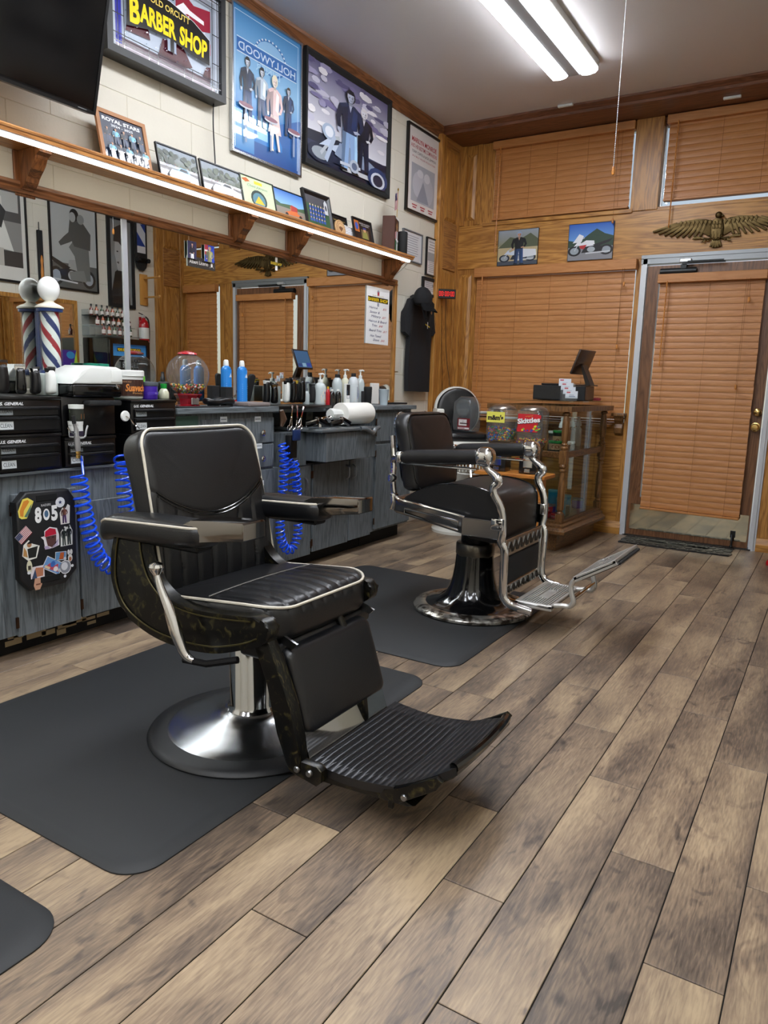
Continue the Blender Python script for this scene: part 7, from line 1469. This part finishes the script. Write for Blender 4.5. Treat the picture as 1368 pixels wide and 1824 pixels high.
# ---- small white enamel child's barber chair in the corner
kc = thing('child_barber_chair', 'white enamel and black barber chair in the corner behind the far chair', 'barber chair', (.50, 5.22, 0), math.radians(-48))
EN = mat('white_enamel', '#dcdcd4', .18, coat=.5, mottle=.04)
obj('pedestal', lathe(B(), [(0, 0), (.22, 0), (.22, .02), (.12, .06), (.07, .14), (.06, .50), (0, .50)], seg=36), EN, kc)
obj('seat_rim', box(B(), (-.19, -.20, .665), (.20, .20, .715), .02, 3), EN, kc)
for k in range(15):
    y = -.168+.024*k; obj('flute', tube(B(), [(.198, y, .672), (.206, y, .60)], .010, 8), EN, kc)
bm = B(); box(bm, (.17, -.185, .595), (.20, .185, .672), .004, 1); obj('apron', bm, EN, kc)
obj('grille_rail', tube(B(), smoothpts([(.19, -.15, .575), (.20, -.15, .50), (.20, 0, .47), (.20, .15, .50), (.19, .15, .575)], 5), .007, 8), EN, kc)
for k in range(11): y = -.13+.026*k; obj('grille_bar', tube(B(), [(.195, y, .59), (.20, y, .49)], .006, 8), EN, kc)
obj('seat', cushion(B(), .34, .34, .06, .06, .02, lambda a, b, n: (b, a, .745+n), 16, .01), LEA, kc)
obj('backrest', cushion(B(), .34, .36, .05, .165, .018, lambda a, b, n: (-.17-.10*(b+.18)+n, a, .93+b), 20, .012), LEA2, kc)
obj('back_shell', cushion(B(), .375, .395, .035, .18, .014, lambda a, b, n: (-.20-.10*(b+.18)+n, a, .925+b), 20, 0), EN, kc)
for s in (-1, 1):
    obj('arm', tube(B(), smoothpts([(-.20, s*.19, .92), (-.05, s*.22, .925), (.12, s*.23, .92)], 5), .013, 10), EN, kc); obj('arm_pad', box(B(), (.02, s*.23-.03, .905), (.16, s*.23+.03, .955), .012, 3), EN, kc)
    obj('arm_post', tube(B(), smoothpts([(.06, s*.23, .90), (.05, s*.22, .80), (.03, s*.205, .70)], 5), .010, 8), CHR, kc)
obj('foot_arm', tube(B(), [(.20, 0, .60), (.30, 0, .32), (.33, 0, .28)], .012, 8), CHR, kc); obj('foot_plate', box(B(), (.28, -.12, .27), (.38, .12, .285), .004, 1), CHR, kc)
t = thing('sweet_jar', 'empty clear plastic sweet jar with a red and white label on the child chair seat', 'jar', (.545, 5.17, .790), math.radians(-14))
bm = B(); prism(bm, [(-.085, 0), (.085, 0), (.095, .03), (.09, .20), (.05, .255), (-.03, .26), (-.09, .22), (-.10, .05)], -.06, .06, 'XZ', .02, 3); obj('body', bm, PLAST, t, 50)
obj('opening', lathe(B(), [(.062, -.075), (.066, -.075), (.066, -.060), (.062, -.060)], (.02, 0, .175), 28, 'Y', closed=True), PLAST, t); obj('lid', lathe(B(), [(0, -.072), (.06, -.072), (.06, -.064), (0, -.064)], (.02, 0, .175), 28, 'Y'), PLAST, t)
art('label', .12, .085, [('r', .1, .35, .75, .9, '#e8e4e4'), ('r', .2, .5, .9, .6, '#3a1a1a'), ('t', .45, .65, .15, 'SWEETS' if 0 else '2', '#7a2028'), ('r', .05, .05, .95, .2, '#e8e4e4'), ('r', .1, .1, .6, .15, '#8a2028')], PRINT, t, y=-.0605, bgc='#7a2028', z0=.012, x0=-.04)
o = obj('magazine_stack', box(B(), (-.12, -.06, 0), (.12, -.012, .016), .003, 1), PAPER); o.location = (.70, D-.035-.065, .906); tag(o, 'white papers lying on the window ledge behind the child chair', 'papers')
o.location = (.66, D-.085-.0, .869)
# corbel, door mat, red foot
p = aty(1108, 756, D-.03); cb = obj('corbel', prism(B(), [(D-.012, .78), (D-.05, .80), (D-.06, .84), (D-.045, .87), (D-.075, .90), (D-.085, .93), (D-.012, .93)], 1.475, 1.535, 'YZ', .003, 1), CASEW, wf, 20)
obj('corbel_cap', box(B(), (1.455, D-.10, .93), (1.555, D-.012, .955), .005, 2), CASEW, cb)
t = thing('door_mat', 'black rubber welcome mat with wavy edges before the door', 'mat', (2.035, 5.735, 0)); random.seed(5)
def edge(a, b, n, amp):
    return [(a[0]+(b[0]-a[0])*k/n+random.uniform(-amp, amp)*(b[1] != a[1] or 0), a[1]+(b[1]-a[1])*k/n+random.uniform(-amp, amp)) for k in range(n)]
ol = edge((-.385, -.155), (.385, -.155), 18, .008)+edge((.385, -.155), (.385, .155), 7, .010)+edge((.385, .155), (-.385, .155), 18, .008)+edge((-.385, .155), (-.385, -.155), 7, .010)
obj('pad', prism(B(), ol, .0005, .008, 'XY'), RUBD, t, 0)
bm = B(); cells = []
for i in range(11):
    for j in range(5):
        if j == 2 and 2 <= i <= 8: continue
        x = -.35+.07*i+(.03 if j % 2 else 0); y = -.125+.0625*j; 
        if x > .36: continue
        prism(bm, ell(x, y, .030, .024, 7, random.random()), .008, .0115, 'XY')
obj('stone_pattern', bm, RUBD, t, 0, kind='stuff')
tv, tf = text2d('WELCOME', .03); bm = B(); mx = max(p[0] for p in tv); vs = [bm.verts.new(((p[0]/mx-.5)*.46, -.02+p[1]*.065, .0098)) for p in tv]
for f in tf:
    try: bm.faces.new([vs[i] for i in f])
    except Exception: pass
bmesh.ops.solidify(bm, geom=bm.faces[:], thickness=.002); obj('raised_letters', bm, mat('rubber_letters', '#3a3c3e', .6), t, 0, kind='stuff')
p = ray(1366, 998); q = CAMP+p*((.03-CAMP.z)/p.z)
o = obj('red_wedge', lathe(B(), [(0, 0), (.05, 0), (.052, .01), (.046, .03), (.03, .045), (0, .05)], seg=24), RED); o.location = (q.x+.045, q.y, .0005); tag(o, 'small glossy red dome on the floor at the right edge', 'door wedge')
# ================================================================ RIGHT WALL (seen in the mirror)
RR = -pi/2
def wallpic(nm, lb, cat, ya, yb, za, zb, sh, fw, fm, bgc, x=R-.001, fd=.02, **k): return picture(nm, lb, cat, (x, (ya+yb)/2, za), RR, yb-ya, zb-za, sh, fw, fd, fm, bgc=bgc, **k)
sh = [('r', 0, 0, 1, .14, '#d8d6d0'), ('r', .06, .14, .94, .98, '#8a8a88'), ('r', .06, .6, .94, .98, '#4a4a4a'), ('r', .1, .7, .4, .9, '#b8b8b4'), ('r', .5, .65, .9, .92, '#a8a8a4'), ('r', .06, .14, .94, .3, '#3a3a3a'), ('p', [(.2, .3), (.8, .34), (.62, .66), (.5, .86), (.36, .84), (.34, .6)], '#d8d8d2'), ('e', .47, .9, .09, .06, '#1a1a1a'), ('p', [(.3, .7), (.5, .86), (.56, .6), (.38, .52)], '#1d1d1d'), ('r', .36, .14, .44, .32, '#b8b4ac'), ('r', .52, .14, .60, .32, '#b8b4ac'), ('e', .5, .56, .04, .03, '#c86a30')]
wallpic('framed_poster', 'black and white poster of a person in a pale coat, seen in the mirror', 'poster', 3.52, 4.13, 1.90, 2.74, sh, .018, BLK, '#d8d6d0')
sh = [('g', 0, .3, 1, 1, '#a8aeae', '#b8bcbc'), ('r', 0, 0, 1, .3, '#5a5e5e')]+moto(.55, .03, 1.0, '#9aa0a0', '#2a2c2c', .75)+[('p', [(.15, .12), (.42, .1), (.5, .4), (.62, .5), (.5, .6), (.18, .55)], '#6a7070'), ('p', [(.14, .5), (.5, .52), (.62, .66), (.58, .84), (.34, .86), (.12, .7)], '#4a5050'), ('p', [(.44, .78), (.72, .62), (.84, .54), (.8, .5), (.6, .56), (.44, .62)], '#4a5050'), ('e', .48, .90, .10, .075, '#1d2020'), ('e', .52, .87, .07, .06, '#a8acac'), ('e', .34, .86, .08, .06, '#8a9090'), ('p', [(.24, .1), (.6, .1), (.64, .2), (.3, .24)], '#7a8080')]
wallpic('framed_poster', 'black and white poster of two motorcycle riders, seen in the mirror', 'poster', 4.345, 4.85, 1.905, 2.665, [(s if s[0] != 'x' else s) for s in sh], .014, BLK, '#a8aeae')
sh = [('g', 0, 0, 1, 1, '#8a9092', '#7a8082'), ('p', [(.1, 0), (.25, .35), (.5, .45), (.8, .38), (1, .1), (1, 0)], '#1a1c1e'), ('p', [(.35, .4), (.3, .7), (.45, .85), (.75, .82), (.8, .6), (.66, .4)], '#a8acae'), ('p', [(.26, .62), (.28, .86), (.5, .95), (.8, .9), (.84, .74), (.6, .74), (.4, .68)], '#2a2c2e'), ('r', .62, .62, .7, .635, '#1a1a1a'), ('p', [(.6, .48), (.72, .5), (.6, .51)], '#4a4a4a')]
wallpic('framed_poster', 'portrait poster of a person in a beanie, seen in the mirror beside the longboard', 'poster', 4.965, 5.285, 1.80, 2.665, sh, .035, BLKM, '#8a9092')
t = thing('hanging_ornament', 'tall thin dark wall ornament with an amber figure, between two mirror-view posters', 'ornament', (R-.001, 4.245, 1.88), RR)
obj('case', bx((-.022, -.03, 0), (.022, 0, .50), .003, 1), BLKM, t, 0); obj('figure', lathe(B(), [(0, .06), (.012, .07), (.015, .14), (.01, .2), (.014, .24), (.006, .28), (0, .29)], (0, -.03, 0), 12), mat('amber_fig', '#c07a28', .4), t); obj('hanger', tube(B(), [(0, -.01, .50), (0, -.01, .57)], .004, 6), BLK, t)
t = thing('longboard', 'dark longboard deck with blue and red lettering hung upright on the far wall', 'longboard', (R-.002, 5.365, 2.19), RR)
obj('deck', prism(B(), [(-.075, .08), (-.06, .03), (-.03, 0), (.03, 0), (.06, .03), (.075, .08), (.075, .85), (.03, .92), (-.03, .92), (-.075, .85)], -.03, -.018, 'XZ', .003, 2), BLKM, t)
sh = [('r', 0, .1, 1, .95, '#1c3a8a'), ('p', [(0, .1), (1, .3), (1, .5), (0, .3)], '#c8ccd4'), ('p', [(0, .5), (1, .7), (1, .8), (0, .6)], '#a82838'), ('t', .5, .46, .16, 'STAR', '#e8e8ec', {'rot': -1.57, 'fit': .5, 'bold': .05}), ('t', .5, .78, .16, 'LAX' if 0 else 'STAR', '#e8e8ec', {'rot': -1.57, 'fit': .5, 'bold': .05})]
art('deck_print', .105, .66, sh, PRINT, t, y=-.0305, bgc='#d0d0d4', z0=.17); obj('truck', box(B(), (-.07, -.07, .09), (.07, -.03, .115), .006, 2), mat('dark_iron'), t)
for s in (-1, 1): obj('wheel', lathe(B(), [(.01, -.016), (.022, -.014), (.022, .014), (.01, .016)], (s*.062, -.055, .10), 14, 'X'), BLKM, t)
t = thing('wall_rack', 'honey-coloured wooden wall rack with two projecting dowels', 'rack', (R-.001, 5.40, 1.85), RR)
obj('back_plate', box(B(), (-.05, -.018, 0), (.05, 0, .31), .008, 2), mat('honey_wood', '#c89048', .35), t)
for z in (.08, .27): obj('dowel', tube(B(), [(.0, -.02, z), (.0, -.24, z+.0), (.05, -.30, z)], .010, 8), mat('honey_wood'), t)
t = thing('fire_extinguisher', 'red fire extinguisher hung on the far cream wall, seen in the mirror', 'fire extinguisher', (R-.062, 5.345, 1.40), RR)
obj('cylinder', lathe(B(), [(0, 0), (.045, 0), (.05, .008), (.05, .25), (.040, .285), (.018, .305), (.018, .32), (0, .32)], seg=28), RED, t); wraplabel(t, .0502, .11, .22, [('r', .2, .1, .8, .45, '#d8b020'), ('r', .3, .6, .7, .66, '#3a3a3a')], '#e8e8e4', 2.4); wraplabel(t, .0503, .02, .09, [('r', .35, .1, .65, .9, '#e8e8e8')], '#b01320', 2.0)
obj('valve', box(B(), (-.015, -.012, .318), (.015, .012, .35), .003, 1), ALU, t); obj('handle', tube(B(), [(-.01, 0, .345), (.06, 0, .365)], .005, 6), BLK, t); obj('hose', tube(B(), smoothpts([(-.015, 0, .335), (-.06, 0, .30), (-.068, 0, .18), (-.06, 0, .05)], 5), .008, 8), BLKM, t); obj('wall_hook', bx((-.01, .045, .25), (.01, .061, .33)), RED, t, 0)
# sauce shelf and bottles
t = thing('bottle_shelf', 'clear stepped shelf with hot sauce bottles above the drinks fridge, in the mirror', 'shelf', (R-.001, 4.885, 1.50), RR)
obj('upright', bx((-.23, -.10, 0), (-.224, 0, .24)), PLAST, t, 0); obj('upright', bx((.224, -.10, 0), (.23, 0, .24)), PLAST, t, 0)
for z, dpt in ((.0, .30), (.09, .20), (.185, .10)): obj('shelf_board', bx((-.23, -dpt, z), (.23, -.0, z+.006)), BLK if z > .1 else PLAST, t, 0)
for r_, (z, x, n) in enumerate(((1.506, 3.04, 6), (1.596, 3.14, 7), (1.691, 3.24, 7))):
    for k in range(n):
        y = 4.70+.061*k+.01*r_; nm = ['lowest', 'middle', 'top'][r_]
        b = thing('sauce_bottle', 'sauce bottle on the %s step of the mirrored shelf, %s from its right end' % (nm, ['first', 'second', 'third', 'fourth', 'fifth', 'sixth', 'seventh'][k]), 'bottle', (x, y, z), RR, 'sauce bottles on the %s step' % nm)
        obj('body', lathe(B(), [(0, 0), (.017, 0), (.018, .055), (.007, .075), (.007, .085), (0, .085)], seg=14), mat('sauce_%d' % (k % 3), ['#6a2018', '#a84a20', '#28401c'][k % 3], .2, coat=.5), b); obj('cap', lathe(B(), [(.009, .083), (.009, .105), (0, .106)], seg=12), BLK, b)
        wraplabel(b, .0183, .012, .048, [('r', .3, .3, .7, .6, ['#c04040', '#3a8a5a', '#d08a60'][k % 3])], '#e0d8d0', 2)
t = thing('drinks_fridge', 'black countertop drinks fridge with blue header lettering, seen in the mirror', 'fridge', (R-.001, 4.90, .78), RR)
obj('body', bx((-.245, -.36, 0), (.245, -.0, .70), .006, 1), BLKG, t, 0); obj('door_frame', frame_bm(.47, .66, .035, .02), BLKG, t, 0).location = (0, -.361, .02)
art('header', .40, .11, [('g', 0, 0, 1, 1, '#3a7ab0', '#1a4a78'), ('r', .15, .38, .85, .70, '#17140c'), ('t', .5, .43, .22, 'OLD ORCUTT BARBER SHOP', '#d8b820', {'fit': .66, 'bold': .02}), ('r', .47, .2, .53, .9, '#d8dce4')], attr_mat('lit_header', .3, 0, .5), t, y=-.363, bgc='#3a7ab0', z0=.535)
obj('glass_door', bx((-.20, -.368, .05), (.20, -.364, .53)), mat('fridge_glass', '#1a2a34', .05, coat=.5), t, 0)
for k in range(6): obj('can', lathe(B(), [(0, 0), (.026, 0), (.026, .10), (0, .10)], (-.165+.066*k, -.39, .40), 14), mat('can_silver', '#8a98a4', .25, .8), t) if 0 else None
o = obj('side_counter', box(B(), (2.88, 3.4, 0), (R-.012, 5.25, .775), .004, 1), LAMX); tag(o, 'grey laminate side counter under the drinks fridge, along the far wall', 'counter')
t = thing('wall_mirror', 'oak-framed mirror on the far wall, seen inside the big mirror', 'mirror', (R-.001, 4.12, 1.03), RR)
obj('frame', frame_bm(.95, .78, .035, .025), OAK, t, 0); obj('glass', bx((-.44, -.012, .03), (.44, -.004, .75)), MIRR, t, 0)
t = thing('leaning_poster', 'purple and yellow-green poster leaning on the far side counter, seen in the mirror', 'poster', (3.20, 4.45, .777), rot=(-.12, 0, RR))
obj('board', bx((-.11, 0, 0), (.11, .005, .58)), WHT, t, 0); art('print', .22, .58, [('p', [(0, 0), (.7, 0), (.35, .6), (0, 1)], '#a8c838'), ('e', .3, .92, .2, .06, '#3a8ac0')], PRINT, t, y=-.0005, bgc='#4a2a8a')
# names: every window blind starts from one shape
